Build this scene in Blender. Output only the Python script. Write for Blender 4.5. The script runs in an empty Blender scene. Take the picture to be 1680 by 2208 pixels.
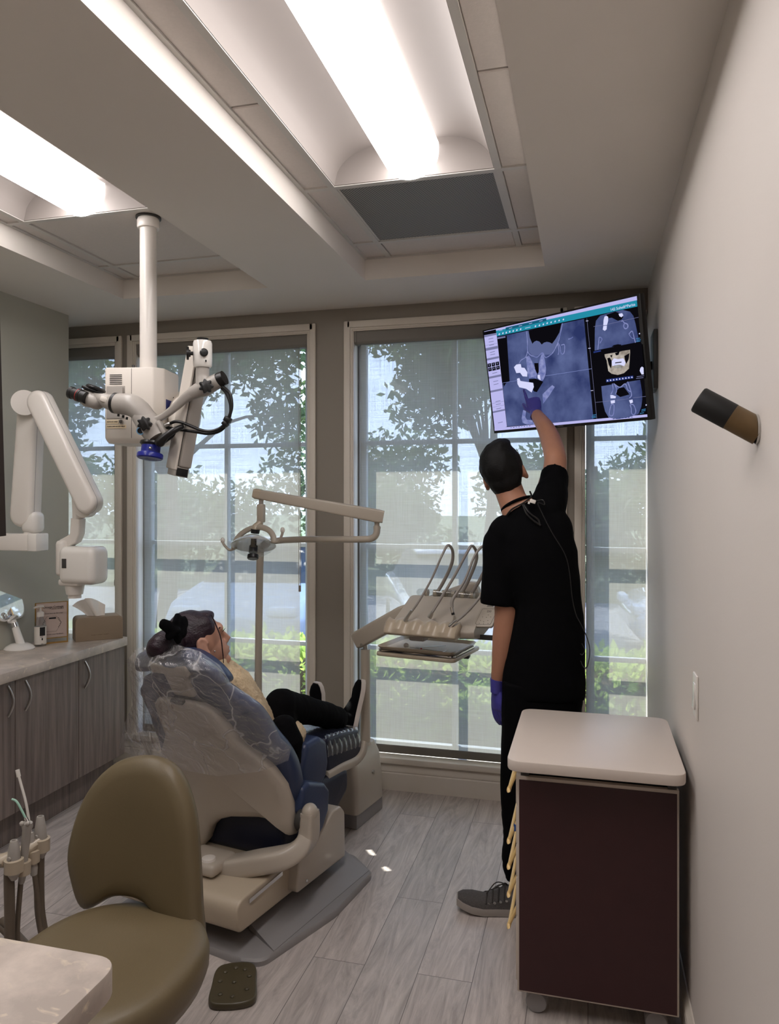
import bpy, bmesh, math, random
from mathutils import Vector, Matrix, Euler, Quaternion, noise
V = Vector
PI = math.pi
sc = bpy.context.scene
COL = sc.collection
random.seed(7)

# ---------------------------------------------------------------- camera model (measured from the photograph)
F_PX, HORIZON, YAW, EYE = 1620.0, 1078.0, math.radians(14.8), 1.55
CAM = V((0, 0, EYE))
FW = V((-math.sin(YAW), math.cos(YAW), 0)); RT = V((math.cos(YAW), math.sin(YAW), 0)); UP = V((0, 0, 1))
def sight(px, py): return FW + RT * ((px - 840) / F_PX) + UP * ((HORIZON - py) / F_PX)
def at(px, py, X=None, Y=None, z=None):
    d = sight(px, py)
    if X is not None: t = X / d.x
    elif Y is not None: t = Y / d.y
    else: t = (z - EYE) / d.z
    return CAM + d * t
def onplane(px, py, p0, n):
    d = sight(px, py); n = V(n)
    return CAM + d * ((V(p0) - CAM).dot(n) / d.dot(n))

# ---------------------------------------------------------------- mesh building
def frame_of(axis, up=None):
    a = V(axis).normalized()
    u = V(up) if up is not None else (V((0, 0, 1)) if abs(a.z) < 0.9 else V((1, 0, 0)))
    x = u.cross(a)
    if x.length < 1e-6: x = V((1, 0, 0)).cross(a)
    x.normalize(); y = a.cross(x)
    return x, y, a
def catmull(pts, n=6, closed=False):
    pts = [V(p) for p in pts]; out = []
    m = len(pts)
    rng = range(m if closed else m - 1)
    for i in rng:
        if closed: p0, p1, p2, p3 = pts[(i - 1) % m], pts[i], pts[(i + 1) % m], pts[(i + 2) % m]
        else:
            p1, p2 = pts[i], pts[i + 1]
            p0 = pts[i - 1] if i else p1 * 2 - p2
            p3 = pts[i + 2] if i + 2 < m else p2 * 2 - p1
        for k in range(n):
            t = k / n
            out.append(0.5 * ((2 * p1) + (p2 - p0) * t + (2 * p0 - 5 * p1 + 4 * p2 - p3) * t * t + (3 * p1 - p0 - 3 * p2 + p3) * t ** 3))
    if not closed: out.append(pts[-1])
    return out
def lerp_list(vals, n):
    out = []
    m = len(vals) - 1
    for i in range(n):
        f = i / max(1, n - 1) * m; k = min(int(f), m - 1); t = f - k
        a, b = vals[k], vals[k + 1]
        if isinstance(a, (tuple, list)): out.append(tuple(x + (y - x) * t for x, y in zip(a, b)))
        else: out.append(a + (b - a) * t)
    return out
def rpoly(pts, r, seg=5):
    """2-D polygon with rounded corners; r a number or one per corner"""
    out = []; m = len(pts)
    for i in range(m):
        p0, p, p2 = V(pts[i - 1]), V(pts[i]), V(pts[(i + 1) % m])
        rr = r[i] if isinstance(r, (list, tuple)) else r
        if rr <= 0: out.append(p); continue
        a = (p0 - p); b = (p2 - p); la, lb = a.length, b.length
        a.normalize(); b.normalize()
        ang = max(0.05, math.acos(max(-1, min(1, a.dot(b)))))
        d = min(rr / math.tan(ang / 2), la * .48, lb * .48)
        q0, q1 = p + a * d, p + b * d
        for k in range(seg + 1):
            t = k / seg
            out.append(q0 * (1 - t) ** 2 + p * 2 * t * (1 - t) + q1 * t * t)
    return out

class MB:
    def __init__(s): s.bm = bmesh.new(); s.mi = 0
    def _take(s, b):
        for f in b.faces: f.material_index = s.mi
        me = bpy.data.meshes.new('t'); b.to_mesh(me); b.free()
        s.bm.from_mesh(me); bpy.data.meshes.remove(me); return s
    def box(s, c, size, rot=None, bevel=0, seg=2):
        b = bmesh.new(); bmesh.ops.create_cube(b, size=1)
        for v in b.verts: v.co = V((v.co.x * size[0], v.co.y * size[1], v.co.z * size[2]))
        if bevel > 0:
            bmesh.ops.bevel(b, geom=list(b.edges), offset=min(bevel, min(size) * .49), segments=seg, affect='EDGES', profile=.5)
        M = Matrix.Translation(V(c)) @ (rot.to_4x4() if rot is not None else Matrix.Identity(4))
        bmesh.ops.transform(b, matrix=M, verts=b.verts)
        return s._take(b)
    def bbox(s, x0, x1, y0, y1, z0, z1, bevel=0, seg=2):
        return s.box(((x0 + x1) / 2, (y0 + y1) / 2, (z0 + z1) / 2), (abs(x1 - x0), abs(y1 - y0), abs(z1 - z0)), None, bevel, seg)
    def rings(s, rings, caps=True, closed=False):
        b = bmesh.new(); rv = [[b.verts.new(p) for p in r] for r in rings]
        n = len(rv[0]); m = len(rv)
        for i in range(m if closed else m - 1):
            A, B = rv[i], rv[(i + 1) % m]
            for k in range(n):
                try: b.faces.new((A[k], A[(k + 1) % n], B[(k + 1) % n], B[k]))
                except Exception: pass
        if caps and not closed:
            b.faces.new(list(reversed(rv[0]))); b.faces.new(rv[-1])
        bmesh.ops.recalc_face_normals(b, faces=b.faces)
        return s._take(b)
    def tube(s, path, r, seg=12, up=None, round=False, caps=True):
        path = [V(p) for p in path]
        n = len(path); rr = lerp_list(r, n) if isinstance(r, list) else [r] * n
        rr = [q if isinstance(q, (tuple, list)) else (q, q) for q in rr]
        tang = [(path[min(i + 1, n - 1)] - path[max(i - 1, 0)]).normalized() for i in range(n)]
        x, y, a = frame_of(tang[0], up)
        st = []
        for i in range(n):
            if i:
                if up is not None: x, y, a = frame_of(tang[i], up)
                else:
                    q = tang[i - 1].rotation_difference(tang[i]); x = q @ x; y = q @ y
            st.append((path[i], x.copy(), y.copy(), rr[i], tang[i]))
        if round:
            p, X, Y, q, t = st[0]; L = min(q)
            pre = [(p - t * L * math.sin(k * PI / 2 / 4), X, Y, (q[0] * math.cos(k * PI / 2 / 4) + 1e-5, q[1] * math.cos(k * PI / 2 / 4) + 1e-5), t) for k in (4, 3, 2, 1)]
            p, X, Y, q, t = st[-1]; L = min(q)
            post = [(p + t * L * math.sin(k * PI / 2 / 4), X, Y, (q[0] * math.cos(k * PI / 2 / 4) + 1e-5, q[1] * math.cos(k * PI / 2 / 4) + 1e-5), t) for k in (1, 2, 3, 4)]
            st = pre + st + post
        return s.rings([[p + X * (q[0] * math.cos(2 * PI * k / seg)) + Y * (q[1] * math.sin(2 * PI * k / seg)) for k in range(seg)] for p, X, Y, q, t in st], caps)
    def cyl(s, p0, p1, r0, r1=None, seg=24):
        return s.tube([p0, p1], [r0, r0 if r1 is None else r1], seg)
    def lathe(s, prof, org=(0, 0, 0), axis=(0, 0, 1), seg=32, caps=True):
        x, y, a = frame_of(axis); o = V(org)
        return s.rings([[o + a * h + x * (max(r, 1e-5) * math.cos(2 * PI * k / seg)) + y * (max(r, 1e-5) * math.sin(2 * PI * k / seg)) for k in range(seg)] for r, h in prof], caps)
    def ell(s, c, rad, rot=None, seg=20):
        b = bmesh.new(); bmesh.ops.create_uvsphere(b, u_segments=seg, v_segments=max(8, seg * 2 // 3), radius=1)
        for v in b.verts: v.co = V((v.co.x * rad[0], v.co.y * rad[1], v.co.z * rad[2]))
        M = Matrix.Translation(V(c)) @ (rot.to_4x4() if rot is not None else Matrix.Identity(4))
        bmesh.ops.transform(b, matrix=M, verts=b.verts)
        return s._take(b)
    def prism(s, pts, ext, bevel=0, seg=2):
        b = bmesh.new(); vs = [b.verts.new(V(p)) for p in pts]
        f = b.faces.new(vs)
        r = bmesh.ops.extrude_face_region(b, geom=[f])
        top = [v for v in r['geom'] if isinstance(v, bmesh.types.BMVert)]
        bmesh.ops.translate(b, vec=V(ext), verts=top)
        bmesh.ops.recalc_face_normals(b, faces=b.faces)
        if bevel > 0:
            ts = set(top); es = [e for e in b.edges if (e.verts[0] in ts) == (e.verts[1] in ts)]
            bmesh.ops.bevel(b, geom=es, offset=bevel, segments=seg, affect='EDGES', profile=.5, clamp_overlap=True)
        return s._take(b)
    def prism2(s, pts2, org, ax, ay, depth, bevel=0, seg=2):
        """2-D outline in the plane org + x*ax + y*ay, extruded along ax x ay * depth"""
        ax, ay = V(ax), V(ay); n = ax.cross(ay).normalized()
        return s.prism([V(org) + ax * p[0] + ay * p[1] for p in pts2], n * depth, bevel, seg)
    def sheet(s, fn, nu, nv, thick=0, closed_u=False):
        b = bmesh.new()
        P = [[V(fn(i / nu, j / nv)) for j in range(nv + 1)] for i in range(nu + 1 - (1 if closed_u else 0))]
        g = [[b.verts.new(p) for p in row] for row in P]
        m = len(g)
        for i in range(nu):
            for j in range(nv):
                b.faces.new((g[i][j], g[(i + 1) % m][j], g[(i + 1) % m][j + 1], g[i][j + 1]))
        bmesh.ops.recalc_face_normals(b, faces=b.faces)
        if thick: bmesh.ops.solidify(b, geom=list(b.faces), thickness=thick)
        return s._take(b)
    def poly(s, pts):
        b = bmesh.new(); b.faces.new([b.verts.new(V(p)) for p in pts]); return s._take(b)
    def build(s, name, mat, parent=None, smooth=40, label=None):
        me = bpy.data.meshes.new(name); s.bm.to_mesh(me); s.bm.free()
        return link(name, me, mat, parent, smooth, label)
def link(name, me, mat, parent=None, smooth=40, label=None):
    for m in (mat if isinstance(mat, (list, tuple)) else [mat]): me.materials.append(m)
    if smooth:
        me.polygons.foreach_set('use_smooth', [True] * len(me.polygons))
        if smooth < 180: me.set_sharp_from_angle(angle=math.radians(smooth))
    me.name = name
    o = bpy.data.objects.new(name, me); COL.objects.link(o)
    if parent is not None: child(o, parent)
    if label: o['label'] = label
    return o
LOCS = {}
def child(o, p):
    o.parent = p
    o.matrix_parent_inverse = world_of(p).inverted()
def world_of(o):
    M = Matrix.LocRotScale(o.location, o.rotation_euler, o.scale)
    if o.parent is not None: M = world_of(o.parent) @ o.matrix_parent_inverse @ M
    return M
def tag(o, label=None, cat=None, group=None, kind=None):
    if label: o['label'] = label
    if cat: o['category'] = cat
    if group: o['group'] = group
    if kind: o['kind'] = kind
    return o
def thing(name, label, cat, loc, group=None):
    o = bpy.data.objects.new(name, None); o.empty_display_size = .05; COL.objects.link(o); o.location = V(loc)
    return tag(o, label, cat, group)
def struct(o, label=None):
    o['kind'] = 'structure'
    if label: o['label'] = label
    return o
def dup(root, off, label=None, group=None):
    """copy of a thing with copies of its parts, moved by off"""
    r = root.copy(); COL.objects.link(r); r.location = V(root.location) + V(off)
    if label: r['label'] = label
    if group: r['group'] = group
    for c0 in list(root.children):
        c = c0.copy(); COL.objects.link(c); c.parent = r
        for g0 in list(c0.children):
            g = g0.copy(); COL.objects.link(g); g.parent = c
    return r
def fuse(mb, voxel, smooth_it=6, noise_fn=None, smooth_f=.5):
    """closed overlapping solids -> one continuous surface"""
    me = bpy.data.meshes.new('f'); mb.bm.to_mesh(me); mb.bm.free()
    o = bpy.data.objects.new('f', me); COL.objects.link(o)
    m = o.modifiers.new('r', 'REMESH'); m.mode = 'VOXEL'; m.voxel_size = voxel
    if smooth_it:
        k = o.modifiers.new('s', 'SMOOTH'); k.iterations = smooth_it; k.factor = smooth_f
    dg = bpy.context.evaluated_depsgraph_get(); dg.update()
    me2 = bpy.data.meshes.new_from_object(o.evaluated_get(dg))
    bpy.data.objects.remove(o); bpy.data.meshes.remove(me)
    if noise_fn:
        ns = [v.normal.copy() for v in me2.vertices]
        for v, n in zip(me2.vertices, ns): v.co = v.co + n * noise_fn(v.co)
    return me2
def text_mesh(body, size, org, ax, ay, align='CENTER', lift=.0006):
    c = bpy.data.curves.new('txt', 'FONT'); c.body = body; c.size = size; c.align_x = align; c.align_y = 'CENTER'; c.extrude = .0003; c.resolution_u = 2
    o = bpy.data.objects.new('txt', c); COL.objects.link(o)
    dg = bpy.context.evaluated_depsgraph_get(); dg.update()
    me = bpy.data.meshes.new_from_object(o.evaluated_get(dg))
    bpy.data.objects.remove(o); bpy.data.curves.remove(c)
    ax, ay = V(ax).normalized(), V(ay).normalized(); n = ax.cross(ay)
    M = Matrix.Identity(4)
    for i in range(3):
        M[i][0] = ax[i]; M[i][1] = ay[i]; M[i][2] = n[i]; M[i][3] = V(org)[i] + n[i] * lift
    me.transform(M)
    return me
def add_text(mb, *a, **k):
    me = text_mesh(*a, **k)
    for p in me.polygons: p.material_index = mb.mi
    mb.bm.from_mesh(me); bpy.data.meshes.remove(me)

# ---------------------------------------------------------------- materials
def lin(c):
    def f(v):
        v /= 255.0
        return v / 12.92 if v <= .04045 else ((v + .055) / 1.055) ** 2.4
    return (f(c[0]), f(c[1]), f(c[2]), 1)
def new_mat(name):
    m = bpy.data.materials.new(name); m.use_nodes = True
    return m, m.node_tree.nodes, m.node_tree.links
def pm(name, rgb, rough=.5, metal=0, var=.06, scale=12, bump=0, bscale=60, stretch=None, spec=.5, coat=0, trans=0, detail=4, rgb2=None, ior=1.45, alpha=1):
    m, N, L = new_mat(name)
    b = N['Principled BSDF']
    b.inputs['Roughness'].default_value = rough; b.inputs['Metallic'].default_value = metal
    b.inputs['Specular IOR Level'].default_value = spec; b.inputs['Coat Weight'].default_value = coat
    b.inputs['Transmission Weight'].default_value = trans; b.inputs['IOR'].default_value = ior
    b.inputs['Alpha'].default_value = alpha
    tc = N.new('ShaderNodeTexCoord'); mp = N.new('ShaderNodeMapping'); L.new(tc.outputs['Object'], mp.inputs['Vector'])
    if stretch: mp.inputs['Scale'].default_value = stretch
    nz = N.new('ShaderNodeTexNoise'); nz.inputs['Scale'].default_value = scale; nz.inputs['Detail'].default_value = detail
    L.new(mp.outputs[0], nz.inputs['Vector'])
    mx = N.new('ShaderNodeMix'); mx.data_type = 'RGBA'
    c = lin(rgb); k = lin(rgb2) if rgb2 else tuple([min(1, x * (1 - var * 2)) for x in c[:3]] + [1])
    k1 = c if rgb2 else tuple([min(1, x * (1 + var)) for x in c[:3]] + [1])
    mx.inputs[6].default_value = k; mx.inputs[7].default_value = k1
    L.new(nz.outputs['Fac'], mx.inputs['Factor']); L.new(mx.outputs[2], b.inputs['Base Color'])
    if bump:
        n2 = N.new('ShaderNodeTexNoise'); n2.inputs['Scale'].default_value = bscale; n2.inputs['Detail'].default_value = 3
        L.new(mp.outputs[0], n2.inputs['Vector'])
        bp = N.new('ShaderNodeBump'); bp.inputs['Strength'].default_value = bump; bp.inputs['Distance'].default_value = .004
        L.new(n2.outputs['Fac'], bp.inputs['Height']); L.new(bp.outputs[0], b.inputs['Normal'])
    return m
def emit(name, rgb, strength, scale=0, rgb2=None):
    m, N, L = new_mat(name)
    N.remove(N['Principled BSDF']); e = N.new('ShaderNodeEmission'); e.inputs['Strength'].default_value = strength
    L.new(e.outputs[0], N['Material Output'].inputs['Surface'])
    if rgb2:
        tc = N.new('ShaderNodeTexCoord'); nz = N.new('ShaderNodeTexNoise'); nz.inputs['Scale'].default_value = scale; nz.inputs['Detail'].default_value = 5
        L.new(tc.outputs['Object'], nz.inputs['Vector'])
        rp = N.new('ShaderNodeValToRGB'); rp.color_ramp.elements[0].position = .3; rp.color_ramp.elements[1].position = .72
        rp.color_ramp.elements[0].color = lin(rgb2); rp.color_ramp.elements[1].color = lin(rgb)
        L.new(nz.outputs['Fac'], rp.inputs[0]); L.new(rp.outputs[0], e.inputs['Color'])
    else: e.inputs['Color'].default_value = lin(rgb)
    return m
# ---------------------------------------------------------------- palette
M = {}
def leafm(name, rgb, *a, **k):
    m = pm(name, rgb, *a, **k); N, L = m.node_tree.nodes, m.node_tree.links
    b = N['Principled BSDF']; src = b.inputs['Base Color'].links[0].from_socket
    t = N.new('ShaderNodeBsdfTranslucent'); L.new(src, t.inputs['Color'])
    mx = N.new('ShaderNodeMixShader'); mx.inputs['Fac'].default_value = .5
    L.new(b.outputs[0], mx.inputs[1]); L.new(t.outputs[0], mx.inputs[2]); L.new(mx.outputs[0], N['Material Output'].inputs['Surface'])
    return m
M['wall'] = pm('wall_paint', (206, 198, 191), .55, var=.015, scale=3, bump=.05, bscale=220)
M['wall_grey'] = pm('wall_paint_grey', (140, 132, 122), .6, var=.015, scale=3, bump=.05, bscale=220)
M['wall_sage'] = pm('wall_paint_pale_sage', (178, 176, 164), .6, var=.015, scale=3, bump=.05, bscale=220)
M['ceil'] = pm('ceiling_paint', (217, 210, 202), .8, var=.015, scale=3, bump=.04, bscale=200)
M['tile'] = pm('ceiling_tile', (206, 198, 192), .85, var=.04, scale=120, bump=.12, bscale=260)
M['tbar'] = pm('grid_bar_metal', (196, 192, 186), .45, var=.02)
M['trimw'] = pm('trim_paint', (214, 205, 193), .4, var=.015)
M['sash'] = pm('sash_vinyl', (196, 202, 206), .4, var=.015)
M['cassette'] = pm('shade_cassette', (122, 117, 110), .6, var=.03, scale=200)
M['beige'] = pm('beige_plastic', (180, 170, 157), .28, var=.02, coat=.25)
M['beige2'] = pm('beige_plastic_warm', (178, 164, 144), .3, var=.02, coat=.2)
M['beige_arm'] = pm('beige_enamel', (176, 166, 152), .35, var=.02)
M['white_pl'] = pm('white_plastic', (220, 214, 207), .32, var=.012, coat=.2)
M['white_gl'] = pm('white_gloss', (226, 222, 216), .18, var=.01, coat=.4)
M['grey_sc'] = pm('microscope_grey', (166, 160, 153), .35, var=.02)
M['cream_box'] = pm('cream_enamel', (212, 204, 194), .4, var=.015)
M['black'] = pm('black_plastic', (22, 21, 21), .35, var=.05)
M['rubber'] = pm('black_rubber', (18, 18, 18), .6, var=.05)
M['blue_ring'] = pm('cobalt_plastic', (24, 34, 130), .3, var=.05)
M['blue_panel'] = pm('indigo_panel', (34, 40, 104), .4, var=.03)
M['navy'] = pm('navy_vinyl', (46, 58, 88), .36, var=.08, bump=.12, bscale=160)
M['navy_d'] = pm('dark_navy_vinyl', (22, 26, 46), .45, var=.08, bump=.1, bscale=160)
M['grey_base'] = pm('grey_base_enamel', (138, 134, 134), .42, var=.02)
M['tan_vinyl'] = pm('tan_vinyl', (102, 89, 65), .42, var=.05, scale=4, bump=.06, bscale=220)
M['steel'] = pm('brushed_steel', (190, 188, 184), .28, metal=1, var=.04)
M['chrome'] = pm('chrome', (225, 225, 225), .1, metal=1, var=.01)
M['brass'] = pm('gold_metal', (196, 158, 92), .28, metal=1, var=.04)
M['bronze'] = pm('bronze_wood', (104, 82, 52), .45, var=.15, scale=40)
M['laminate'] = None
M['maroon'] = pm('maroon_laminate', (58, 30, 32), .5, var=.08, scale=20)
M['edge'] = pm('pale_edge_band', (196, 184, 172), .4, var=.02)
M['cart_top'] = pm('cart_top_laminate', (206, 194, 184), .34, var=.012)
M['yellow'] = pm('cream_handle', (222, 190, 130), .3, var=.03)
M['skin'] = pm('skin', (166, 118, 94), .5, var=.06, scale=30, bump=.05, bscale=240)
M['skin_lady'] = pm('skin_light', (178, 134, 114), .5, var=.05, scale=30, bump=.04, bscale=240)
M['hair'] = pm('black_hair', (8, 7, 7), .6, spec=.25, var=.2, scale=18, bump=.5, bscale=90, stretch=(1, 1, 5))
M['hair_purple'] = pm('plum_hair', (44, 17, 35), .36, rgb2=(14, 9, 13), scale=8, bump=.6, bscale=70, stretch=(1, 4, 4))
M['scrub'] = pm('black_scrub_cloth', (8, 8, 10), .9, spec=.08, var=.2, scale=20, bump=.2, bscale=300)
M['cloth_black'] = pm('black_cloth', (9, 9, 11), .9, spec=.1, var=.2, scale=20, bump=.25, bscale=240)
M['sherpa'] = pm('cream_sherpa', (222, 202, 170), .95, rgb2=(180, 156, 122), scale=110, bump=1, bscale=120)
M['glove'] = pm('violet_nitrile', (70, 66, 150), .4, var=.08, bump=.1, bscale=120)
M['shoe_grey'] = pm('grey_knit', (84, 80, 78), .9, var=.25, scale=220, bump=.5, bscale=300)
M['sole_white'] = pm('pale_rubber_sole', (200, 190, 182), .6, var=.03)
M['sole_grey'] = pm('grey_rubber_sole', (150, 142, 136), .6, var=.03)
M['paper'] = pm('white_paper', (226, 220, 212), .8, var=.015)
M['ink'] = pm('black_ink', (22, 22, 24), .6, var=.02)
M['taupe'] = pm('taupe_leatherette', (150, 132, 112), .6, var=.03, bump=.1, bscale=260)
M['pink_paper'] = pm('blush_card', (214, 196, 188), .6, rgb2=(198, 178, 168), scale=10)
M['teal_tip'] = pm('mint_plastic', (150, 190, 172), .3, var=.02)
M['hose'] = pm('taupe_hose', (98, 86, 74), .45, var=.03)
M['hose_l'] = pm('grey_hose', (150, 144, 138), .35, var=.02)
M['pedal'] = pm('olive_pedal', (74, 66, 48), .35, var=.04)
M['dark_cab'] = pm('dark_brown_panel', (34, 26, 22), .5, var=.1)
M['dark_grey'] = pm('charcoal_metal', (60, 58, 56), .45, var=.03)
M['bark'] = pm('tree_bark', (96, 78, 62), .9, var=.3, scale=14, bump=.8, bscale=20)
M['leaf_a'] = leafm('leaf_green', (112, 132, 86), .6, rgb2=(76, 98, 58), scale=1.2)
M['leaf_b'] = leafm('leaf_bright', (196, 212, 116), .55, rgb2=(150, 180, 88), scale=3)
M['leaf_c'] = leafm('leaf_deep', (96, 116, 82), .6, rgb2=(62, 84, 56), scale=1.2)
M['soil'] = pm('soil', (96, 84, 68), .95, var=.3, scale=6)
M['asphalt'] = pm('asphalt', (118, 119, 126), .9, var=.12, scale=8)
M['lawn'] = pm('lawn', (86, 98, 66), .95, var=.3, scale=6)
M['car_white'] = pm('car_white', (176, 180, 188), .32, var=.01, coat=1)
M['car_silver'] = pm('car_silver', (160, 166, 174), .6, spec=.3, var=.01)
M['headlamp'] = pm('headlamp', (190, 194, 198), .4, var=.02)
M['car_glass'] = pm('car_glass', (40, 48, 58), .42, spec=.3, var=.02)
M['stucco'] = pm('stucco', (200, 190, 172), .9, var=.06, scale=5)

def wood_panel(name, c1, c2, sc_, rough=.5, bands=1.0):
    """vertical fine wood grain laminate"""
    m, N, L = new_mat(name); b = N['Principled BSDF']; b.inputs['Roughness'].default_value = rough
    tc = N.new('ShaderNodeTexCoord'); mp = N.new('ShaderNodeMapping'); mp.inputs['Scale'].default_value = sc_
    L.new(tc.outputs['Object'], mp.inputs['Vector'])
    n1 = N.new('ShaderNodeTexNoise'); n1.inputs['Scale'].default_value = 3; n1.inputs['Detail'].default_value = 8; n1.inputs['Roughness'].default_value = .65; n1.inputs['Distortion'].default_value = .3
    L.new(mp.outputs[0], n1.inputs['Vector'])
    r = N.new('ShaderNodeValToRGB'); r.color_ramp.elements[0].position = .3; r.color_ramp.elements[1].position = .7
    r.color_ramp.elements[0].color = lin(c1); r.color_ramp.elements[1].color = lin(c2)
    L.new(n1.outputs['Fac'], r.inputs[0]); L.new(r.outputs[0], b.inputs['Base Color'])
    bp = N.new('ShaderNodeBump'); bp.inputs['Strength'].default_value = .12; bp.inputs['Distance'].default_value = .002
    L.new(n1.outputs['Fac'], bp.inputs['Height']); L.new(bp.outputs[0], b.inputs['Normal'])
    return m
M['cab'] = wood_panel('grey_brown_laminate', (92, 80, 74), (140, 126, 118), (14, 14, .7))
M['desk_side'] = wood_panel('grey_laminate_side', (96, 88, 82), (120, 110, 104), (14, 14, .7))

def stone(name):
    m, N, L = new_mat(name); b = N['Principled BSDF']; b.inputs['Roughness'].default_value = .38
    tc = N.new('ShaderNodeTexCoord')
    n1 = N.new('ShaderNodeTexNoise'); n1.inputs['Scale'].default_value = 7; n1.inputs['Detail'].default_value = 9; n1.inputs['Roughness'].default_value = .62
    n2 = N.new('ShaderNodeTexNoise'); n2.inputs['Scale'].default_value = 18; n2.inputs['Detail'].default_value = 6; n2.inputs['Distortion'].default_value = 1.2
    L.new(tc.outputs['Object'], n1.inputs['Vector']); L.new(tc.outputs['Object'], n2.inputs['Vector'])
    r = N.new('ShaderNodeValToRGB'); e = r.color_ramp.elements
    e[0].position = .36; e[0].color = lin((170, 158, 148)); e[1].position = .62; e[1].color = lin((204, 190, 178))
    L.new(n1.outputs['Fac'], r.inputs[0])
    r2 = N.new('ShaderNodeValToRGB'); r2.color_ramp.elements[0].position = .6; r2.color_ramp.elements[0].color = (0, 0, 0, 1); r2.color_ramp.elements[1].position = .72; r2.color_ramp.elements[1].color = (1, 1, 1, 1)
    L.new(n2.outputs['Fac'], r2.inputs[0])
    mx = N.new('ShaderNodeMix'); mx.data_type = 'RGBA'; mx.inputs[7].default_value = lin((216, 202, 180))
    L.new(r2.outputs[0], mx.inputs['Factor']); L.new(r.outputs[0], mx.inputs[6]); L.new(mx.outputs[2], b.inputs['Base Color'])
    return m
M['stone'] = stone('mottled_stone_laminate')

def floor_mat():
    m, N, L = new_mat('grey_wood_plank_vinyl'); b = N['Principled BSDF']; b.inputs['Roughness'].default_value = .36
    tc = N.new('ShaderNodeTexCoord'); mp = N.new('ShaderNodeMapping'); mp.inputs['Rotation'].default_value = (0, 0, PI / 2)
    L.new(tc.outputs['Object'], mp.inputs['Vector'])
    br = N.new('ShaderNodeTexBrick'); br.offset = .37; br.inputs['Scale'].default_value = 1
    br.inputs['Brick Width'].default_value = 1.2; br.inputs['Row Height'].default_value = .18; br.inputs['Mortar Size'].default_value = .0012
    br.inputs['Color1'].default_value = (0, 0, 0, 1); br.inputs['Color2'].default_value = (1, 1, 1, 1); br.inputs['Mortar'].default_value = (.5, .5, .5, 1)
    L.new(mp.outputs[0], br.inputs['Vector'])
    sp = N.new('ShaderNodeMapping'); sp.inputs['Scale'].default_value = (6.5, .8, 1); L.new(tc.outputs['Object'], sp.inputs['Vector'])
    ad = N.new('ShaderNodeVectorMath'); ad.operation = 'ADD'
    ml = N.new('ShaderNodeVectorMath'); ml.operation = 'SCALE'; ml.inputs['Scale'].default_value = 7.3; L.new(br.outputs['Color'], ml.inputs[0])
    L.new(sp.outputs[0], ad.inputs[0]); L.new(ml.outputs[0], ad.inputs[1])
    n1 = N.new('ShaderNodeTexNoise'); n1.inputs['Scale'].default_value = 2.4; n1.inputs['Detail'].default_value = 9; n1.inputs['Roughness'].default_value = .7; n1.inputs['Distortion'].default_value = 2.4
    L.new(ad.outputs[0], n1.inputs['Vector'])
    r = N.new('ShaderNodeValToRGB'); e = r.color_ramp.elements
    e[0].position = .32; e[0].color = lin((152, 143, 138)); e[1].position = .66; e[1].color = lin((202, 193, 187))
    L.new(n1.outputs['Fac'], r.inputs[0])
    mx = N.new('ShaderNodeMix'); mx.data_type = 'RGBA'; mx.blend_type = 'MULTIPLY'
    tr = N.new('ShaderNodeValToRGB'); tr.color_ramp.elements[0].color = (.86, .86, .86, 1); tr.color_ramp.elements[1].color = (1.02, 1, .99, 1)
    L.new(br.outputs['Color'], tr.inputs[0]); mx.inputs['Factor'].default_value = 1
    L.new(r.outputs[0], mx.inputs[6]); L.new(tr.outputs[0], mx.inputs[7])
    mm = N.new('ShaderNodeMix'); mm.data_type = 'RGBA'; mm.inputs[7].default_value = lin((104, 97, 94)); L.new(br.outputs['Fac'], mm.inputs['Factor']); L.new(mx.outputs[2], mm.inputs[6])
    L.new(mm.outputs[2], b.inputs['Base Color'])
    bp = N.new('ShaderNodeBump'); bp.inputs['Strength'].default_value = .15; bp.inputs['Distance'].default_value = .002
    L.new(n1.outputs['Fac'], bp.inputs['Height']); L.new(bp.outputs[0], b.inputs['Normal'])
    return m
M['floor'] = floor_mat()

def glass_mat(name, tint=(1, 1, 1, 1), gloss=.08, rough=.02):
    m, N, L = new_mat(name); N.remove(N['Principled BSDF'])
    t = N.new('ShaderNodeBsdfTransparent'); t.inputs['Color'].default_value = tint
    g = N.new('ShaderNodeBsdfGlossy'); g.inputs['Roughness'].default_value = rough
    mx = N.new('ShaderNodeMixShader'); mx.inputs['Fac'].default_value = gloss
    L.new(t.outputs[0], mx.inputs[1]); L.new(g.outputs[0], mx.inputs[2]); L.new(mx.outputs[0], N['Material Output'].inputs['Surface'])
    return m
M['glass'] = glass_mat('window_glass', (.93, .96, .97, 1), .06)

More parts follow.
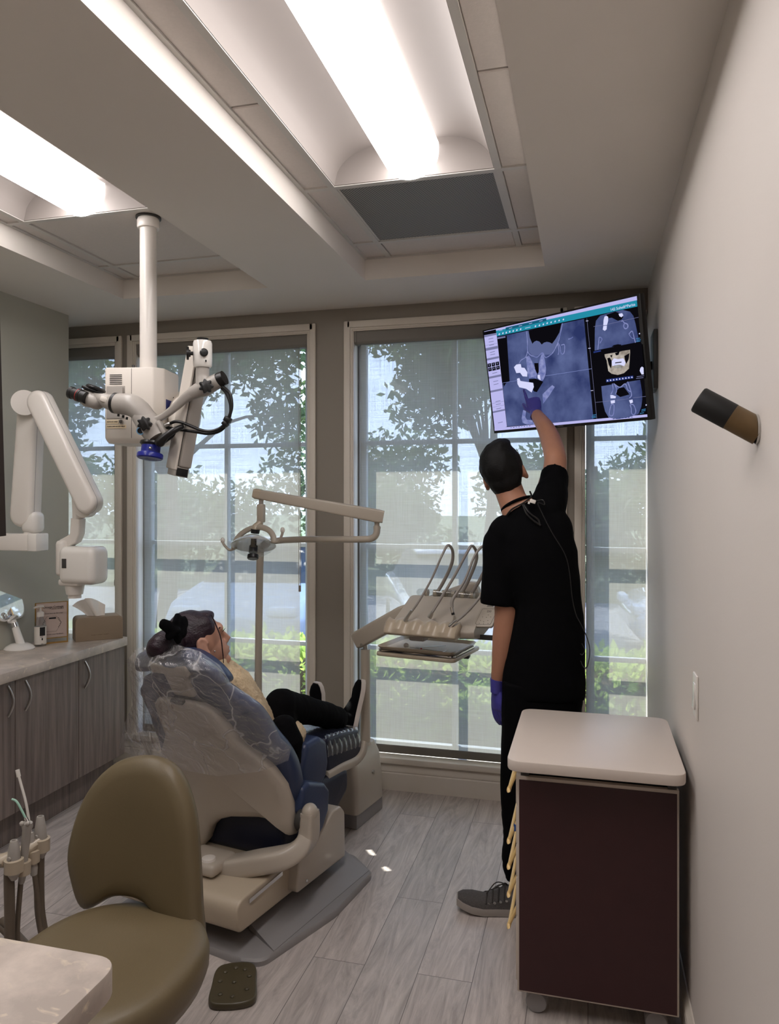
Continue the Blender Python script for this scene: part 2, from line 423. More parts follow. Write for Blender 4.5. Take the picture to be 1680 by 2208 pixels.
def shade_fabric():
    """woven sun-screen cloth: holes between threads close up for slanting light, threads glow when the sun hits them from outside"""
    m, N, L = new_mat('sunscreen_fabric'); N.remove(N['Principled BSDF'])
    tc = N.new('ShaderNodeTexCoord')
    def threads(sc_):
        mp = N.new('ShaderNodeMapping'); mp.inputs['Scale'].default_value = sc_; L.new(tc.outputs['Object'], mp.inputs['Vector'])
        n = N.new('ShaderNodeTexNoise'); n.inputs['Scale'].default_value = 1; n.inputs['Detail'].default_value = 2; L.new(mp.outputs[0], n.inputs['Vector']); return n
    a, b2 = threads((260, 1, 5)), threads((6, 1, 300))
    ad = N.new('ShaderNodeMath'); ad.operation = 'ADD'; L.new(a.outputs['Fac'], ad.inputs[0]); L.new(b2.outputs['Fac'], ad.inputs[1])
    mr = N.new('ShaderNodeMapRange'); mr.inputs['From Min'].default_value = .7; mr.inputs['From Max'].default_value = 1.3; mr.inputs['To Min'].default_value = SHADE_OPEN * .6; mr.inputs['To Max'].default_value = SHADE_OPEN * 1.4
    L.new(ad.outputs[0], mr.inputs['Value'])
    lw = N.new('ShaderNodeLayerWeight'); lw.inputs['Blend'].default_value = .5
    an = N.new('ShaderNodeMapRange'); an.inputs['From Min'].default_value = .15; an.inputs['From Max'].default_value = .5; an.inputs['To Min'].default_value = 1; an.inputs['To Max'].default_value = .03
    L.new(lw.outputs['Facing'], an.inputs['Value'])
    op = N.new('ShaderNodeMath'); op.operation = 'MULTIPLY'; L.new(mr.outputs[0], op.inputs[0]); L.new(an.outputs[0], op.inputs[1])
    tp = N.new('ShaderNodeBsdfTransparent'); tl = N.new('ShaderNodeBsdfTranslucent'); df = N.new('ShaderNodeBsdfDiffuse')
    tl.inputs['Color'].default_value = (.178, .168, .144, 1); df.inputs['Color'].default_value = (.20,.195,.18,1)
    as_ = N.new('ShaderNodeAddShader'); L.new(tl.outputs[0], as_.inputs[0]); L.new(df.outputs[0], as_.inputs[1])
    mx = N.new('ShaderNodeMixShader'); L.new(op.outputs[0], mx.inputs['Fac']); L.new(as_.outputs[0], mx.inputs[1]); L.new(tp.outputs[0], mx.inputs[2])
    L.new(mx.outputs[0], N['Material Output'].inputs['Surface'])
    return m
SHADE_OPEN = .2
M['shade'] = shade_fabric()

def perforated():
    m, N, L = new_mat('perforated_metal'); b = N['Principled BSDF']; b.inputs['Roughness'].default_value = .5
    tc = N.new('ShaderNodeTexCoord'); mp = N.new('ShaderNodeMapping'); mp.inputs['Rotation'].default_value = (0, 0, PI / 4); mp.inputs['Scale'].default_value = (110, 110, 110)
    L.new(tc.outputs['Object'], mp.inputs['Vector'])
    vo = N.new('ShaderNodeTexVoronoi'); vo.inputs['Randomness'].default_value = 0; vo.voronoi_dimensions = '2D'; vo.inputs['Scale'].default_value = 1
    L.new(mp.outputs[0], vo.inputs['Vector'])
    r = N.new('ShaderNodeValToRGB'); r.color_ramp.elements[0].position = .34; r.color_ramp.elements[0].color = (.012, .012, .012, 1); r.color_ramp.elements[1].position = .42; r.color_ramp.elements[1].color = lin((146, 143, 136))
    L.new(vo.outputs['Distance'], r.inputs[0]); L.new(r.outputs[0], b.inputs['Base Color'])
    return m
M['perf'] = perforated()

# ---------------------------------------------------------------- room
XR, XL, YB, YN, YL, ZC = .285, -2.84, 3.9, -1.7, 3.65, 2.594
TH = .15
mb = MB(); mb.bbox(-4.1, XR + .02, YN, YB, -.1, 0); struct(mb.build('floor', M['floor'], smooth=0), 'grey wood plank vinyl floor')
mb = MB(); mb.bbox(XR, XR + .12, YN, YB + TH, -.1, 2.9); struct(mb.build('wall_right', M['wall'], smooth=0), 'pale beige side wall')
mb = MB(); mb.bbox(-4.1, XL, YN, YL, -.1, 2.9, bevel=.008); struct(mb.build('wall_left', M['wall_sage'], smooth=0), 'pale grey-green partition wall')
mb = MB(); mb.bbox(-4.1, XR + .1, YN - .12, YN, -.1, 2.9); struct(mb.build('wall_near', M['wall'], smooth=0))
mb = MB(); mb.bbox(-4.22, -4.1, YL - .3, YB + TH, -.1, 2.9); struct(mb.build('wall_niche', M['wall'], smooth=0))
# window openings (clear of the casing)
CW = .052
WIN = [(-3.85, -2.664), (-2.627, -1.448), (-1.284, -.102), (-.066, 1.10)]
ZT, ZB = 2.52, .175
# back wall with openings
mb = MB(); x = -4.1
for i, (a, b) in enumerate(WIN):
    a2, b2 = a + CW, min(b - CW, XR)
    mb.bbox(x, a2, YB, YB + TH, -.1, 2.9)
    mb.bbox(a2, b2, YB, YB + TH, ZT - CW, 2.9); mb.bbox(a2, b2, YB, YB + TH, -.1, ZB)
    x = b2
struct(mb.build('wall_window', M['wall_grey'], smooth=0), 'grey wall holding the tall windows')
# ceiling: low soffit with two recessed trays
TR = [(-1.025, -.186), (-2.333, -1.522)]
TY0, TY1, ZG = -.6, 3.42, ZC + .095
mb = MB()
xs = [-4.1, TR[1][0], TR[1][1], TR[0][0], TR[0][1], XR + .02]
for i in (0, 2, 4): mb.bbox(xs[i], xs[i + 1], YN, YB, ZC, ZC + .3)
for i in (1, 3):
    mb.bbox(xs[i], xs[i + 1], TY1, YB, ZC, ZC + .3); mb.bbox(xs[i], xs[i + 1], YN, TY0, ZC, ZC + .3)
bmesh.ops.remove_doubles(mb.bm, verts=mb.bm.verts, dist=1e-4)
ceil = struct(mb.build('ceiling', M['ceil'], smooth=0), 'low painted ceiling with two recessed trays')
# soft plaster nosing round the tray rims
for (a, b) in TR:
    pass
TILE = .59
def tray(x0, x1, with_vent):
    """tiles and T bars in a tray; returns x range of the 2 ft field"""
    xa = x0 + .118; xb = xa + TILE + .02
    if with_vent: xa, xb = -.905, -.300
    else: xa, xb = -2.245, -1.64
    yf = 3.205; ym = yf - .60; yl = ym - 2.41; yn = yl - .3
    t = MB(); zt = ZG + .006
    def tile(a, b, c, d): t.bbox(a + .005, b - .005, c + .005, d - .005, zt, zt + .014, bevel=.003, seg=1)
    ys = [TY0, yn, yl, yl + .6, yl + 1.2, ym - .6, ym, yf, TY1]
    for c, d in zip(ys[:-1], ys[1:]):
        tile(x0, xa - .008, c, d); tile(xb + .008, x1, c, d)
    tile(xa + .008, xb - .008, yf, TY1); tile(xa + .008, xb - .008, TY0, yn); tile(xa + .008, xb - .008, yn, yl)
    if not with_vent: tile(xa + .008, xb - .008, ym, yf)
    t.build('tile', M['tile'], ceil, smooth=0)
    g = MB()
    for x in (xa, xb): g.bbox(x - .012, x + .012, TY0, TY1, ZG, ZG + .02)
    for y in (yn, yl, ym, yf): g.bbox(x0, x1, y - .012, y + .012, ZG - .0005, ZG + .0195)
    g.bbox(x0, x0 + .016, TY0, TY1, ZG, ZG + .02); g.bbox(x1 - .016, x1, TY0, TY1, ZG, ZG + .02)
    g.bbox(x0, x1, TY1 - .016, TY1, ZG + .001, ZG + .021)
    g.build('grid_bar', M['tbar'], ceil, smooth=0)
    c = MB(); c.bbox(x0, x1, TY0, TY1, ZG + .17, ZG + .2); c.build('panel', M['tile'], ceil, smooth=0)
    return xa, xb, yl, ym, yf
f1 = tray(TR[0][0], TR[0][1], True)
f2 = tray(TR[1][0], TR[1][1], False)

M['lens'] = None
def lens_mat():
    m, N, L = new_mat('lit_acrylic_lens'); N.remove(N['Principled BSDF']); e = N.new('ShaderNodeEmission')
    e.inputs['Color'].default_value = (1, .955, .945, 1)
    g = N.new('ShaderNodeNewGeometry'); sx = N.new('ShaderNodeSeparateXYZ'); L.new(g.outputs['Normal'], sx.inputs[0])
    mr = N.new('ShaderNodeMapRange'); mr.inputs['From Min'].default_value = -.2; mr.inputs['From Max'].default_value = -.95; mr.inputs['To Min'].default_value = LENS * .38; mr.inputs['To Max'].default_value = LENS * 1.35
    L.new(sx.outputs['Z'], mr.inputs['Value']); L.new(mr.outputs[0], e.inputs['Strength'])
    L.new(e.outputs[0], N['Material Output'].inputs['Surface']); return m
LENS = 4.2
M['lens'] = lens_mat()
M['reflector'] = pm('white_reflector', (142, 134, 129), .6, var=.01)
def troffer(f, label):
    xa, xb, y0, y1, _ = f; xa += .012; xb -= .012; y0 += .012; y1 -= .012
    xc = (xa + xb) / 2; hw = (xb - xa) / 2
    t = thing('ceiling_light', label, 'ceiling light', (xc, (y0 + y1) / 2, ZG), 'recessed fluorescent lights')
    # double-cove reflector
    def prof(u):
        s = u * 2 - 1; a = abs(s)
        k = (a - .30) / .70
        z = .125 * math.sin(PI * min(1, max(0, 1 - k))) if False else .13 * math.sqrt(max(0, 1 - max(0, k) ** 2.4)) * (1 if a > .3 else 1)
        return xc + s * hw, ZG + .004 + z
    r = MB()
    r.sheet(lambda u, v: (prof(u)[0], y0 + v * (y1 - y0), prof(u)[1]), 48, 2, thick=.002)
    r.build('reflector', M['reflector'], t, smooth=60)
    for yy, dy in ((y0, .004), (y1, -.004)):
        e = MB(); n = 40
        e.prism([V((prof(k / n)[0], yy, prof(k / n)[1] - .0005)) for k in range(n + 1)], V((0, dy, 0))); e.build('end_panel', M['reflector'], t, smooth=0)
    l = MB(); n = 24; rw = .098
    def ring(y, s):
        pts = [V((xc - rw * s * math.cos(PI * k / n), y, ZG + .075 - .085 * s * math.sin(PI * k / n))) for k in range(n + 1)]
        return pts + [V((xc + rw * s, y, ZG + .11)), V((xc - rw * s, y, ZG + .11))]
    l.rings([ring(y0 + .006, .93), ring(y0 + .012, 1), ring(y1 - .012, 1), ring(y1 - .006, .93)])
    l.build('lens', M['lens'], t, smooth=60)
    return t
troffer(f1, 'long glowing ceiling light in the tray with the perforated vent, nearer the right wall')
troffer(f2, 'glowing ceiling light cut by the left frame edge, beside the microscope pole')
# vent
xa, xb, yl, ym, yf = f1
t = thing('air_vent', 'square perforated grey metal air vent in the ceiling beyond the light', 'air vent', ((xa + xb) / 2, (ym + yf) / 2, ZG))
mb = MB(); mb.bbox(xa + .013, xb - .013, ym + .013, yf - .013, ZG + .004, ZG + .008); mb.build('perforated_panel', M['perf'], t, smooth=0)
mb = MB()
for a in ((xa + .012, xa + .02, ym + .012, yf - .012), (xb - .02, xb - .012, ym + .012, yf - .012), (xa + .012, xb - .012, ym + .012, ym + .02), (xa + .012, xb - .012, yf - .02, yf - .012)):
    mb.bbox(*a, ZG + .002, ZG + .01)
mb.build('frame', M['tbar'], t, smooth=0)

# windows with casings, sashes, glass; roller shades
def window(i, a, b):
    cut = XR - .002
    b_ = min(b, cut)
    w = bpy.data.objects.new('window_%d' % i, None); COL.objects.link(w); w.location = ((a + b_) / 2, YB, ZB)
    struct(w)
    c = MB()
    def frame(x0, x1, z0, z1, wd, y0, y1, bev, bottom=False):
        c.bbox(x0, x0 + wd, y0, y1, z0, z1, bevel=bev)
        if x1 < cut - .01: c.bbox(x1 - wd, x1, y0, y1, z0, z1, bevel=bev)
        c.bbox(x0 + wd * .5, min(x1, cut) - wd * .4, y0, y1, z1 - wd, z1, bevel=bev)
    frame(a, b, ZB - .01, ZT, .036, YB - .018, YB - .0005, .004)
    frame(a + .036, b - .036, ZB - .01, ZT - .036, .010, YB - .012, YB - .0005, .003)
    frame(a + .044, b - .044, ZB - .01, ZT - .044, .009, YB - .006, YB + .07, .003)
    c.build('casing', M['trimw'], w, smooth=30)
    x0, x1, z0, z1 = a + .056, b - .056, ZB + .004, ZT - .056
    s = MB(); y0, y1 = YB + .085, YB + .125
    s.bbox(x0, x0 + .042, y0, y1, z0, z1, bevel=.004)
    xe = min(x1, cut)
    if x1 < cut: s.bbox(x1 - .042, x1, y0, y1, z0, z1, bevel=.004)
    s.bbox(x0, xe, y0, y1, z1 - .045, z1, bevel=.004); s.bbox(x0, xe, y0, y1, z0, z0 + .05, bevel=.004)
    xm = (x0 + x1) / 2
    if xm < cut: s.bbox(xm - .0135, xm + .0135, y0 + .004, y1 - .004, z0, z1, bevel=.004)
    for z in (1.865, 1.295, .735): s.bbox(x0, xe, y0 + .006, y1 - .006, z - .0125, z + .0125, bevel=.004)
    s.build('window_frame', M['sash'], w, smooth=30)
    g = MB(); g.bbox(x0, xe, YB + .104, YB + .107, z0, z1); g.build('pane', M['glass'], w, smooth=0)
    st = MB(); st.bbox(a - .01, min(b + .01, cut), YB - .035, YB + .13, ZB - .03, ZB + .002, bevel=.006); st.build('window_sill', M['trimw'], w, smooth=30)
    return x0, x1, z0, z1
SHL = ['grey roller shade on the narrow strip of window behind the x-ray arm', 'grey sunscreen roller shade behind the microscope and the patient',
       'grey sunscreen roller shade behind the instrument tray and the standing person', 'grey roller shade in the corner window under the wall monitor']
M['pull_chain'] = pm('bead_chain', (150, 140, 130), .5, var=.05)
for i, (a, b) in enumerate(WIN):
    x0, x1, z0, z1 = window(i + 1, a, b)
    cut = XR - .004; xe = min(x1 + .004, cut)
    t = thing('roller_shade', SHL[i], 'roller shade', ((x0 + xe) / 2, YB + .03, z1), 'sunscreen roller shades')
    m_ = MB()
    xs0 = x0 - .0
    ye = YB + .002
    prof = rpoly([(0, 0), (.062, 0), (.062, -.072), (.012, -.072), (0, -.06)], [.012, .002, .004, .004, .012], 4)
    m_.prism([V((xs0 + .012, ye + p[0], z1 + .006 + p[1])) for p in prof], V((xe - xs0 - .024, 0, 0)))
    m_.build('cassette', M['cassette'], t, smooth=30)
    m_ = MB()
    for x in (xs0, xe - .012):
        if x > cut - .02 and i == 3: continue
        m_ = MB(); m_.prism([V((x, ye - .003 + p[0] * 1.06, z1 + .008 + p[1] * 1.05)) for p in prof], V((.012, 0, 0)), bevel=.002)
        m_.build('end_cap', M['cassette'], t, smooth=30)
    m_ = MB(); yf_ = YB + .036; EG = (.058 if i == 1 else .018) if x1 < cut else 0
    m_.poly([(xs0 + .026, yf_, ZB + .03), (xe - EG, yf_, ZB + .03), (xe - EG, yf_, z1 - .055), (xs0 + .026, yf_, z1 - .055)])
    m_.build('fabric', M['shade'], t, smooth=0)
    m_ = MB(); m_.bbox(xs0 + .022, xe - .016, yf_ - .006, yf_ + .006, ZB + .006, ZB + .05, bevel=.004); m_.build('bottom_rail', M['cassette'], t, smooth=30)
    if x1 < cut:
        m_ = MB(); xc_ = xe - EG + .006
        for z in range(120 if i == 1 else 60):
            zz = z1 - .08 - z * .0092
            if i == 1 and zz < z1 - 1.45: break
        zb_ = z1 - 1.42
        pts = []
        for s_, zs in ((-.005, 1), (.005, -1)):
            n = 130
            for k in range(n):
                zz = z1 - .075 - (k if zs == 1 else n - 1 - k) * (1.35 / n)
                pts.append(V((xc_ + s_, YB + .018, zz)))
        m_.tube(pts[:130], .0016, 5); m_.tube(pts[130:], .0016, 5); m_.bbox(xc_ - .007, xc_ + .007, YB + .014, YB + .022, zb_ - .005, zb_ + .03, bevel=.002)
        m_.build('pull_chain', M['pull_chain'], t, smooth=40)
# baseboards
def base_run(name, p0, p1, n, h=.14):
    p0, p1, n = V(p0), V(p1), V(n)
    m_ = MB(); pr = [(0, 0), (.016, 0), (.016, h * .62), (.012, h * .66), (.016, h * .70), (.016, h * .8), (.008, h * .92), (.004, h), (0, h)]
    m_.prism([p0 + n * q[0] + UP * q[1] for q in pr], p1 - p0); struct(m_.build(name, M['trimw'], smooth=25))
base_run('baseboard_back', (-4.05, YB - .0005, 0), (XR - .001, YB - .0005, 0), (0, -1, 0), .143)
base_run('baseboard_right', (XR - .0005, YN + .01, 0), (XR - .0005, YB - .02, 0), (-1, 0, 0), .11)
# ================================================================ LEFT RUN OF CABINETS
CX, CZ0, CZ1, CEND = -2.44, .754, .80, 3.62       # worktop front, underside, top, far end
mb = MB(); pts = rpoly([(XL + .003, 1.9), (CX, 1.9), (CX, CEND), (XL + .003, CEND)], [0, .0, .012, .004], 5)
mb.prism([V((p[0], p[1], CZ0)) for p in pts], V((0, 0, CZ1 - CZ0)), bevel=.003)
wt = mb.build('worktop', M['stone'], smooth=30)
tag(wt, 'long mottled stone-look worktop on the grey cabinets along the left wall', 'worktop')
DX = CX - .018
def bow_handle(p0, p1, out, mat, parent, name='handle', r=.0055, h=.028):
    p0, p1, out = V(p0), V(p1), V(out)
    m_ = MB(); pts = [p0 + (p1 - p0) * (k / 10) + out * (h * math.sin(PI * k / 10) + .001) for k in range(11)]
    m_.tube(pts, [(r * .7, r), (r * .8, r * 1.25), (r * .8, r * 1.3), (r * .8, r * 1.25), (r * .7, r)], 10); return m_.build(name, mat, parent)
GAP = .0025
def cabinet(y0, y1, doors, label):
    t = thing('cabinet', label, 'cabinet', ((XL + DX) / 2, (y0 + y1) / 2, 0), 'cabinets under the long worktop')
    m_ = MB(); m_.bbox(XL + .004, DX - .022, y0 + .001, y1 - .001, .158, CZ0 - .001); m_.build('body', M['cab'], t, smooth=0)
    m_ = MB(); m_.bbox(XL + .004, DX - .07, y0 + .001, y1 - .001, .0, .158); m_.build('toe_kick', M['cab'], t, smooth=0)
    for (a, b, hy) in doors:
        m_ = MB(); m_.bbox(DX - .02, DX, a + GAP / 2 + .0005, b - GAP / 2 - .0005, .160, CZ0 - .004, bevel=.0015, seg=1); d = m_.build('door', M['cab'], t, smooth=30)
        bow_handle((DX, hy, .60), (DX, hy, .735) if False else (DX, hy, .735), (1, 0, 0), M['steel'], d)
cabinet(1.94, 2.80, [(1.94, 2.37, 2.33), (2.37, 2.80, 2.755)], 'grey wood-look cabinet at the left frame edge, with two curved handles side by side')
cabinet(2.80, 3.615, [(2.80, 3.23, 2.86), (3.23, 3.615, 3.275)], 'grey wood-look cabinet nearest the window, under the tissue box end of the worktop')

# ---- things on the worktop
zc = CZ1
# standing vanity mirror
def wt_pt(px, py): return at(px, py, z=zc)
bp = wt_pt(42, 1400)
t = thing('vanity_mirror', 'white tabletop mirror reflecting the blue window at the left end of the worktop', 'mirror', bp)
m_ = MB(); m_.lathe([(0, 0), (.07, 0), (.072, .006), (.062, .018), (.04, .03), (.0, .034)], bp, seg=40)
m_.build('base', M['white_gl'], t)
top = at(28, 1338, Y=bp.y + .01)
m_ = MB(); m_.tube([bp + V((.01, 0, .02)), top], [.021, .0155], 20); m_.build('stem', M['white_gl'], t)
m_ = MB(); dv = (top - bp - V((.01, 0, .02))); a_ = bp + V((.01, 0, .02)) + dv * .72; m_.tube([a_, a_ + dv * .16], .0185, 20); m_.build('ring', M['chrome'], t)
ctr = at(20, 1297, Y=bp.y + .015)
mn = (CAM - ctr).normalized(); mn = V((.97, .08, .20)).normalized()
mx_, my_, _ = frame_of(mn, UP); 
mx_ = UP.cross(mn).normalized(); my_ = mn.cross(mx_)
def rr(w, h, r): return rpoly([(-w, -h), (w, -h), (w, h), (-w, h)], r, 8)
m_ = MB(); m_.prism2(rr(.105, .095, .06), ctr - mn * .012, mx_, my_, .014, bevel=.004); m_.build('frame', M['white_gl'], t)
M['mirror_g'] = pm('mirror_glass', (240, 244, 250), .02, metal=1, var=0)
m_ = MB(); m_.prism2(rr(.096, .086, .054), ctr + mn * .0022, mx_, my_, .001); m_.build('glass', M['mirror_g'], t)
m_ = MB(); m_.tube(catmull([top + V((0, 0, -.01)), top + V((0.0, -.03, .0)), ctr + mn * .02 - my_ * .075], 6), .007, 10); m_.tube([ctr + mn * .006 - my_ * .083 - mx_ * .03, ctr + mn * .016 - my_ * .075, ctr + mn * .006 - my_ * .083 + mx_ * .03], .006, 8); m_.build('bracket', M['white_gl'], t)
# pump bottle
bp = wt_pt(87, 1393)
t = thing('pump_bottle', 'clear white-labelled pump bottle standing in front of the small framed card', 'bottle', bp)
M['clear_pl'] = glass_mat('clear_plastic', (.9, .92, .93, 1), .12, .05)
m_ = MB(); m_.lathe([(0, 0), (.026, 0), (.0285, .006), (.0285, .105), (.026, .122), (.014, .148), (.0135, .152), (0, .152)], bp, seg=32); m_.build('body', M['clear_pl'], t)
M['gel'] = glass_mat('clear_gel', (.86, .89, .9, 1), .05, .1)
m_ = MB(); m_.lathe([(.0288, .012), (.0291, .014), (.0291, .100), (.0288, .102)], bp, seg=32, caps=False); m_.build('label_wrap', M['paper'], t)
vx = V((bp.y, -bp.x, 0)).normalized(); vn = V((-bp.x, -bp.y, 0)).normalized(); vx = V((-vn.y, vn.x, 0))
def on_cyl(c, r, a0, a1, z0, z1, n=10):
    f = lambda u, v: c + (vn * math.cos(a0 + (a1 - a0) * u) + vx * math.sin(a0 + (a1 - a0) * u)) * r + UP * (z0 + (z1 - z0) * v)
    return f
m_ = MB(); m_.sheet(on_cyl(bp, .0295, -.1, .85, .056, .1), 12, 1)
for q in ((-.02, .44, .0495, .0515), (.2, .42, .0335, .045), (.1, .5, .014, .016)): m_.sheet(on_cyl(bp, .0294, *q), 6, 1)
m_.build('print', M['ink'], t)
m_ = MB(); m_.lathe([(0, .152), (.0175, .152), (.0175, .172), (.012, .176), (.006, .178), (.005, .198), (.0, .198)], bp, seg=24)
m_.tube(catmull([bp + UP * .198 - vx * .028 + vn * .0, bp + UP * .203 - vx * .01, bp + UP * .203 + vx * .012], 4), [(.005, .005), (.008, .006), (.008, .006)], 10, round=True); m_.build('pump', M['white_pl'], t)
# framed card
p0, p1 = wt_pt(98, 1390), wt_pt(147, 1385)
ax = (p1 - p0); wd = .155; ax = V((ax.x, ax.y, 0)).normalized(); nrm = ax.cross(UP)
mid = p1 - ax * wd * .5 - ax.cross(UP) * .018
t = thing('sign_stand', 'small gold-edged stand holding a printed blush card on the worktop', 'sign', mid)
ay = UP; hgt = .215
m_ = MB()
for w_, h_, x_, y_ in ((wd, .006, 0, .003), (wd, .004, 0, .028), (.003, hgt, -wd / 2, hgt / 2), (.003, hgt, wd / 2, hgt / 2), (wd, .003, 0, hgt)):
    m_.box(mid + ax * x_ + UP * y_, (w_ + .003, .004, h_), Matrix((ax, -nrm, UP)).transposed())
m_.box(mid - nrm * .008 + UP * .0026, (wd + .003, .024, .005), Matrix((ax, -nrm, UP)).transposed())
m_.build('frame', M['brass'], t, smooth=0)
m_ = MB(); m_.box(mid + UP * (hgt / 2 + .015), (wd - .004, .002, hgt - .034), Matrix((ax, -nrm, UP)).transposed()); m_.build('card', M['pink_paper'], t, smooth=0)
m_ = MB(); fo = mid + nrm * .0012
add_text(m_, 'Omega Cottage', .0155, fo + UP * .190 + ax * .008, ax, UP); add_text(m_, 'DENTAL SPECIALTY', .0068, fo + UP * .1795 + ax * .03, ax, UP)
add_text(m_, 'Let us know how we did today!', .0088, fo + UP * .157, ax, UP); add_text(m_, "We appreciate your feedback", .0095, fo + UP * .048, ax, UP)
hx = [V((math.cos(k * PI / 3), math.sin(k * PI / 3))) * .046 for k in range(6)]
for k in range(6):
    a_, b_ = hx[k], hx[(k + 1) % 6]; c_ = fo + UP * .102
    m_.tube([c_ + ax * a_.x + UP * a_.y, c_ + ax * b_.x + UP * b_.y], .0005, 4)
m_.box(fo + UP * .132 + ax * .004, (.034, .0012, .008), Matrix((ax, -nrm, UP)).transposed())
for sx in (-1, 1):
    for k in range(7):
        p_ = fo + UP * (.102 + sx * (-.03 + .008 * k) * -1) + ax * (sx * (.045 - abs(3 - k) * .004)); m_.ell(p_, (.003, .0006, .0022), None, 8)
m_.build('lettering', M['ink'], t, smooth=0)
m_ = MB(); c_ = fo + UP * .190 - ax * .058
for dx in (-.005, .005): m_.rings([[c_ + ax * (dx + r_ * math.cos(a)) + UP * (r_ * math.sin(a)) for a in [k * PI / 12 for k in range(24)]] for r_ in (.0075, .0092)], caps=False)
m_.build('logo', M['brass'], t, smooth=0)
# tissue box
a0, a1 = wt_pt(163, 1385), wt_pt(265, 1376)
ax = V((a1.x - a0.x, a1.y - a0.y, 0)); Lb = ax.length; ax.normalize(); nb = V((-ax.y, ax.x, 0))
cb = (a0 + a1) / 2 + nb * .062
t = thing('tissue_box', 'taupe leather-look tissue box on the far end of the worktop', 'tissue box', cb)
R_ = Matrix((ax, nb, UP)).transposed(); hb = .125
m_ = MB(); prof = rpoly([(-Lb / 2, 0), (Lb / 2, 0), (Lb / 2, hb), (-Lb / 2, hb)], [.003, .003, .028, .028], 6)
m_.prism([cb - nb * .062 + ax * p.x + UP * p.y for p in prof], nb * .124, bevel=.008, seg=3); m_.build('box', M['taupe'], t)
m_ = MB(); [m_.box(cb - nb * .0622 + UP * .03 + ax * (k_ * .0052 - .04 + .0015 * (k_ % 3)), (.0034, .0008, .0022 + .0008 * (k_ % 2)), R_) for k_ in range(17) if k_ not in (5, 11)]; m_.build('lettering', M['bronze'], t, smooth=0)
m_ = MB(); c0 = cb + UP * (hb - .004)
def tis(u, v):
    s = u * 2 - 1; w_ = .038 + .045 * v
    fold = .012 * math.sin(u * 9 + 1) * (.4 + v)
    return c0 + ax * (s * w_ - .034 * v - .01) + nb * (fold + .02 * (v - .3) * math.sin(3 * u)) + UP * (.085 * v * (1 - .28 * s * s * v + .14 * math.sin(u * 5)))
m_.sheet(tis, 26, 10)
m_.sheet(lambda u, v: tis(u * .62 + .3, v * 1.08) + nb * (-.014) + ax * .012, 20, 8)
m_.build('tissue', M['paper'], t, smooth=80)

# ================================================================ NEAR DESK (bottom left)
mb = MB(); pts = rpoly([(-1.75, .2), (-.735, .2), (-.735, 1.077), (-1.75, 1.077)], [0, 0, .05, 0], 8)
t = thing('desk', 'mottled stone-topped desk end at the bottom left, nearest the camera', 'desk', (-1.25, .6, 0))
mb.prism([V((p[0], p[1], .752)) for p in pts], V((0, 0, .048)), bevel=.004); mb.build('desk_top', M['stone'], t, smooth=30)
mb = MB(); mb.bbox(-1.70, -.775, .25, 1.02, 0, .752); mb.build('desk_body', M['desk_side'], t, smooth=0)

# ================================================================ STOOL
sx, sy = -1.085, 1.50
t = thing('stool', 'tan vinyl operator stool with a saddle-shaped backrest in front of the chair', 'stool', (sx, sy, 0))
def seat_pt(u, v):
    a = 2 * PI * u
    return a
m_ = MB(); rg = []
for k, (s_, z_) in enumerate([(.0, .395), (.8, .398), (.95, .405), (1.0, .435), (1.005, .462), (.985, .482), (.93, .495), (.8, .499), (.5, .492), (.2, .486), (.001, .485)]):
    ring = []
    for j in range(48):
        a = 2 * PI * j / 48; rx, ry = .226, .255
        q = abs(math.cos(a)) ** 2.4 + abs(math.sin(a)) ** 2.4; r_ = s_ / (q ** (1 / 2.4)) + .0005
        ring.append(V((sx + rx * r_ * math.cos(a), sy + ry * r_ * math.sin(a), z_ - (.012 * math.sin(a) * s_ if math.sin(a) < 0 else 0))))
    rg.append(ring)
m_.rings(rg); m_.build('seat', M['tan_vinyl'], t, smooth=180)
# backrest: saddle outline, cushioned, leaning back, wrapped round the sitter
def smooth_closed(pts, n=10): return catmull([V((p[0], p[1], 0)) for p in pts], n, closed=True)
BO = [(-.145, -.02), (-.19, .05), (-.205, .135), (-.175, .26), (-.105, .345), (.0, .372), (.085, .345), (.145, .25), (.175, .12), (.192, .02), (.205, -.045), (.178, -.062), (.10, -.03), (.03, .015), (-.06, .018)]
out = smooth_closed(BO, 6)
bc = V((-1.145, 1.745, .485))
def back_at(x, z, d):
    return bc + V((x, .17 * z + .0 - .55 * x * x, z)) + V((-.4 * x, -1, .12)).normalized() * d
m_ = MB(); rg = []
cxm, czm = 0.0, .14
for s_, d in ((.3, -.035), (.85, -.035), (.97, -.02), (1.0, .0), (.985, .02), (.93, .034), (.8, .042), (.55, .045), (.28, .046), (.02, .046)):
    rg.append([back_at(cxm + (p.x - cxm) * s_, czm + (p.y - czm) * s_, d) for p in out])
m_.rings(rg); m_.build('backrest', M['tan_vinyl'], t, smooth=180)
m_ = MB(); m_.tube(catmull([(sx - .03, sy + .05, .39), (sx - .03, sy + .33, .40), (bc.x, bc.y + .085, .50), (bc.x, bc.y + .075, .62)], 6), (.022, .008), 10); m_.build('back_bracket', M['dark_grey'], t)
m_ = MB(); m_.cyl((sx, sy, .10), (sx, sy, .395), .025, .025); m_.cyl((sx, sy, .08), (sx, sy, .22), .035, .03); m_.build('gas_lift', M['chrome'], t)
for k in range(5):
    a = 2 * PI * k / 5 + .3; e = V((sx + .26 * math.cos(a), sy + .26 * math.sin(a), .075))
    m_ = MB(); m_.tube([V((sx, sy, .10)), e], [(.028, .018), (.016, .012)], 10); leg = m_.build('leg', M['chrome'], t)
    m_ = MB(); ca = V((-math.sin(a), math.cos(a), 0)); m_.lathe([(.0, -.02), (.024, -.02), (.026, -.012), (.026, .012), (.024, .02), (0, .02)], e - UP * .048, ca, 16); m_.build('caster', M['rubber'], leg)

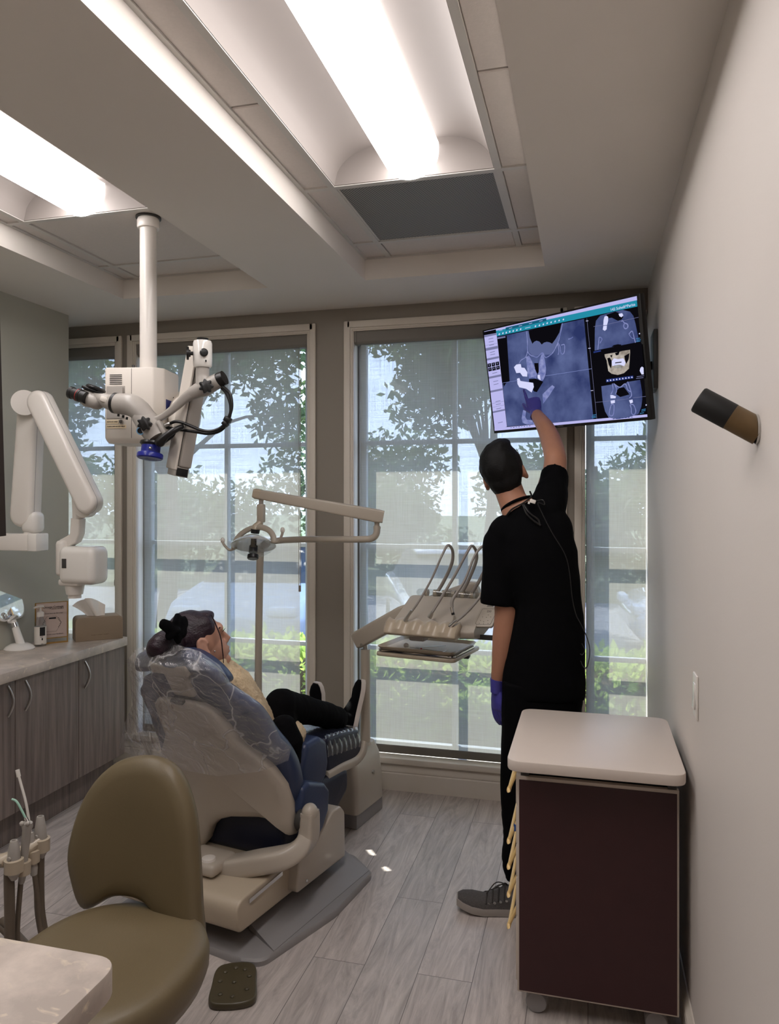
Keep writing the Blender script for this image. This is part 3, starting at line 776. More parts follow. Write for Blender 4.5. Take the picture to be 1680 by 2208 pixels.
# ================================================================ ASSISTANT HOSES (left)
hp = []
def hose_set():
    Yh = 1.95
    def A(px, py, dy=0): return at(px, py, Y=Yh + dy)
    t = thing('instrument_holder', 'tan instrument holder with hanging suction hoses at the left frame edge', 'instrument holder', A(40, 1850))
    m_ = MB(); bar = [A(-70, 1865, -.05), A(8, 1855, -.03), A(45, 1840, .02), A(85, 1810, .08)]
    m_.tube(bar, [(.024, .02)] * 4, 10); m_.tube([bar[0], bar[0] + V((-.3, .2, 0))], .02, 10); m_.build('arm', M['beige2'], t)
    tips = [((30, 1865), (30, 1812), (20, 1880, 12, 2130), .017), ((50, 1870), (58, 1790), (46, 1890, 38, 2120), .011),
            ((70, 1845), (66, 1795), (72, 1865, 85, 2070), .011), ((88, 1820), (87, 1760), (85, 1845, 95, 2070), .017)]
    dys = [-.03, .0, .05, .08]
    for i, ((bx, by), (tx, ty), (h0x, h0y, h1x, h1y), r) in enumerate(tips):
        dy = dys[i]; c = A(bx, by, dy); up_ = (A(tx, ty, dy) - c)
        m_ = MB(); m_.rings([[c + V((rr_ * math.cos(a), rr_ * math.sin(a), z)) for a in [k * 2 * PI / 20 for k in range(20)]] for rr_, z in ((r + .003, -.022), (r + .011, -.02), (r + .011, .018), (r + .003, .02))], caps=False, closed=True)
        m_.build('clip', M['beige2'], t)
        m_ = MB(); n_ = up_.length
        x_, y_, a_ = frame_of(up_)
        if r > .015:
            m_.lathe([(.009, -.045), (r, -.03), (r + .002, n_ * .2), (r, n_ * .6), (r * .66, n_ * .98), (r * .62, n_), (r * .45, n_), (r * .42, n_ * .9), (.002, n_ * .89)], c, up_, 20); m_.cyl(c + x_ * (r + .001) + up_ * .35, c + x_ * (r + .006) + up_ * .35, .006, seg=12)
            hd = m_.build('suction_handle', M['grey_sc'], t)
        elif i == 1:
            m_.lathe([(.008, -.05), (r, -.03), (r * 1.1, n_ * .5), (r * 1.2, n_), (r * 1.5, n_ + .012), (r * 1.3, n_ + .024), (.004, n_ + .028)], c, up_, 20)
            for sx_ in (-1, 1): m_.ell(c + up_ * 1.22 - V((0, .012, 0)) + RT * (sx_ * .009), (.0075, .0075, .0075), None, 12)
            hd = m_.build('air_water_syringe', M['grey_sc'], t)
            p = c + up_ + a_ * .026
            q0, q1, q2 = p, A(36, 1728, dy), A(26, 1723, dy)
            m_ = MB(); m_.tube([q0, q0 + (q1 - q0) * .2], .0055, 10); m_.build('nozzle', M['chrome'], hd)
            m_ = MB(); m_.tube(catmull([q0 + (q1 - q0) * .2, q1 - (q1 - q0) * .05, q2], 6), .0034, 8); m_.build('tip', M['teal_tip'], hd)
        else:
            m_.lathe([(.010, -.06), (.013, -.04), (r, 0), (r * 1.1, n_ * .5), (r * .8, n_), (.004, n_)], c, up_, 18); hd = m_.build('saliva_valve', M['grey_sc'], t)
            m_ = MB(); e0 = c + up_; e1 = A(40, 1672, dy); m_.tube(catmull([e0, e0 + (e1 - e0) * .5 + V((.006, 0, 0)), e1], 6), .0042, 10); d_ = (e1 - e0).normalized(); m_.tube([e1 - d_ * .004, e1 + d_ * .018], .0066, 12); m_.build('saliva_ejector', M['white_pl'], hd)
        e = A(h0x, h0y, dy); f = A(h1x, h1y, dy)
        m_ = MB(); m_.tube(catmull([c - a_ * .03, e, (e + f) / 2 + V((.008 * (-1) ** i, 0, 0)), f, V((f.x - .25, f.y + .1, .12))], 8), r * (.92 if r > .015 else .72), 12); m_.build('hose', M['hose'], t)
    # riser that carries the holder
    m_ = MB(); b0 = bar[0] + V((-.3, .2, 0)); m_.tube([b0, V((b0.x, b0.y, .02))], .022, 14); m_.cyl((b0.x, b0.y, 0), (b0.x, b0.y, .02), .12); m_.build('post', M['beige_arm'], t)
hose_set()

# ================================================================ ROLLING CART (right)
t = thing('supply_cart', 'dark maroon rolling drawer cart with a pale rounded top against the right wall', 'cart', (.02, 2.48, 0))
cx0, cx1, cy0, cy1 = -.206, .252, 2.285, 2.70
m_ = MB(); pts = rpoly([(-.228, 2.178), (.262, 2.178), (.262, 2.742), (-.228, 2.742)], .045, 8)
m_.prism([V((p.x, p.y, .768)) for p in pts], V((0, 0, .032)), bevel=.004); m_.build('cart_top', M['cart_top'], t, smooth=30)
zb0, zb1 = .072, .720
m_ = MB(); m_.bbox(cx0 + .012, cx1, cy0 + .02, cy1, zb0 + .012, zb1 - .02); m_.build('body', M['edge'], t, smooth=0)
m_ = MB(); m_.bbox(cx0, cx1, cy0 - .001, cy0 + .02, zb0, zb1, bevel=.002); m_.build('side_frame', M['edge'], t, smooth=30)
m_ = MB(); m_.bbox(cx0 + .006, cx1 - .006, cy0 - .003, cy0 - .001, zb0 + .006, zb1 - .010); m_.build('side_panel', M['maroon'], t, smooth=0)
m_ = MB(); m_.bbox(cx0 + .03, cx1 - .01, cy0 + .03, cy1 - .02, zb1 - .02, .768); m_.build('top_riser', M['black'], t, smooth=0)
for x_ in (cx0 + .022, cx1 - .018):
    m_ = MB(); m_.bbox(x_ - .012, x_ + .012, cy0 + .004, cy0 + .03, zb1, .757, bevel=.001); m_.cyl((x_ - .006, cy0 + .003, zb1 + .005), (x_ + .006, cy0 + .003, zb1 + .005), .003); m_.build('bracket', M['dark_grey'], t)
dz = [(.625, .716), (.505, .62), (.405, .50), (.285, .40), (.09, .28)]
for i, (a, b) in enumerate(dz):
    m_ = MB(); m_.bbox(cx0 - .006, cx0 + .012, cy0 + .022, cy1 - .002, a, b, bevel=.003); d = m_.build('drawer', M['edge'], t, smooth=30)
for i, (za, zb_) in enumerate([(1720, 1642), (1830, 1755), (1885, 1820), (1945, 1870), (2012, 1925)]):
    yh0, yh1 = cy0 + .05, cy1 - .05
    lo = at(1098, za - 20, Y=yh0); hi = at(1110, zb_, Y=yh0)
    x_o = cx0 - .03; z_l = max(.12, lo.z) ; z_h = z_l + .075
    m_ = MB(); m_.tube(catmull([(cx0 + .004, yh0, z_h), (x_o + .006, yh0, z_l + .012), (x_o, yh0, z_l), (x_o + .001, yh0 + .012, z_l - .004), (x_o, yh1 - .012, z_l - .004), (x_o, yh1, z_l), (x_o + .006, yh1, z_l + .012), (cx0 + .004, yh1, z_h)], 5), .0058, 10)
    m_.build('handle', M['yellow'], t)
    if i == 1:
        m_ = MB(); p_ = V((x_o + .016, yh0, z_l + .036)); m_.tube([p_ - V((.004, 0, -.006)) * -1 - V((.006, 0, .012)) * .0, p_ + V((.006, 0, .014))], .0072, 12); m_.build('tape_band', pm('blue_tape', (40, 78, 140), .5), t)
for x_ in (cx0 + .055, cx1 - .06):
    for y_ in (cy0 + .04, cy1 - .05):
        m_ = MB()
        for s_ in (-1, 1): m_.lathe([(0, -.007), (.029, -.007), (.032, -.003), (.032, .003), (.029, .007), (0, .007)], (x_, y_ + s_ * .012, .032), (0, 1, 0), 24)
        m_.box((x_, y_, .052), (.034, .016, .036), None, .008); m_.build('caster', M['grey_base'], t)

# ================================================================ WALL ITEMS
bp = at(1634, 925, X=XR); tp = at(1567, 878, X=XR - .075)
t = thing('wall_peg', 'short slanted peg with a black end and bronze foot on the right wall', 'wall peg', bp)
ax_ = V((-.072, 0.012, .046)); n_ = ax_.length
m_ = MB(); m_.lathe([(0, -.012), (.0235, -.012), (.0235, n_ * .5), (0, n_ * .5)], bp + V((-.006, 0, 0)), ax_, 28); m_.build('foot', M['bronze'], t)
m_ = MB(); m_.lathe([(0, n_ * .5), (.0238, n_ * .5), (.0238, n_ * 1.2), (.022, n_ * 1.23), (0, n_ * 1.23)], bp + V((-.006, 0, 0)), ax_, 28); m_.build('cap', M['rubber'], t)
m_ = MB(); m_.lathe([(0, 0), (.026, 0), (.026, .004), (0, .004)], bp + V((-.0002, 0, 0)), (-1, 0, 0), 28); m_.build('plate', M['steel'], t)
sw = at(1503, 1500, X=XR)
t = thing('light_switch', 'white rocker switch plate on the right wall above the cart', 'light switch', sw)
m_ = MB(); m_.box(sw - V((.003, 0, 0)), (.006, .072, .117), None, .003); m_.build('plate', M['white_pl'], t)
m_ = MB(); m_.box(sw - V((.0075, 0, 0)), (.004, .034, .068), Euler((0, .04, 0)).to_matrix(), .0015); m_.build('rocker', M['white_gl'], t)

# ================================================================ FOOT PEDAL
pc = V((-1.084, 2.176, 0)); pa = math.radians(22)
R_ = Matrix.Rotation(pa, 3, 'Z')
t = thing('foot_pedal', 'flat olive-brown foot control with round studs on the floor beside the stool', 'foot pedal', pc)
BOp = [(-.06, -.092), (.06, -.092), (.07, 0), (.052, .096), (-.052, .096), (-.07, 0)]
pts = catmull([V((p[0], p[1], 0)) for p in BOp], 6, closed=True)
m_ = MB(); m_.prism([pc + R_ @ p for p in pts], V((0, 0, .022)), bevel=.006, seg=3); m_.build('body', M['pedal'], t)
for p in ((0, .0), (-.032, .055), (.03, .06), (-.045, 0.01), (.046, .025), (-.038, -.055), (.042, -.04), (.0, -.07), (.0, .072)):
    m_ = MB(); m_.ell(pc + R_ @ V((p[0], p[1], .022)), (.008, .008, .005), None, 12); m_.build('stud', M['pedal'], t)
# ================================================================ DENTAL CHAIR (own frame: x to its left-right, y towards the toes)
CA = math.radians(11); CD = V((math.sin(CA), math.cos(CA), 0)); CR = V((math.cos(CA), -math.sin(CA), 0)); CO = V((-1.315, 2.34, 0))
def Lc(x, y, z): return CO + CR * x + CD * y + UP * z
def toL(P): q = P - CO; return (q.dot(CR), q.dot(CD), q.z)
def lx(px, py, x): return onplane(px, py, Lc(x, 0, 0), CR)
def ly(px, py, y): return onplane(px, py, Lc(0, y, 0), CD)
def lz(px, py, z): return at(px, py, z=z)
XC = -.09
def ysh(z):
    """rear line of the backrest seen from the side"""
    K = [(.0, .25), (.30, .25), (.43, .235), (.60, .175), (.78, .055), (.90, -.03), (1.0, -.10)]
    if z <= K[0][0]: return K[0][1]
    for (a, ya), (b, yb) in zip(K[:-1], K[1:]):
        if z <= b:
            t = (z - a) / (b - a); return ya + (yb - ya) * t
    return K[-1][1]
def onback(px, py, off=0):
    d = sight(px, py); lo, hi = 1.6, 4.0
    def g(t):
        x, y, z = toL(CAM + d * t); return y - ysh(z) - off - bulge(x)
    for _ in range(50):
        m = (lo + hi) / 2
        if g(m) < 0: lo = m
        else: hi = m
    return toL(CAM + d * lo)
def bulge(x): return .55 * min(.09, (x - XC) ** 2)
chair = thing('dental_chair', 'reclined dental chair with navy cushions and beige shell carrying the patient', 'dental chair', Lc(XC, .35, 0))
# shell
right = [(393, 1511), (430, 1518), (457, 1534), (488, 1570), (517, 1606), (545, 1626), (591, 1660), (617, 1693), (627, 1730), (632, 1770), (636, 1800), (627, 1803), (618, 1785), (598, 1770), (560, 1763), (500, 1762), (472, 1768), (455, 1785), (446, 1812), (436, 1826)]
O2 = [onback(*p) for p in right]; O2 = [(x, z) for x, y, z in O2]
left = [(2 * XC - x - .0, z) for x, z in O2 if z > .30]
out = O2 + [(-.26, O2[-1][1]), (-.335, .30)] + [(x, z) for x, z in reversed(left) if x < -.12]
out = [V((p[0], p[1], 0)) for p in out]
def shell_ring(s, d, c=(XC, .56)):
    r = []
    for p in out:
        x = c[0] + (p.x - c[0]) * s; z = c[1] + (p.y - c[1]) * s
        r.append(Lc(x, ysh(z) + bulge(x) + d, z))
    return r
m_ = MB(); m_.rings([shell_ring(.05, .05), shell_ring(.5, .05), shell_ring(.93, .05), shell_ring(.985, .035), shell_ring(1, .012), shell_ring(.985, -.002), shell_ring(.955, -.010), shell_ring(.85, -.016), shell_ring(.6, -.02), shell_ring(.3, -.021), shell_ring(.05, -.021)])
m_.build('backrest_shell', M['beige'], chair, smooth=50)
# cushion (wider than the shell)
cr = [(470, 1470), (522, 1500), (558, 1523), (596, 1575), (627, 1611), (650, 1670), (653, 1713), (640, 1739), (618, 1745)]
C2 = [onback(*p, .075) for p in cr]; C2 = [(x, z) for x, y, z in C2]
co_ = [V((XC, C2[0][1] + .015, 0))] + [V((x, z, 0)) for x, z in C2] + [V((XC, C2[-1][1] - .01, 0))] + [V((2 * XC - x, z, 0)) for x, z in reversed(C2)]
co_ = catmull(co_, 4, closed=True)
def cush_ring(s, d, c=(XC, .62)):
    r = []
    for p in co_:
        x = c[0] + (p.x - c[0]) * s; z = c[1] + (p.y - c[1]) * s
        r.append(Lc(x, ysh(z) + .25 * bulge(x) + d, z))
    return r
m_ = MB(); m_.rings([cush_ring(.05, .055), cush_ring(.7, .055), cush_ring(.94, .055), cush_ring(.99, .068), cush_ring(1, .09), cush_ring(.985, .125), cush_ring(.93, .145), cush_ring(.8, .13), cush_ring(.5, .115), cush_ring(.05, .11)])
m_.build('backrest_cushion', M['navy'], chair, smooth=180)
# headrest
hr = [ly(*p, .0) for p in ((292, 1440), (310, 1405), (360, 1393), (420, 1400), (462, 1432), (482, 1470), (460, 1482), (420, 1456), (360, 1440), (310, 1448))]
hc = sum((toL(p)[0] for p in hr)) / len(hr), sum((toL(p)[2] for p in hr)) / len(hr)
ho = catmull([V((toL(p)[0], toL(p)[2], 0)) for p in hr], 5, closed=True)
m_ = MB(); m_.rings([[Lc(hc[0] + (p.x - hc[0]) * s, d - .35 * ((p.y - hc[1])), hc[1] + (p.y - hc[1]) * s) for p in ho] for s, d in ((.1, -.035), (.7, -.035), (.95, -.02), (1, .01), (.97, .05), (.8, .07), (.1, .05))])
m_.build('headrest', M['navy'], chair, smooth=180)
m_ = MB()
b0, b1 = toL(ly(350, 1445, -.03)), toL(ly(395, 1510, -.03))
m_.box(Lc((b0[0] + b1[0]) / 2 - .01, .01, (b0[2] + b1[2]) / 2 + .02), (.10, .035, .17), Matrix((CR, CD, UP)).transposed() @ Euler((.55, 0, 0)).to_matrix(), .014, 3)
m_.box(Lc((b0[0] + b1[0]) / 2 - .01, -.03, b0[2] + .012), (.17, .03, .05), Matrix((CR, CD, UP)).transposed() @ Euler((.4, 0, 0)).to_matrix(), .012, 3)
m_.build('headrest_bracket', M['beige'], chair)
m_ = MB(); p_ = onback(383, 1512, -.016); m_.box(Lc(p_[0], p_[1], p_[2]), (.055, .02, .016), Matrix((CR, CD, UP)).transposed() @ Euler((.5, 0, 0)).to_matrix(), .004); m_.build('latch', M['dark_grey'], chair)
# seat, rear of it shows in the shell cut-out
def yz_prism(mb, pts, x0, x1, bevel=.02, seg=3): mb.prism([Lc(x0, p[0], p[1]) for p in pts], CR * (x1 - x0), bevel=bevel, seg=seg)
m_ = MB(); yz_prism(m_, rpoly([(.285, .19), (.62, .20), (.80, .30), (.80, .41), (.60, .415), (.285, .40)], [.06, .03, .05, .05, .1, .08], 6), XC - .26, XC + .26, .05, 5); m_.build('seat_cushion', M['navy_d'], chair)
# seat bolster at the right side
pb = [toL(lx(*p, .225)) for p in ((644, 1752), (650, 1700), (664, 1686), (698, 1688), (708, 1702), (706, 1745), (694, 1785), (680, 1812), (664, 1800))]
m_ = MB(); yz_prism(m_, rpoly([(p[1], p[2]) for p in pb], .02, 4), .10, .235, .018, 4); m_.build('seat_bolster', M['navy'], chair)
# knee section and leg rest
pk = [toL(lx(*p, .16)) for p in ((645, 1725), (648, 1660), (660, 1605), (690, 1588), (704, 1596), (708, 1640), (704, 1672), (690, 1700))]
m_ = MB(); yz_prism(m_, rpoly([(p[1], p[2]) for p in pk], .03, 5), 2 * XC - .16, .165, .03, 4); m_.build('knee_cushion', M['navy'], chair)
pl_ = [toL(lx(*p, .15)) for p in ((700, 1592), (735, 1580), (772, 1572), (780, 1598), (774, 1640), (706, 1668))]
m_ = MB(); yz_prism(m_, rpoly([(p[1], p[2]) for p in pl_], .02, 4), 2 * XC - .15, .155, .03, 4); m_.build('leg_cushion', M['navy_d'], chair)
def film(name, rgb, opac, rough, gloss, crease=.45, cs=7, bump=.12):
    m, N, L = new_mat(name); N.remove(N['Principled BSDF'])
    t = N.new('ShaderNodeBsdfTransparent'); t.inputs['Color'].default_value = (.95, .96, .98, 1)
    g = N.new('ShaderNodeBsdfGlossy'); g.inputs['Roughness'].default_value = rough; g.inputs['Color'].default_value = (1, 1, 1, 1)
    d = N.new('ShaderNodeBsdfTranslucent'); d.inputs['Color'].default_value = lin(rgb); d2 = N.new('ShaderNodeBsdfDiffuse'); d2.inputs['Color'].default_value = lin(rgb)
    dd = N.new('ShaderNodeMixShader'); dd.inputs['Fac'].default_value = .3; L.new(d2.outputs[0], dd.inputs[1]); L.new(d.outputs[0], dd.inputs[2])
    a = N.new('ShaderNodeMixShader'); a.inputs['Fac'].default_value = opac; L.new(t.outputs[0], a.inputs[1]); L.new(dd.outputs[0], a.inputs[2])
    b = N.new('ShaderNodeMixShader'); fr = N.new('ShaderNodeLayerWeight'); fr.inputs['Blend'].default_value = .5; pw = N.new('ShaderNodeMath'); pw.operation = 'POWER'; pw.inputs[1].default_value = 4; L.new(fr.outputs['Facing'], pw.inputs[0])
    ml = N.new('ShaderNodeMath'); ml.operation = 'MULTIPLY_ADD'; ml.inputs[1].default_value = .85; ml.inputs[2].default_value = gloss + .03; L.new(pw.outputs[0], ml.inputs[0]); L.new(ml.outputs[0], b.inputs['Fac'])
    L.new(a.outputs[0], b.inputs[1]); L.new(g.outputs[0], b.inputs[2]); L.new(b.outputs[0], N['Material Output'].inputs['Surface'])
    tc = N.new('ShaderNodeTexCoord'); n = N.new('ShaderNodeTexNoise'); n.inputs['Scale'].default_value = 16; n.inputs['Detail'].default_value = 4; n.inputs['Distortion'].default_value = 1.5; L.new(tc.outputs['Object'], n.inputs['Vector'])
    bp_ = N.new('ShaderNodeBump'); bp_.inputs['Strength'].default_value = bump; bp_.inputs['Distance'].default_value = .02; L.new(n.outputs['Fac'], bp_.inputs['Height'])
    n2 = N.new('ShaderNodeTexNoise'); n2.inputs['Scale'].default_value = 5; n2.inputs['Detail'].default_value = 3; L.new(tc.outputs['Object'], n2.inputs['Vector'])
    vm = N.new('ShaderNodeVectorMath'); vm.operation = 'MULTIPLY_ADD'; vm.inputs[1].default_value = (.25, .25, .25); L.new(n2.outputs['Color'], vm.inputs[0]); L.new(tc.outputs['Object'], vm.inputs[2])
    mp = N.new('ShaderNodeMapping'); mp.inputs['Scale'].default_value = (1, 1, .45); L.new(vm.outputs[0], mp.inputs['Vector'])
    vo = N.new('ShaderNodeTexVoronoi'); vo.feature = 'DISTANCE_TO_EDGE'; vo.inputs['Scale'].default_value = cs; L.new(mp.outputs[0], vo.inputs['Vector'])
    mr = N.new('ShaderNodeMapRange'); mr.inputs['From Min'].default_value = 0; mr.inputs['From Max'].default_value = .035; mr.inputs['To Min'].default_value = crease; mr.inputs['To Max'].default_value = 0; L.new(vo.outputs['Distance'], mr.inputs['Value'])
    m2 = N.new('ShaderNodeMath'); m2.operation = 'MULTIPLY'; L.new(mr.outputs[0], m2.inputs[0]); L.new(n2.outputs['Fac'], m2.inputs[1])
    m3 = N.new('ShaderNodeMath'); m3.operation = 'ADD'; m3.inputs[1].default_value = opac; L.new(m2.outputs[0], m3.inputs[0]); L.new(m3.outputs[0], a.inputs['Fac']); L.new(bp_.outputs[0], g.inputs['Normal']); L.new(bp_.outputs[0], fr.inputs['Normal'])
    return m
M['film'] = film('clear_plastic_film', (222, 220, 222), .13, .07, .04, .75, 6, .9)
M['film_shiny'] = film('stretched_film', (120, 124, 136), .06, .08, .08, .3, 14, .25)
# clear film stretched over the leg rest
y0_, z0_ = pl_[0][1], pl_[0][2]; y1_, z1_ = pl_[2][1], pl_[2][2]
slope = (z1_ - z0_) / (y1_ - y0_)
def filmpt(u, v):
    y = y0_ + .01 + (y1_ - y0_ - .0) * u
    top = z0_ + slope * (y - y0_) + .008
    a = v * 2 - 1
    x = XC + a * .262
    drop = max(0, abs(a) - .9) / .1
    rip = .0025 * math.sin(u * 45 + 3 * math.sin(v * 30)) * (drop > 0)
    xx = max(XC - .25, min(XC + .25, x)) + (1 if a > 0 else -1) * rip
    return Lc(xx, y, top - drop * .085 + .0025 * math.sin(u * 55 + 3 * a))
m_ = MB(); m_.sheet(filmpt, 60, 60); m_.build('film_cover', M['film_shiny'], chair, smooth=180)
# link arm, pivots
def rect_tube(mb, path, w, h, up=UP, seg=5, bev=.3):
    path = [V(p) for p in path]; n = len(path); R = []
    ww = lerp_list(w, n) if isinstance(w, list) else [w] * n; hh = lerp_list(h, n) if isinstance(h, list) else [h] * n
    for i in range(n):
        tg = (path[min(i + 1, n - 1)] - path[max(i - 1, 0)]).normalized(); x, y, a = frame_of(tg, up)
        o = rpoly([(-ww[i] / 2, -hh[i] / 2), (ww[i] / 2, -hh[i] / 2), (ww[i] / 2, hh[i] / 2), (-ww[i] / 2, hh[i] / 2)], min(ww[i], hh[i]) * bev, 4)
        R.append([path[i] + x * p.x + y * p.y for p in o])
    mb.rings(R)
a_ = [Lc(-.42, .16, .185), Lc(-.1, .15, .185), lx(560, 1859, .14), lx(625, 1843, .235), lx(662, 1811, .262), lx(668, 1768, .266), lx(668, 1750, .266)]
m_ = MB(); rect_tube(m_, catmull(a_, 7), [.07, .075, .075, .07, .06, .055, .05], [.095, .095, .095, .092, .08, .075, .07], up=CD); m_.ell(lx(668, 1752, .266), (.030, .034, .034), None, 18); m_.build('link_arm', M['beige'], chair, smooth=50)
pv = lx(652, 1768, .235)
m_ = MB(); m_.lathe([(0, -.012), (.038, -.012), (.04, -.008), (.04, .008), (.038, .012), (0, .012)], pv, CR, 28); m_.build('pivot_ring', M['dark_grey'], chair)
# tray with knob behind the stool
m_ = MB(); kp = ly(450, 1860, .10); kl = toL(kp); m_.box(Lc(kl[0] - .03, .13, kl[2] - .012), (.16, .14, .045), Matrix((CR, CD, UP)).transposed(), .015, 3); m_.build('rear_cover', M['beige'], chair)
m_ = MB(); m_.lathe([(0, 0), (.026, 0), (.028, .008), (.024, .02), (0, .022)], kp - UP * .002, (0, 0, 1), 24); m_.build('knob', M['white_pl'], chair)
# lift body
m_ = MB(); yz_prism(m_, rpoly([(-.005, .095), (.36, .085), (.36, .205), (.24, .212), (-.02, .205)], [.03, .01, .02, .05, .05], 5), -.40, .19, .022, 4); m_.build('lift_body', M['beige2'], chair, smooth=35)
m_ = MB(); m_.sheet(lambda u, v: Lc(.191 - .0 * v, .05 + .20 * u, .190 + .006 * u - .014 * v), 8, 2, thick=.004); m_.build('trim_strip', M['chrome'], chair)
ps = [(.29, .10), (.66, .085), (.655, .27), (.62, .305), (.56, .305), (.40, .225), (.31, .22)]
m_ = MB(); yz_prism(m_, rpoly(ps, [.02, .01, .03, .03, .05, .05, .03], 5), .08, .228, .016, 3); m_.build('side_shell', M['beige'], chair, smooth=35)
m_ = MB(); s0 = lx(661, 1899, .2285); m_.ell(s0, (.006, .006, .006), None, 12); m_.build('screw', M['chrome'], chair)
m_ = MB(); yz_prism(m_, [(.30, .11), (.62, .11), (.62, .24), (.30, .24)], -.36, .085, .01); m_.build('lift_column', M['dark_grey'], chair)
# base plate
bo = rpoly([(-.42, .02), (.20, -.012), (.275, .01), (.345, .38), (.335, .70), (.20, .80), (-.42, .80)], [.05, .05, .06, .2, .07, .06, .05], 6)
m_ = MB()
def bring(dx, z): return [Lc(XC + (p.x - XC) * dx, .39 + (p.y - .39) * dx, z) for p in bo]
m_.rings([bring(1, 0), bring(1, .016), bring(.985, .024)]); m_.build('base_plate', M['grey_base'], chair, smooth=40)
m_ = MB(); m_.prism([Lc(*p) for p in [(.10, .02, .022), (.31, .15, .0238), (.31, .66, .0238), (.12, .76, .022), (.12, .76, .05), (.10, .02, .05)][:0]] or [Lc(.16, .77, .02), Lc(.16, .77, .050), Lc(.315, .70, .026), Lc(.315, .70, .02)], Lc(.125, .14, 0) - Lc(.16, .77, 0) ); m_.build('base_ridge', M['grey_base'], chair, smooth=0)

# utility box at the toe end
ub = thing('utility_box', 'glossy beige floor box with a grey plinth under the toe end of the dental chair', 'utility box', Lc(-.19, 1.18, 0))
m_ = MB(); m_.prism([Lc(*p, 0) for p in [(-.45, 1.06), (.065, 1.06), (.065, 1.33), (-.45, 1.33)]], V((0, 0, .07)), bevel=.006); m_.build('plinth', M['grey_base'], ub)
m_ = MB(); R4 = lambda s, d, z, dz=0: [Lc(p[0], p[1], z + (dz if p[1] > 1.2 else 0)) for p in rpoly([(-.455 + d, 1.05), (.072 - d, 1.05), (.072 - d, 1.335 - d), (-.455 + d, 1.335 - d)], .03, 4)]
m_.rings([R4(1, 0, .07), R4(1, .002, .20), R4(1, .012, .30), R4(1, .03, .325, .03)]); m_.build('housing', M['beige'], ub, smooth=35)
m_ = MB(); k_ = lx(797, 1663, .05); m_.cyl(k_, k_ + CR * .025, .008); m_.build('tap', M['steel'], ub)

# ================================================================ DELIVERY UNIT
du = thing('delivery_unit', 'beige instrument delivery unit on a curved post, left of the standing person', 'delivery unit', Lc(.02, 1.22, .3))
pt = ly(788, 1400, 1.22)
m_ = MB(); pb_ = V((pt.x, pt.y, .354)); m_.tube([pt, pb_], [.023, .0245], 24); m_.tube([pb_ + UP * .012, pb_], [.03, .034], 24); m_.build('post', M['beige_arm'], du, smooth=50)
pz = [lx(786, 1600, .155), lx(780, 1622, .155), lx(765, 1640, .15), lx(735, 1655, .15), lx(703, 1674, .15)]
m_ = MB(); rect_tube(m_, catmull(pz, 8), .04, [.03, .036, .036, .034, .03], up=CR, bev=.4); m_.build('leg_rest_rim', M['beige_arm'], chair, smooth=50)
m_ = MB(); m_.cyl(pt - UP * .002, ly(787, 1384, 1.22), .012); m_.build('swivel_pin', M['steel'], du)
m_ = MB(); q0, q1, q2 = ly(768, 1382, 1.22), ly(870, 1326, 1.22), ly(1032, 1268, 1.26)
rect_tube(m_, [q0, q0 + (q1 - q0) * .06, q1, q2 - (q2 - q1) * .06, q2], [.05, .07, .075, .07, .05], [.07, .085, .09, .085, .06], up=UP, bev=.2); m_.build('spring_arm', M['beige_arm'], du, smooth=40)
for p in ((779, 1390, 1.18), (1022, 1283, 1.22)):
    m_ = MB(); m_.cyl(ly(*p), ly(*p) - CD * .004, .006, seg=10); m_.build('screw', M['steel'], du)
# console body
def cp(x, y, z): return Lc(x, y, z)
cons = [(.285, 1.0, .985), (.635, 1.0, .985)]
m_ = MB()
sec = [(.985, .958), (.975, .985), (1.0, 1.01), (1.17, 1.105), (1.215, 1.10), (1.225, 1.06), (1.20, .99), (1.06, .945)]
R = []
for x, ins in ((.285, .02), (.292, .006), (.305, 0), (.62, 0), (.655, .004), (.672, .02)):
    c0_ = (1.09, 1.02); R.append([Lc(x + .06 * (p[0] - 1.0), c0_[0] + (p[0] - c0_[0]) * (1 - ins * 3), c0_[1] + (p[1] - c0_[1]) * (1 - ins * 3)) for p in rpoly(sec, .012, 3)])
m_.rings(R); m_.build('console', M['beige_arm'], du, smooth=45)
m_ = MB(); m_.tube([Lc(.335, 1.185, 1.118), Lc(.66, 1.185, 1.118)], .018, 16, round=True); m_.build('light_tube', M['clear_pl'], du)
for i in range(7):
    m_ = MB(); x_ = .36 + i * .045; m_.tube([Lc(x_, 1.185, 1.118), Lc(x_ + .016, 1.185, 1.118)], .0165, 14); m_.build('tube_band', M['beige2'], du)
# wavy handpiece rest
R = []; n = 90
for i in range(n + 1):
    u = i / n; x = .262 + (.612 - .262) * u; e = min(u, 1 - u)
    g = .5 - .5 * math.cos(2 * PI * 5 * u); g = (1 - g) ** 1.0 if False else (0 if e < .03 else .5 - .5 * math.cos(2 * PI * 5 * (u)))
    k = min(1, e / .03); f = .7 + .3 * math.sin(k * PI / 2)
    dn = .016 * g
    sec_ = [(.955, .952), (.932 + dn * .4, .962), (.935 + dn, .985 - dn * .3), (.965 + dn * .3, 1.02 - dn), (.99, 1.028 - dn * .8), (1.01, 1.01), (1.01, .955)]
    R.append([Lc(x + .05 * (p[1] - .99), .975 + (p[0] - .975) * f, .985 + (p[1] - .985) * f) for p in rpoly(sec_, .008, 3)])
m_ = MB(); m_.rings(R); m_.build('handpiece_rest', M['beige2'], du, smooth=50)
m_ = MB(); m_.box(Lc(.40, 1.02, .94), (.075, .06, .03), Matrix((CR, CD, UP)).transposed(), .01, 3); m_.build('handle_grip', M['grey_sc'], du)
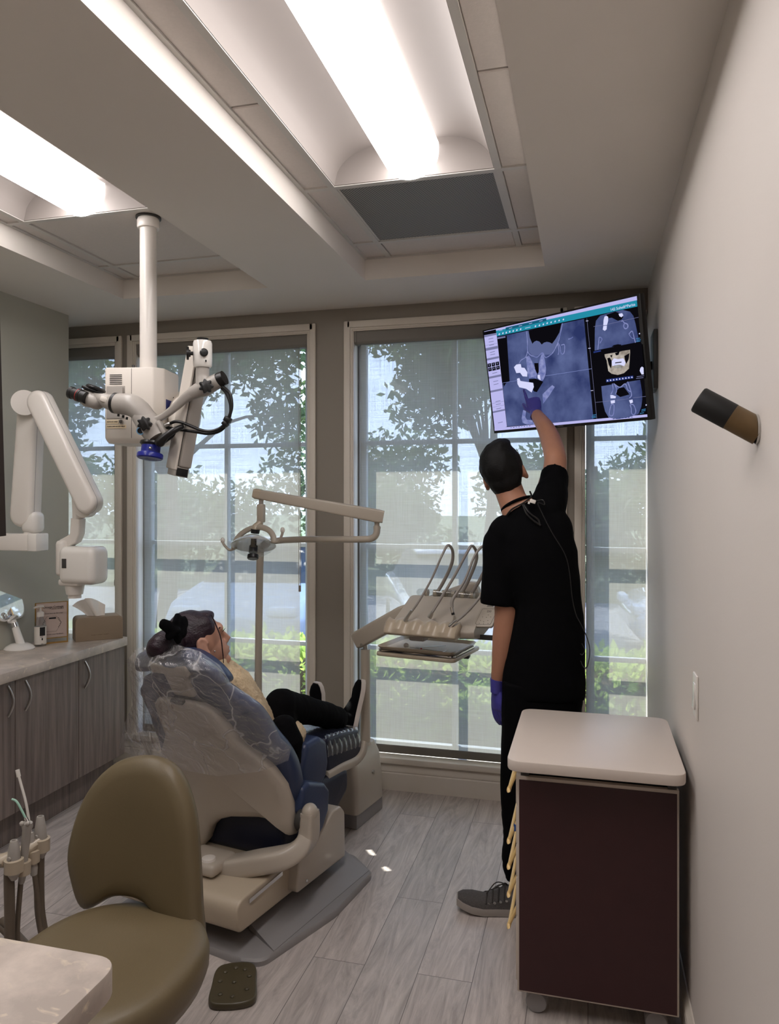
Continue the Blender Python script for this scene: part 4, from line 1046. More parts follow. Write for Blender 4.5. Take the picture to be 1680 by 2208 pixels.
m_ = MB(); rect_tube(m_, [Lc(.55, 1.06, .95), Lc(.66, 1.06, .955), Lc(.76, 1.05, .958), Lc(.80, 1.07, .962), Lc(.805, 1.12, .965)], .012, .022, up=UP); m_.build('side_handle', M['dark_grey'], du)
# keypad
kc = ly(1047, 1330, 1.04); kn = V((CD * -.75 + UP * .62 + CR * -.1)).normalized(); kx = CR.copy(); ky = kn.cross(kx).normalized(); kx = ky.cross(kn).normalized()
kt = (CR + UP * .12).normalized()
m_ = MB(); m_.prism2(rpoly([(-.052, -.05), (.04, -.05), (.062, .05), (-.03, .05)], .012, 5), kc - kn * .012, kx, ky, .014, bevel=.004); kp_ = m_.build('keypad', M['beige_arm'], du)
m_ = MB(); ro = rpoly([(-.04, -.04), (.032, -.04), (.05, .04), (-.022, .04)], .008, 5); m_.rings([[kc + kn * .0022 + kx * p.x * s + ky * p.y * s for p in ro] for s in (1, .965)], caps=False)
for p in ((-.018, -.02), (-.002, -.026), (.016, -.02), (-.012, -.002), (.006, -.004), (.026, -.002), (.012, .008), (-.02, -.034), (0, -.036), (.02, -.034)): m_.ell(kc + kn * .0022 + kx * p[0] + ky * p[1], (.002, .002, .001), None, 8)
add_text(m_, '250', .014, kc + kx * .012 + ky * .026, kx, ky, lift=.0022); m_.build('markings', M['ink'], kp_, smooth=0)
# tubings and handpieces
def hose(pts, r, name='tubing', mat='hose_l'):
    m_ = MB(); m_.tube(catmull([ly(p[0], p[1], p[2]) for p in pts], 7), r, 10); return m_.build(name, M[mat], du)
hose([(884, 1324, .985), (903, 1297, 1.0), (930, 1250, 1.02), (954, 1196, 1.04), (966, 1176, 1.07), (976, 1188, 1.11), (974, 1216, 1.14), (955, 1257, 1.17), (934, 1290, 1.19)], [.0048, .0048, .0048, .005, .006, .007, .008, .008, .008])
h1 = hose([(931, 1322, .985), (946, 1298, 1.0), (980, 1242, 1.02), (1008, 1190, 1.04), (1018, 1177, 1.07), (1027, 1190, 1.11), (1026, 1212, 1.14), (1008, 1256, 1.17), (990, 1288, 1.19)], [.0062, .0062, .0062, .0062, .0062, .007, .008, .008, .008])
hose([(975, 1312, .985), (975, 1296, .99), (984, 1280, 1.0), (1003, 1250, 1.02), (1024, 1198, 1.05), (1042, 1178, 1.08), (1052, 1192, 1.11), (1045, 1230, 1.14), (1012, 1290, 1.19)], [.0075, .0075, .006, .0055, .0055, .006, .007, .008, .008])
hose([(985, 1339, .975), (1005, 1322, .985), (1030, 1294, 1.0), (1052, 1258, 1.03), (1066, 1215, 1.07), (1070, 1230, 1.12), (1046, 1290, 1.19)], [.0058, .0058, .006, .006, .007, .008, .008])
def metal_end(p0, p1, r0, r1, name, y, mat='chrome'):
    m_ = MB(); a, b = ly(*p0, y), ly(*p1, y); m_.tube([a, a + (b - a) * .6, b], [r0, r1, r1], 14); return m_.build(name, M[mat], du)
metal_end((888, 1316), (868, 1346), .0055, .0085, 'handpiece', .978, 'steel')
m_ = MB(); hp_ = ly(867, 1348, .972); m_.lathe([(0, -.012), (.012, -.01), (.0135, 0), (.011, .012), (0, .014)], hp_, (UP - CD * .6), 18); m_.build('handpiece_head', M['steel'], du)
metal_end((932, 1320), (926, 1332), .0068, .010, 'hose_connector', .984, 'steel')
metal_end((974, 1309), (977, 1325), .0078, .0078, 'hose_connector', .983)
metal_end((986, 1338), (970, 1350), .0062, .0095, 'hose_connector', .973)
for a, b, y in (((976, 1321), (977.4, 1326), .980), ((972, 1348.5), (969, 1351), .972)):
    m_ = MB(); m_.tube([ly(*a, y), ly(*b, y)], .0072, 12); m_.build('connector_tip', M['black'], du)
# tray holder under the console
zt_ = .862
tc_ = [lz(*p, zt_) for p in ((812, 1402), (986, 1421), (1026, 1391), (868, 1378))]
tcc = sum(tc_, V()) / 4
ex = ((tc_[1] - tc_[0]) + (tc_[2] - tc_[3])).normalized(); ey = UP.cross(ex)
tw = ((tc_[1] - tc_[0]).length + (tc_[2] - tc_[3]).length) / 4; th_ = ((tc_[3] - tc_[0]).length + (tc_[2] - tc_[1]).length) / 4
m_ = MB(); m_.prism2(rpoly([(-tw, -th_), (tw, -th_), (tw, th_ + .03), (-tw, th_ + .03)], .03, 6), tcc - UP * .024, ex, ey, .018, bevel=.006, seg=3); m_.build('tray_holder', M['beige2'], du)
m_ = MB(); m_.tube([tcc + ey * (th_ + .018) - UP * .008, tcc + ey * (th_ + .018) + UP * .085], .010, 12)
m_.box(tcc + ex * (tw - .02) + ey * .05 - UP * .03, (.03, .05, .02), None, .006); m_.build('tray_post', M['dark_grey'], du)
tr_ = thing('instrument_tray', 'shallow beige tray with a chrome rim holding hand instruments, under the delivery unit', 'tray', tcc)
def tring(s, z, r=.03): 
    a, b = tw * .965, th_ * .95
    return [tcc + ex * p.x + ey * p.y + UP * z for p in rpoly([(-a + s, -b + s), (a - s, -b + s), (a - s, b - s), (-a + s, b - s)], r, 6)]
m_ = MB(); m_.rings([tring(0, -.0035), tring(-.001, .0), tring(-.001, .004), tring(.004, .005)], caps=True); m_.build('chrome_rim', M['chrome'], tr_)
m_ = MB(); m_.rings([tring(.006, .006), tring(-.004, .020), tring(-.001, .022), tring(.016, .008)]); m_.build('tray_dish', M['beige2'], tr_, smooth=30)
m_ = MB(); m_.prism(tring(.022, .0085), V((0, 0, .0012))); m_.build('liner', M['paper'], tr_, smooth=0)
zi = zt_ + .0105
def inst(px, py): p = lz(px, py, zi); return p
t = thing('mouth_mirror', 'small round dental mirror lying at the left of the tray', 'mirror', inst(876, 1397))
a, b = inst(884, 1397), inst(918, 1400); c = inst(876, 1395) + UP * .007
m_ = MB(); m_.tube([b, a + UP * .003], [.0016, .0012], 8); m_.build('handle', M['steel'], t)
m_ = MB(); nn = (CAM - c).normalized(); m_.lathe([(0, -.0015), (.0115, -.0015), (.0115, .001), (.0095, .0016)], c, nn, 24); m_.build('rim', M['steel'], t)
m_ = MB(); m_.lathe([(0, .0008), (.0098, .0012), (0, .0013)], c, nn, 24); m_.build('glass', M['mirror_g'], t)
t = thing('scaler', 'steel hand instrument with a red ring lying in the middle of the tray', 'dental instrument', inst(930, 1402))
a, b = inst(900, 1398), inst(955, 1406)
m_ = MB(); m_.tube([a, a + (b - a) * .15, b], [.0012, .0035, .0035], 10); m_.build('handle', M['steel'], t)
m_ = MB(); m_.tube([a + (b - a) * .14, a + (b - a) * .2], .0042, 10); m_.build('ring', pm('red_band', (190, 40, 40), .4), t)
m_ = MB(); e_ = inst(966, 1403); m_.tube(catmull([b, b + (e_ - b) * .6, e_ + UP * .004], 4), [.002, .0008], 8); m_.build('tip', M['steel'], t)
t = thing('tweezers', 'slim steel tweezers lying behind the red-ringed instrument', 'tweezers', inst(920, 1392))
m_ = MB()
for s_ in (-1, 1): m_.tube(catmull([inst(898, 1396), inst(930, 1394) + ey * (.004 * s_), inst(962, 1392)], 5), (.0022, .0009), 6)
m_.build('blades', M['steel'], t)

# ================================================================ DENTAL LAMP
lp = thing('dental_lamp', 'beige dental operating lamp on a tall pole with a jointed arm above the patient', 'dental lamp', Lc(-.477, 1.20, .32))
YP = 1.16
m_ = MB(); b_ = ly(557, 1500, YP); m_.tube([V((b_.x, b_.y, .30)), ly(557, 1450, YP)], .0195, 18); m_.build('pole_base', M['beige_arm'], lp)
pp = [ly(557, 1450, YP), ly(559, 1300, YP), ly(561, 1205, YP), ly(566, 1178, YP), ly(590, 1167, YP), ly(660, 1163, YP), ly(780, 1163, YP), ly(803, 1160, YP), ly(812, 1150, YP), ly(813, 1134, YP)]
m_ = MB(); m_.tube(catmull(pp, 7), [.0185, .0185, .0185, .0175, .0165, .0165, .0165, .0165, .0165, .0165], 16); m_.build('pole', M['beige_arm'], lp)
m_ = MB(); m_.cyl(ly(813, 1140, YP), ly(813, 1136, YP), .018); m_.cyl(ly(813, 1136, YP), ly(813, 1124, YP), .0125); m_.build('joint', M['beige_arm'], lp)
YA = .92
e0, e1 = ly(818, 1113, YP), ly(560, 1066, YA)
e0b = e0 + (e0 - e1).normalized() * .02
m_ = MB(); dd = (e1 - e0)
rect_tube(m_, [e0b, e0 + dd * .01, e0 + dd * .93, e1], .05, [.058, .064, .048, .045], up=UP, bev=.2); m_.build('spring_arm', M['beige_arm'], lp, smooth=40)
m_ = MB(); rect_tube(m_, [e1 - dd * .01, e1 + dd.normalized() * .018, e1 + dd.normalized() * .03], .052, [.05, .05, .04], up=UP, bev=.25); m_.build('end_cap', M['beige2'], lp)
m_ = MB(); m_.cyl(ly(563, 1072, YA), ly(563, 1088, YA), .011); m_.build('swivel', M['grey_sc'], lp)
m_ = MB(); q = ly(563, 1107, YA); m_.box(q, (.036, .03, .088), None, .006); m_.build('neck', M['beige_arm'], lp)
m_ = MB(); m_.tube([ly(563, 1125, YA), ly(552, 1137, YA - .02), ly(549, 1146, YA - .03)], [.014, .02, .018], 14); m_.build('yoke_hub', M['beige2'], lp)
m_ = MB(); m_.tube([ly(551, 1141, YA - .03), ly(550, 1150, YA - .03)], [.022, .02], 16); m_.build('hub_collar', M['black'], lp)
M['milky'] = film('milky_acrylic', (220, 216, 206), .55, .1, .05, .0)
hcn = ly(547, 1172, YA - .05); hu = (UP * .92 + CR * -.17 + CD * .32).normalized(); hx_ = CR - hu * CR.dot(hu); hx_.normalize(); hy_ = hu.cross(hx_)
m_ = MB(); arc = [hcn + hx_ * (.112 * math.cos(a)) + hu * (-.005 + .085 * math.sin(a)) for a in [PI * k / 24 for k in range(25)]]
m_.tube(arc, [(.012, .014)] * 25, 10, round=True); m_.build('yoke', M['beige_arm'], lp)
m_ = MB(); m_.lathe([(.02, .038), (.05, .030), (.085, .010), (.103, -.006), (.106, -.010), (.102, -.010), (.084, .004), (.05, .022), (.02, .03)], hcn, hu, 36, caps=False); m_.build('dish', M['milky'], lp)
m_ = MB(); m_.lathe([(.103, -.010), (.088, -.03), (.06, -.05), (.03, -.06), (.004, -.062)], hcn, hu, 36, caps=False); m_.build('lens_cover', M['clear_pl'], lp)
m_ = MB(); m_.lathe([(0, -.012), (.02, -.012), (.021, -.044), (0, -.044)], hcn, hu, 18); m_.lathe([(0, .03), (.014, .03), (.014, -.014), (0, -.014)], hcn, hu, 14); m_.build('bulb_housing', M['black'], lp)
m_ = MB(); m_.lathe([(0, -.056), (.026, -.056), (.027, -.072), (.024, -.076), (0, -.076)], hcn, hu, 20); m_.build('cap', M['black'], lp)
for s_ in (-1, 1):
    m_ = MB(); m_.tube(catmull([hcn + hx_ * (.10 * s_) - hu * .008, hcn + hx_ * (.135 * s_) - hu * .012, hcn + hx_ * (.16 * s_) + hu * .012 - hy_ * .01, hcn + hx_ * (.168 * s_) + hu * .03 - hy_ * .015], 6), [(.009, .006), (.008, .006), (.007, .006), (.007, .007)], 10, round=True)
    m_.build('grip', M['beige_arm'], lp)
    m_ = MB(); m_.ell(hcn + hx_ * (.168 * s_) + hu * .036 - hy_ * .016, (.011, .011, .014), None, 14); m_.build('grip_tip', M['white_pl'], lp)
# ================================================================ SURGICAL MICROSCOPE ON A CEILING POLE
YS = 2.45
def S(px, py, dy=0): return at(px, py, Y=YS + dy)
PXM = V((-1.72, 2.69, 0))
ms = thing('surgical_microscope', 'dental microscope hanging from a white ceiling pole in front of the left window', 'microscope', (PXM.x, PXM.y, ZG))
m_ = MB(); m_.cyl((PXM.x, PXM.y, 2.06), (PXM.x, PXM.y, ZG - .04), .0335, seg=32); m_.build('pole', M['white_pl'], ms)
m_ = MB(); m_.lathe([(0, -.04), (.042, -.04), (.044, -.034), (.044, -.008), (.041, 0), (0, 0)], (PXM.x, PXM.y, ZG - .002), (0, 0, 1), 32); m_.build('collar', M['white_pl'], ms)
m_ = MB(); m_.cyl((PXM.x, PXM.y, ZG - .002), (PXM.x, PXM.y, ZG + .006), .05); m_.build('ceiling_plate', M['dark_grey'], ms)
ba = math.radians(11); bx = V((math.cos(ba), math.sin(ba), 0)); bn = V((math.sin(ba), -math.cos(ba), 0))
# front face through pixels
fc = at(283, 872, Y=2.60); bw = .218; bz0, bz1 = 1.792, 2.072; bd = .21
fc = V((fc.x, fc.y, 0)); RB = Matrix((bx, -bn, UP)).transposed()
def BX(u, w, z): return fc + bx * u + bn * w + UP * z      # u along face, w out of face
m_ = MB(); sec = rpoly([(-bw / 2, 0), (bw / 2 - .02, 0), (bw / 2 + .012, .035), (bw / 2 + .012, bd), (-bw / 2, bd)], [.012, .012, .02, .02, .02], 5)
def bring_(s, z): return [BX(p.x * (1 - s) , -(bd / 2 + (p.y - bd / 2) * (1 - s)), z) for p in sec]
m_.rings([bring_(.10, bz0 - .018), bring_(.03, bz0 - .006), bring_(0, bz0 + .004), bring_(0, bz1 - .006), bring_(.02, bz1)]); m_.build('control_box', M['cream_box'], ms, smooth=35)
m_ = MB()
m_.bbox(0, 0, 0, 0, 0, 0) if False else None
def plate(mb, u0, u1, z0, z1, w=.001, th=.002): mb.box(BX((u0 + u1) / 2, w, (z0 + z1) / 2), (u1 - u0, th, z1 - z0), RB)
ppx = lambda px: (px - 283) * .00170
pz_ = lambda py: 1.55 + (1078 - py) * .001795
for k in range(6): plate(m_, ppx(232), ppx(261), pz_(803.4 + k * 4) - .0016, pz_(803.4 + k * 4) + .0016, .0005)
m_.build('vent', M['dark_grey'], ms, smooth=0)
m_ = MB(); plate(m_, ppx(283.2), ppx(283.9), bz0 + .002, bz1 - .004, .0004, .001); m_.build('seam', M['dark_grey'], ms, smooth=0)
m_ = MB(); plate(m_, ppx(225), ppx(268), pz_(899), pz_(828), .001, .002); m_.build('lamp_drawer', M['grey_sc'], ms, smooth=0)
m_ = MB(); plate(m_, ppx(227), ppx(265), pz_(848), pz_(832), .006, .012); m_.build('drawer_handle', M['grey_sc'], ms, smooth=0)
for txt, px0, px1, py in (('REMOVE UNIT', 224, 253, 906.5), ('TURN OFF SCOPE FIRST', 224, 271, 917)):
    m_ = MB(); plate(m_, ppx(px0), ppx(px1), pz_(py + 4), pz_(py - 4), .0008, .0012); st = m_.build('sticker', pm('cream_tape', (226, 208, 176), .6), ms, smooth=0)
    m_ = MB(); add_text(m_, txt, .0068, BX((ppx(px0) + ppx(px1)) / 2, .0014, pz_(py)), bx, UP, lift=.0004); m_.build('lettering', M['ink'], st, smooth=0)
m_ = MB(); c_ = BX(ppx(260), .002, pz_(906)); m_.lathe([(0, 0), (.0085, 0), (.0075, .006), (0, .007)], c_, bn, 20); m_.build('button', M['steel'], ms)
m_ = MB(); m_.tube(catmull([BX(.0, -.02, bz1 + .0), BX(.0, -.02, bz1 + .012)], 2), .006, 10); m_.build('screw', M['dark_grey'], ms)
# right flank with blue switch panel
SX = bw / 2 + .0125
def flank(mb, w0, w1, z0, z1): mb.box(BX(SX + .0006, -(w0 + w1) / 2, (z0 + z1) / 2), (.0016, w1 - w0, z1 - z0), RB)
m_ = MB(); flank(m_, .05, .19, pz_(882), pz_(854)); bp_ = m_.build('switch_panel', M['blue_panel'], ms, smooth=0)
m_ = MB(); m_.box(BX(SX + .006, -.10, pz_(868)), (.012, .022, .014), RB, .004); m_.build('switch', M['black'], bp_)
m_ = MB(); flank(m_, .13, .15, pz_(851), pz_(843)); m_.build('socket', M['ink'], ms, smooth=0)
# rear housing and carrier towards the spring arm
rh = BX(.10, -bd - .03, 1.905)
m_ = MB(); m_.tube([rh + V((-.08, .0, 0)), rh + V((.03, .0, 0)), S(398, 900, .12), S(396, 985, .075)], [(.07, .10), (.075, .105), (.05, .06), (.022, .03)], 20, up=UP, round=True); m_.build('carrier_arm', M['cream_box'], ms, smooth=60)
m_ = MB(); m_.tube(catmull([BX(SX + .002, -.16, pz_(868)), BX(SX + .03, -.17, pz_(850)), BX(SX + .05, -.19, pz_(845)), BX(SX + .055, -.2, pz_(875))], 6), .0055, 8); m_.build('cable_loop', M['black'], ms)
# spring arm: long folded beam
a0, a1 = S(386, 1018, .06), S(434, 752, .06)
ad = (a1 - a0).normalized(); view = (a0 - CAM); view.z = 0; view.normalize()
ax1 = view.cross(ad).normalized(); ax1 = ax1 if ax1.dot(RT) > 0 else -ax1      # image-right
tw_ = math.radians(35); f1_ = (ax1 * math.cos(tw_) + view * math.sin(tw_)).normalized(); f2_ = ad.cross(f1_).normalized()
if f2_.dot(view) > 0: f2_ = -f2_
# f1_ runs along the broad face, f2_ points out of it towards the room
def beam(mb, u0, u1, w0, w1, s0, s1, bev=.004):
    c = a0 + ad * ((s0 + s1) / 2) + f1_ * ((u0 + u1) / 2) + f2_ * ((w0 + w1) / 2)
    mb.box(c, (u1 - u0, abs(w1 - w0), s1 - s0), Matrix((f1_, f2_, ad)).transposed(), bev, 3)
Ls = (a1 - a0).length
m_ = MB(); beam(m_, -.018, .036, -.035, .024, .02, Ls * .97, .008); m_.build('spring_arm', M['grey_sc'], ms, smooth=40)
m_ = MB(); beam(m_, -.034, -.024, -.04, .022, .006, Ls * 1.0, .004); m_.build('arm_cover', M['cream_box'], ms, smooth=40)
m_ = MB(); beam(m_, -.025, -.0175, -.03, .014, .006, Ls * .99, .001); m_.build('arm_slot', M['black'], ms, smooth=40)
m_ = MB(); beam(m_, -.030, .030, -.03, .018, -.016, .021, .003); ec = m_.build('arm_end', M['grey_sc'], ms, smooth=40)
m_ = MB(); beam(m_, -.024, .026, -.02, .0195, -.013, .016, .001); m_.build('recess', M['black'], ec, smooth=40)
# coupling head
ch = S(437, 762)
m_ = MB(); m_.lathe([(0, -.052), (.028, -.052), (.033, -.046), (.034, -.02), (.034, .035), (.031, .044), (0, .045)], ch, UP, 30); m_.build('coupling', M['white_gl'], ms)
m_ = MB(); m_.lathe([(0, .045), (.02, .045), (.021, .054), (0, .055)], ch, UP, 20); m_.build('cap', M['black'], ms)
toc = (CAM - ch); toc.z = 0; toc.normalize()
m_ = MB(); kd = (toc + RT * .12).normalized(); m_.lathe([(0, .03), (.0145, .03), (.0145, .044), (.011, .048), (0, .049)], ch + UP * -.004, kd, 20); m_.build('knob', M['black'], ms)
m_ = MB(); kd2 = (RT * -1 + toc * .25).normalized(); q = ch - UP * .002; m_.cyl(q + kd2 * .03, q + kd2 * .042, .007); m_.lathe([(0, .042), (.012, .042), (.014, .047), (.024, .048), (.024, .056), (0, .058)], q, kd2, 16); m_.build('clamp_knob', M['black'], ms)
m_ = MB(); pl_c = ch + kd; 
for dx_, dy_ in ((-.010, -.006),): m_.cyl(ch + kd * .0335 - RT * .017, ch + kd * .0345 - RT * .0172, .0025, seg=8)
m_.box(ch + kd * .0335 + RT * .008 - UP * .033, (.005, .003, .008), None, .001); m_.build('marking', M['ink'], ms)
# grey joint below: neck, cross tube, star knob
m_ = MB(); m_.tube(catmull([S(437, 788), S(437, 812), S(440, 832)], 6), [.0245, .024, .03], 20)
jt0, jt1 = S(414, 848), S(472, 820)
m_.tube([jt0, S(440, 837), jt1], [.023, .031, .027], 20); m_.build('joint', M['grey_sc'], ms, smooth=60)
m_ = MB(); dj = (jt1 - jt0).normalized(); m_.lathe([(0, 0), (.026, 0), (.027, .01), (.026, .024), (0, .026)], jt1, dj, 22); m_.build('joint_cap', M['black'], ms)
def star(mb, c, axis, r, th, n=7):
    x, y, a = frame_of(axis); pts = []
    for k in range(n * 8):
        an = 2 * PI * k / (n * 8); rr_ = r * (.86 + .14 * math.cos(n * an)); pts.append(V(c) + x * rr_ * math.cos(an) + y * rr_ * math.sin(an))
    mb.prism(pts, a * th, bevel=.003)
m_ = MB(); star(m_, S(444, 834, -.035), (toc + RT * .05).normalized(), .0265, .02); m_.build('star_knob', M['black'], ms, smooth=50)
# curved carrier to the optics
m_ = MB(); rect_tube(m_, catmull([jt0 - dj * -.004, S(398, 860), S(378, 878), S(352, 898), S(330, 908)], 8), [.04, .034, .028, .024, .022], [.044, .04, .036, .036, .038], up=toc, bev=.4); m_.build('curved_carrier', M['grey_sc'], ms, smooth=60)
# optics body
m_ = MB(); m_.tube([S(305, 893), S(326, 920), S(341, 945)], [(.040, .036), (.047, .042), (.041, .04)], 24, up=toc); m_.build('optics_body', M['grey_sc'], ms, smooth=50)
m_ = MB(); bp0 = S(344, 935, -.01); m_.box(S(352, 925, -.005), (.016, .05, .066), Matrix.Rotation(YAW, 3, 'Z') @ Euler((0, -.5, 0)).to_matrix(), .006); m_.build('side_plate', M['grey_sc'], ms)
m_ = MB(); m_.tube(catmull([S(318, 905), S(302, 886), S(284, 874), S(262, 871), S(252, 870)], 6), [.036, .04, .0415, .039, .038], 26); m_.build('tilting_tube', M['grey_sc'], ms, smooth=60)
m_ = MB(); m_.tube([S(253, 870), S(247, 869)], .039, 26); m_.build('tube_ring', M['black'], ms)
m_ = MB(); m_.tube(catmull([S(248, 869), S(236, 867), S(222, 861), S(210, 857)], 5), [(.034, .036), (.029, .03), (.024, .027), (.022, .024)], 20, up=toc, round=True); m_.build('ergo_tube', M['grey_sc'], ms, smooth=60)
m_ = MB(); m_.box(S(226, 862, -.028), (.036, .012, .02), Matrix.Rotation(YAW, 3, 'Z') @ Euler((0, .35, 0)).to_matrix(), .005); m_.build('grip_block', M['cream_box'], ms)
m_ = MB(); m_.tube([S(208, 866), S(190, 859), S(184, 856)], [(.030, .033), (.033, .036), (.03, .034)], 22, up=toc, round=True); m_.build('binocular_head', M['grey_sc'], ms, smooth=60)
for dy in (-.032, .032):
    m_ = MB(); p0_, p1_ = S(186, 858, dy), S(152, 846, dy); d_ = (p1_ - p0_); Lq = d_.length
    m_.lathe([(0, 0), (.0225, 0), (.0225, Lq * .30), (.0245, Lq * .32), (.0245, Lq * .55), (.021, Lq * .58), (.021, Lq * .8), (.0235, Lq * .84), (.0235, Lq), (.014, Lq * .99), (.013, Lq * .9), (0, Lq * .9)], p0_, d_, 24); ey_ = m_.build('eyepiece', M['black'], ms, smooth=30)
    m_ = MB(); m_.lathe([(.0248, Lq * .44), (.0252, Lq * .445), (.0252, Lq * .475), (.0248, Lq * .48)], p0_, d_, 24, caps=False); m_.build('red_ring', pm('red_mark', (150, 40, 36), .5), ey_)
m_ = MB(); dd_ = Matrix.Rotation(YAW, 3, 'Z') @ Euler((0, .35, 0)).to_matrix(); m_.box(S(204, 843), (.085, .05, .012), dd_, .004); m_.lathe([(0, 0), (.036, 0), (.037, .006), (.03, .012), (0, .013)], S(206, 840), dd_ @ V((0, 0, 1)), 26); m_.build('ipd_wheel', M['black'], ms)
m_ = MB(); star(m_, S(313, 914, -.045), (toc + RT * -.1).normalized(), .027, .02); m_.build('star_knob', M['black'], ms, smooth=50)
m_ = MB(); c_ = S(303, 929, -.038); x_, y_, a_ = frame_of(toc); m_.rings([[c_ + x_ * r_ * math.cos(k * PI / 12) + y_ * r_ * math.sin(k * PI / 12) + toc * w_ for k in range(24)] for r_, w_ in ((.011, -.012), (.0145, -.012), (.0145, .004), (.011, .004))], caps=False, closed=True)
m_.build('filter_ring', pm('pale_blue_ring', (120, 170, 210), .3), ms)
m_ = MB(); m_.cyl(c_ - toc * .012, c_ + toc * .003, .011); m_.build('filter_knob', M['black'], ms)
for px_, py_ in ((256, 895), (266, 898), (274, 902)):
    m_ = MB(); m_.cyl(S(px_, py_ - 3), S(px_ - 1, py_ + 3), .0045, seg=10); m_.build('trim_pin', M['black'], ms)
# objective
od = (S(326, 985) - S(322, 950)).normalized(); oc = S(327, 955); od = (UP * -.97 + RT * -.1 + toc * .15).normalized()
m_ = MB(); m_.lathe([(0, -.004), (.040, -.004), (.042, .004), (.036, .01), (.034, .012), (.034, .028), (0, .028)], oc, od, 28); m_.build('objective_mount', M['black'], ms)
m_ = MB(); m_.lathe([(0, .0), (.0345, .004), (.0345, .03), (.045, .034), (.047, .038), (.047, .05), (.043, .054), (.028, .054), (0, .05)], oc - od * -.006, od, 32); m_.build('objective_ring', M['blue_ring'], ms, smooth=30)
m_ = MB(); m_.ell(oc + od * .022 + toc * .036, (.006, .006, .006), None, 12); m_.build('lock_screw', M['steel'], ms)
m_ = MB(); m_.lathe([(0, .05), (.027, .05), (.025, .062), (0, .066)], oc + od * .004, od, 24); m_.build('objective_lens', M['clear_pl'], ms)
# handle
m_ = MB(); m_.tube(catmull([S(345, 953, -.03), S(358, 940, -.03), S(376, 928, -.02), S(392, 920, .0)], 6), [.019, .0125, .0115, .009], 14, round=True); m_.tube(catmull([S(345, 955, .03), S(372, 938, .04), S(400, 921, .05)], 5), [.014, .0095, .008], 12, round=True); m_.build('handgrip', M['black'], ms, smooth=60)
# cables
c1 = [S(367, 913), S(378, 909), S(392, 911), S(410, 918), S(432, 927), S(452, 930), S(472, 925), S(486, 913), S(495, 896), S(500, 876), S(497, 852), S(488, 840), S(478, 832)]
c2_ = [S(352, 921, .01), S(385, 926, .02), S(420, 931, .02), S(450, 935, .02), S(474, 929, .015), S(490, 913, .01), S(497, 890, .01), S(496, 868, .01), S(488, 848, .01), S(478, 836, .01)]
for c_ in (c1, c2_):
    m_ = MB(); m_.tube(catmull(c_, 6), .0058, 10); m_.build('cable', M['black'], ms)
m_ = MB(); m_.tube([S(351, 920), S(363, 914.5), S(368, 913)], [.0075, .0075, .0055], 14); m_.build('connector', M['steel'], ms)
m_ = MB(); m_.box(S(491, 905), (.026, .02, .02), Euler((0, .5, 0)).to_matrix(), .003); m_.box(S(486, 914), (.022, .02, .018), Euler((0, .9, 0)).to_matrix(), .003); m_.build('cable_clip', M['black'], ms)

# ================================================================ X-RAY ARM ON THE LEFT WALL
YX = 3.0
def Xr(px, py, dy=0): return at(px, py, Y=YX + dy)
xr_ = thing('mounted_xray_unit', 'white folding dental x-ray arm with its head over the worktop', 'x-ray unit', V((XL, YX, 1.347)))
e_ = Xr(92, 1170)
m_ = MB(); m_.bbox(XL - .0, e_.x - .05, YX - .042, YX + .042, e_.z - .038, e_.z + .042, bevel=.006); m_.build('wall_bracket', M['white_pl'], xr_, smooth=40)
m_ = MB(); m_.bbox(e_.x - .052, e_.x + .0, YX - .044, YX + .044, e_.z - .040, e_.z + .044, bevel=.008); m_.build('bracket_end', M['white_gl'], xr_, smooth=40)
m_ = MB(); k0 = Xr(68, 1122); m_.box(V((k0.x + .008, YX, k0.z - .01)), (.085, .085, .105), None, .028, 4); m_.cyl(V((k0.x, YX, e_.z + .03)), V((k0.x, YX, e_.z + .055)), .035); m_.build('knuckle', M['white_gl'], xr_, smooth=60)
vx_ = V((1, .0, 0)); vd = V((0, 1, 0))
def stadium(mb, p, q, r0, r1, depth, y_off, bev=.015):
    d = V((q.x - p.x, 0, q.z - p.z)); L_ = d.length; d.normalize(); s = V((d.z, 0, -d.x)); pts = []
    for k in range(17): a = PI / 2 + PI * k / 16; pts.append(p + d * (r0 * math.cos(a)) + s * (r0 * math.sin(a)))
    for k in range(17): a = -PI / 2 + PI * k / 16; pts.append(q + d * (r1 * math.cos(a)) + s * (r1 * math.sin(a)))
    mb.prism([V((v.x, YX + y_off, v.z)) for v in pts], V((0, depth, 0)), bevel=bev, seg=3)
pA, pB = Xr(56, 1108), Xr(69, 872)
m_ = MB(); stadium(m_, pA, pB, .062, .052, .085, -.045, .02); m_.build('lower_arm', M['white_pl'], xr_, smooth=50)
m_ = MB(); stadium(m_, pA, pB, .0626, .0526, .0018, -.022, 0); m_.build('seam', M['grey_base'], xr_, smooth=50)
m_ = MB(); m_.cyl(V((pB.x + .01, YX - .05, pB.z)), V((pB.x + .03, YX - .085, pB.z - .003)), .058, seg=28); m_.build('elbow', M['white_pl'], xr_)
pC, pD = Xr(88, 868, -.12), Xr(193, 1083, -.12)
m_ = MB(); stadium(m_, pC, pD, .052, .052, .08, -.16, .02); m_.build('upper_arm', M['white_pl'], xr_, smooth=50)
m_ = MB(); stadium(m_, pC, pD, .0526, .0526, .0018, -.137, 0); m_.build('seam', M['grey_base'], xr_, smooth=50)
m_ = MB(); qd = Xr(182, 1092, -.08); m_.cyl(V((qd.x, YX - .09, qd.z)), V((qd.x, YX - .05, qd.z)), .05, seg=26); m_.tube([Xr(170, 1072, -.04), Xr(170, 1118, -.04)], [(.03, .03), (.026, .028)], 16); m_.build('wrist', M['white_pl'], xr_)
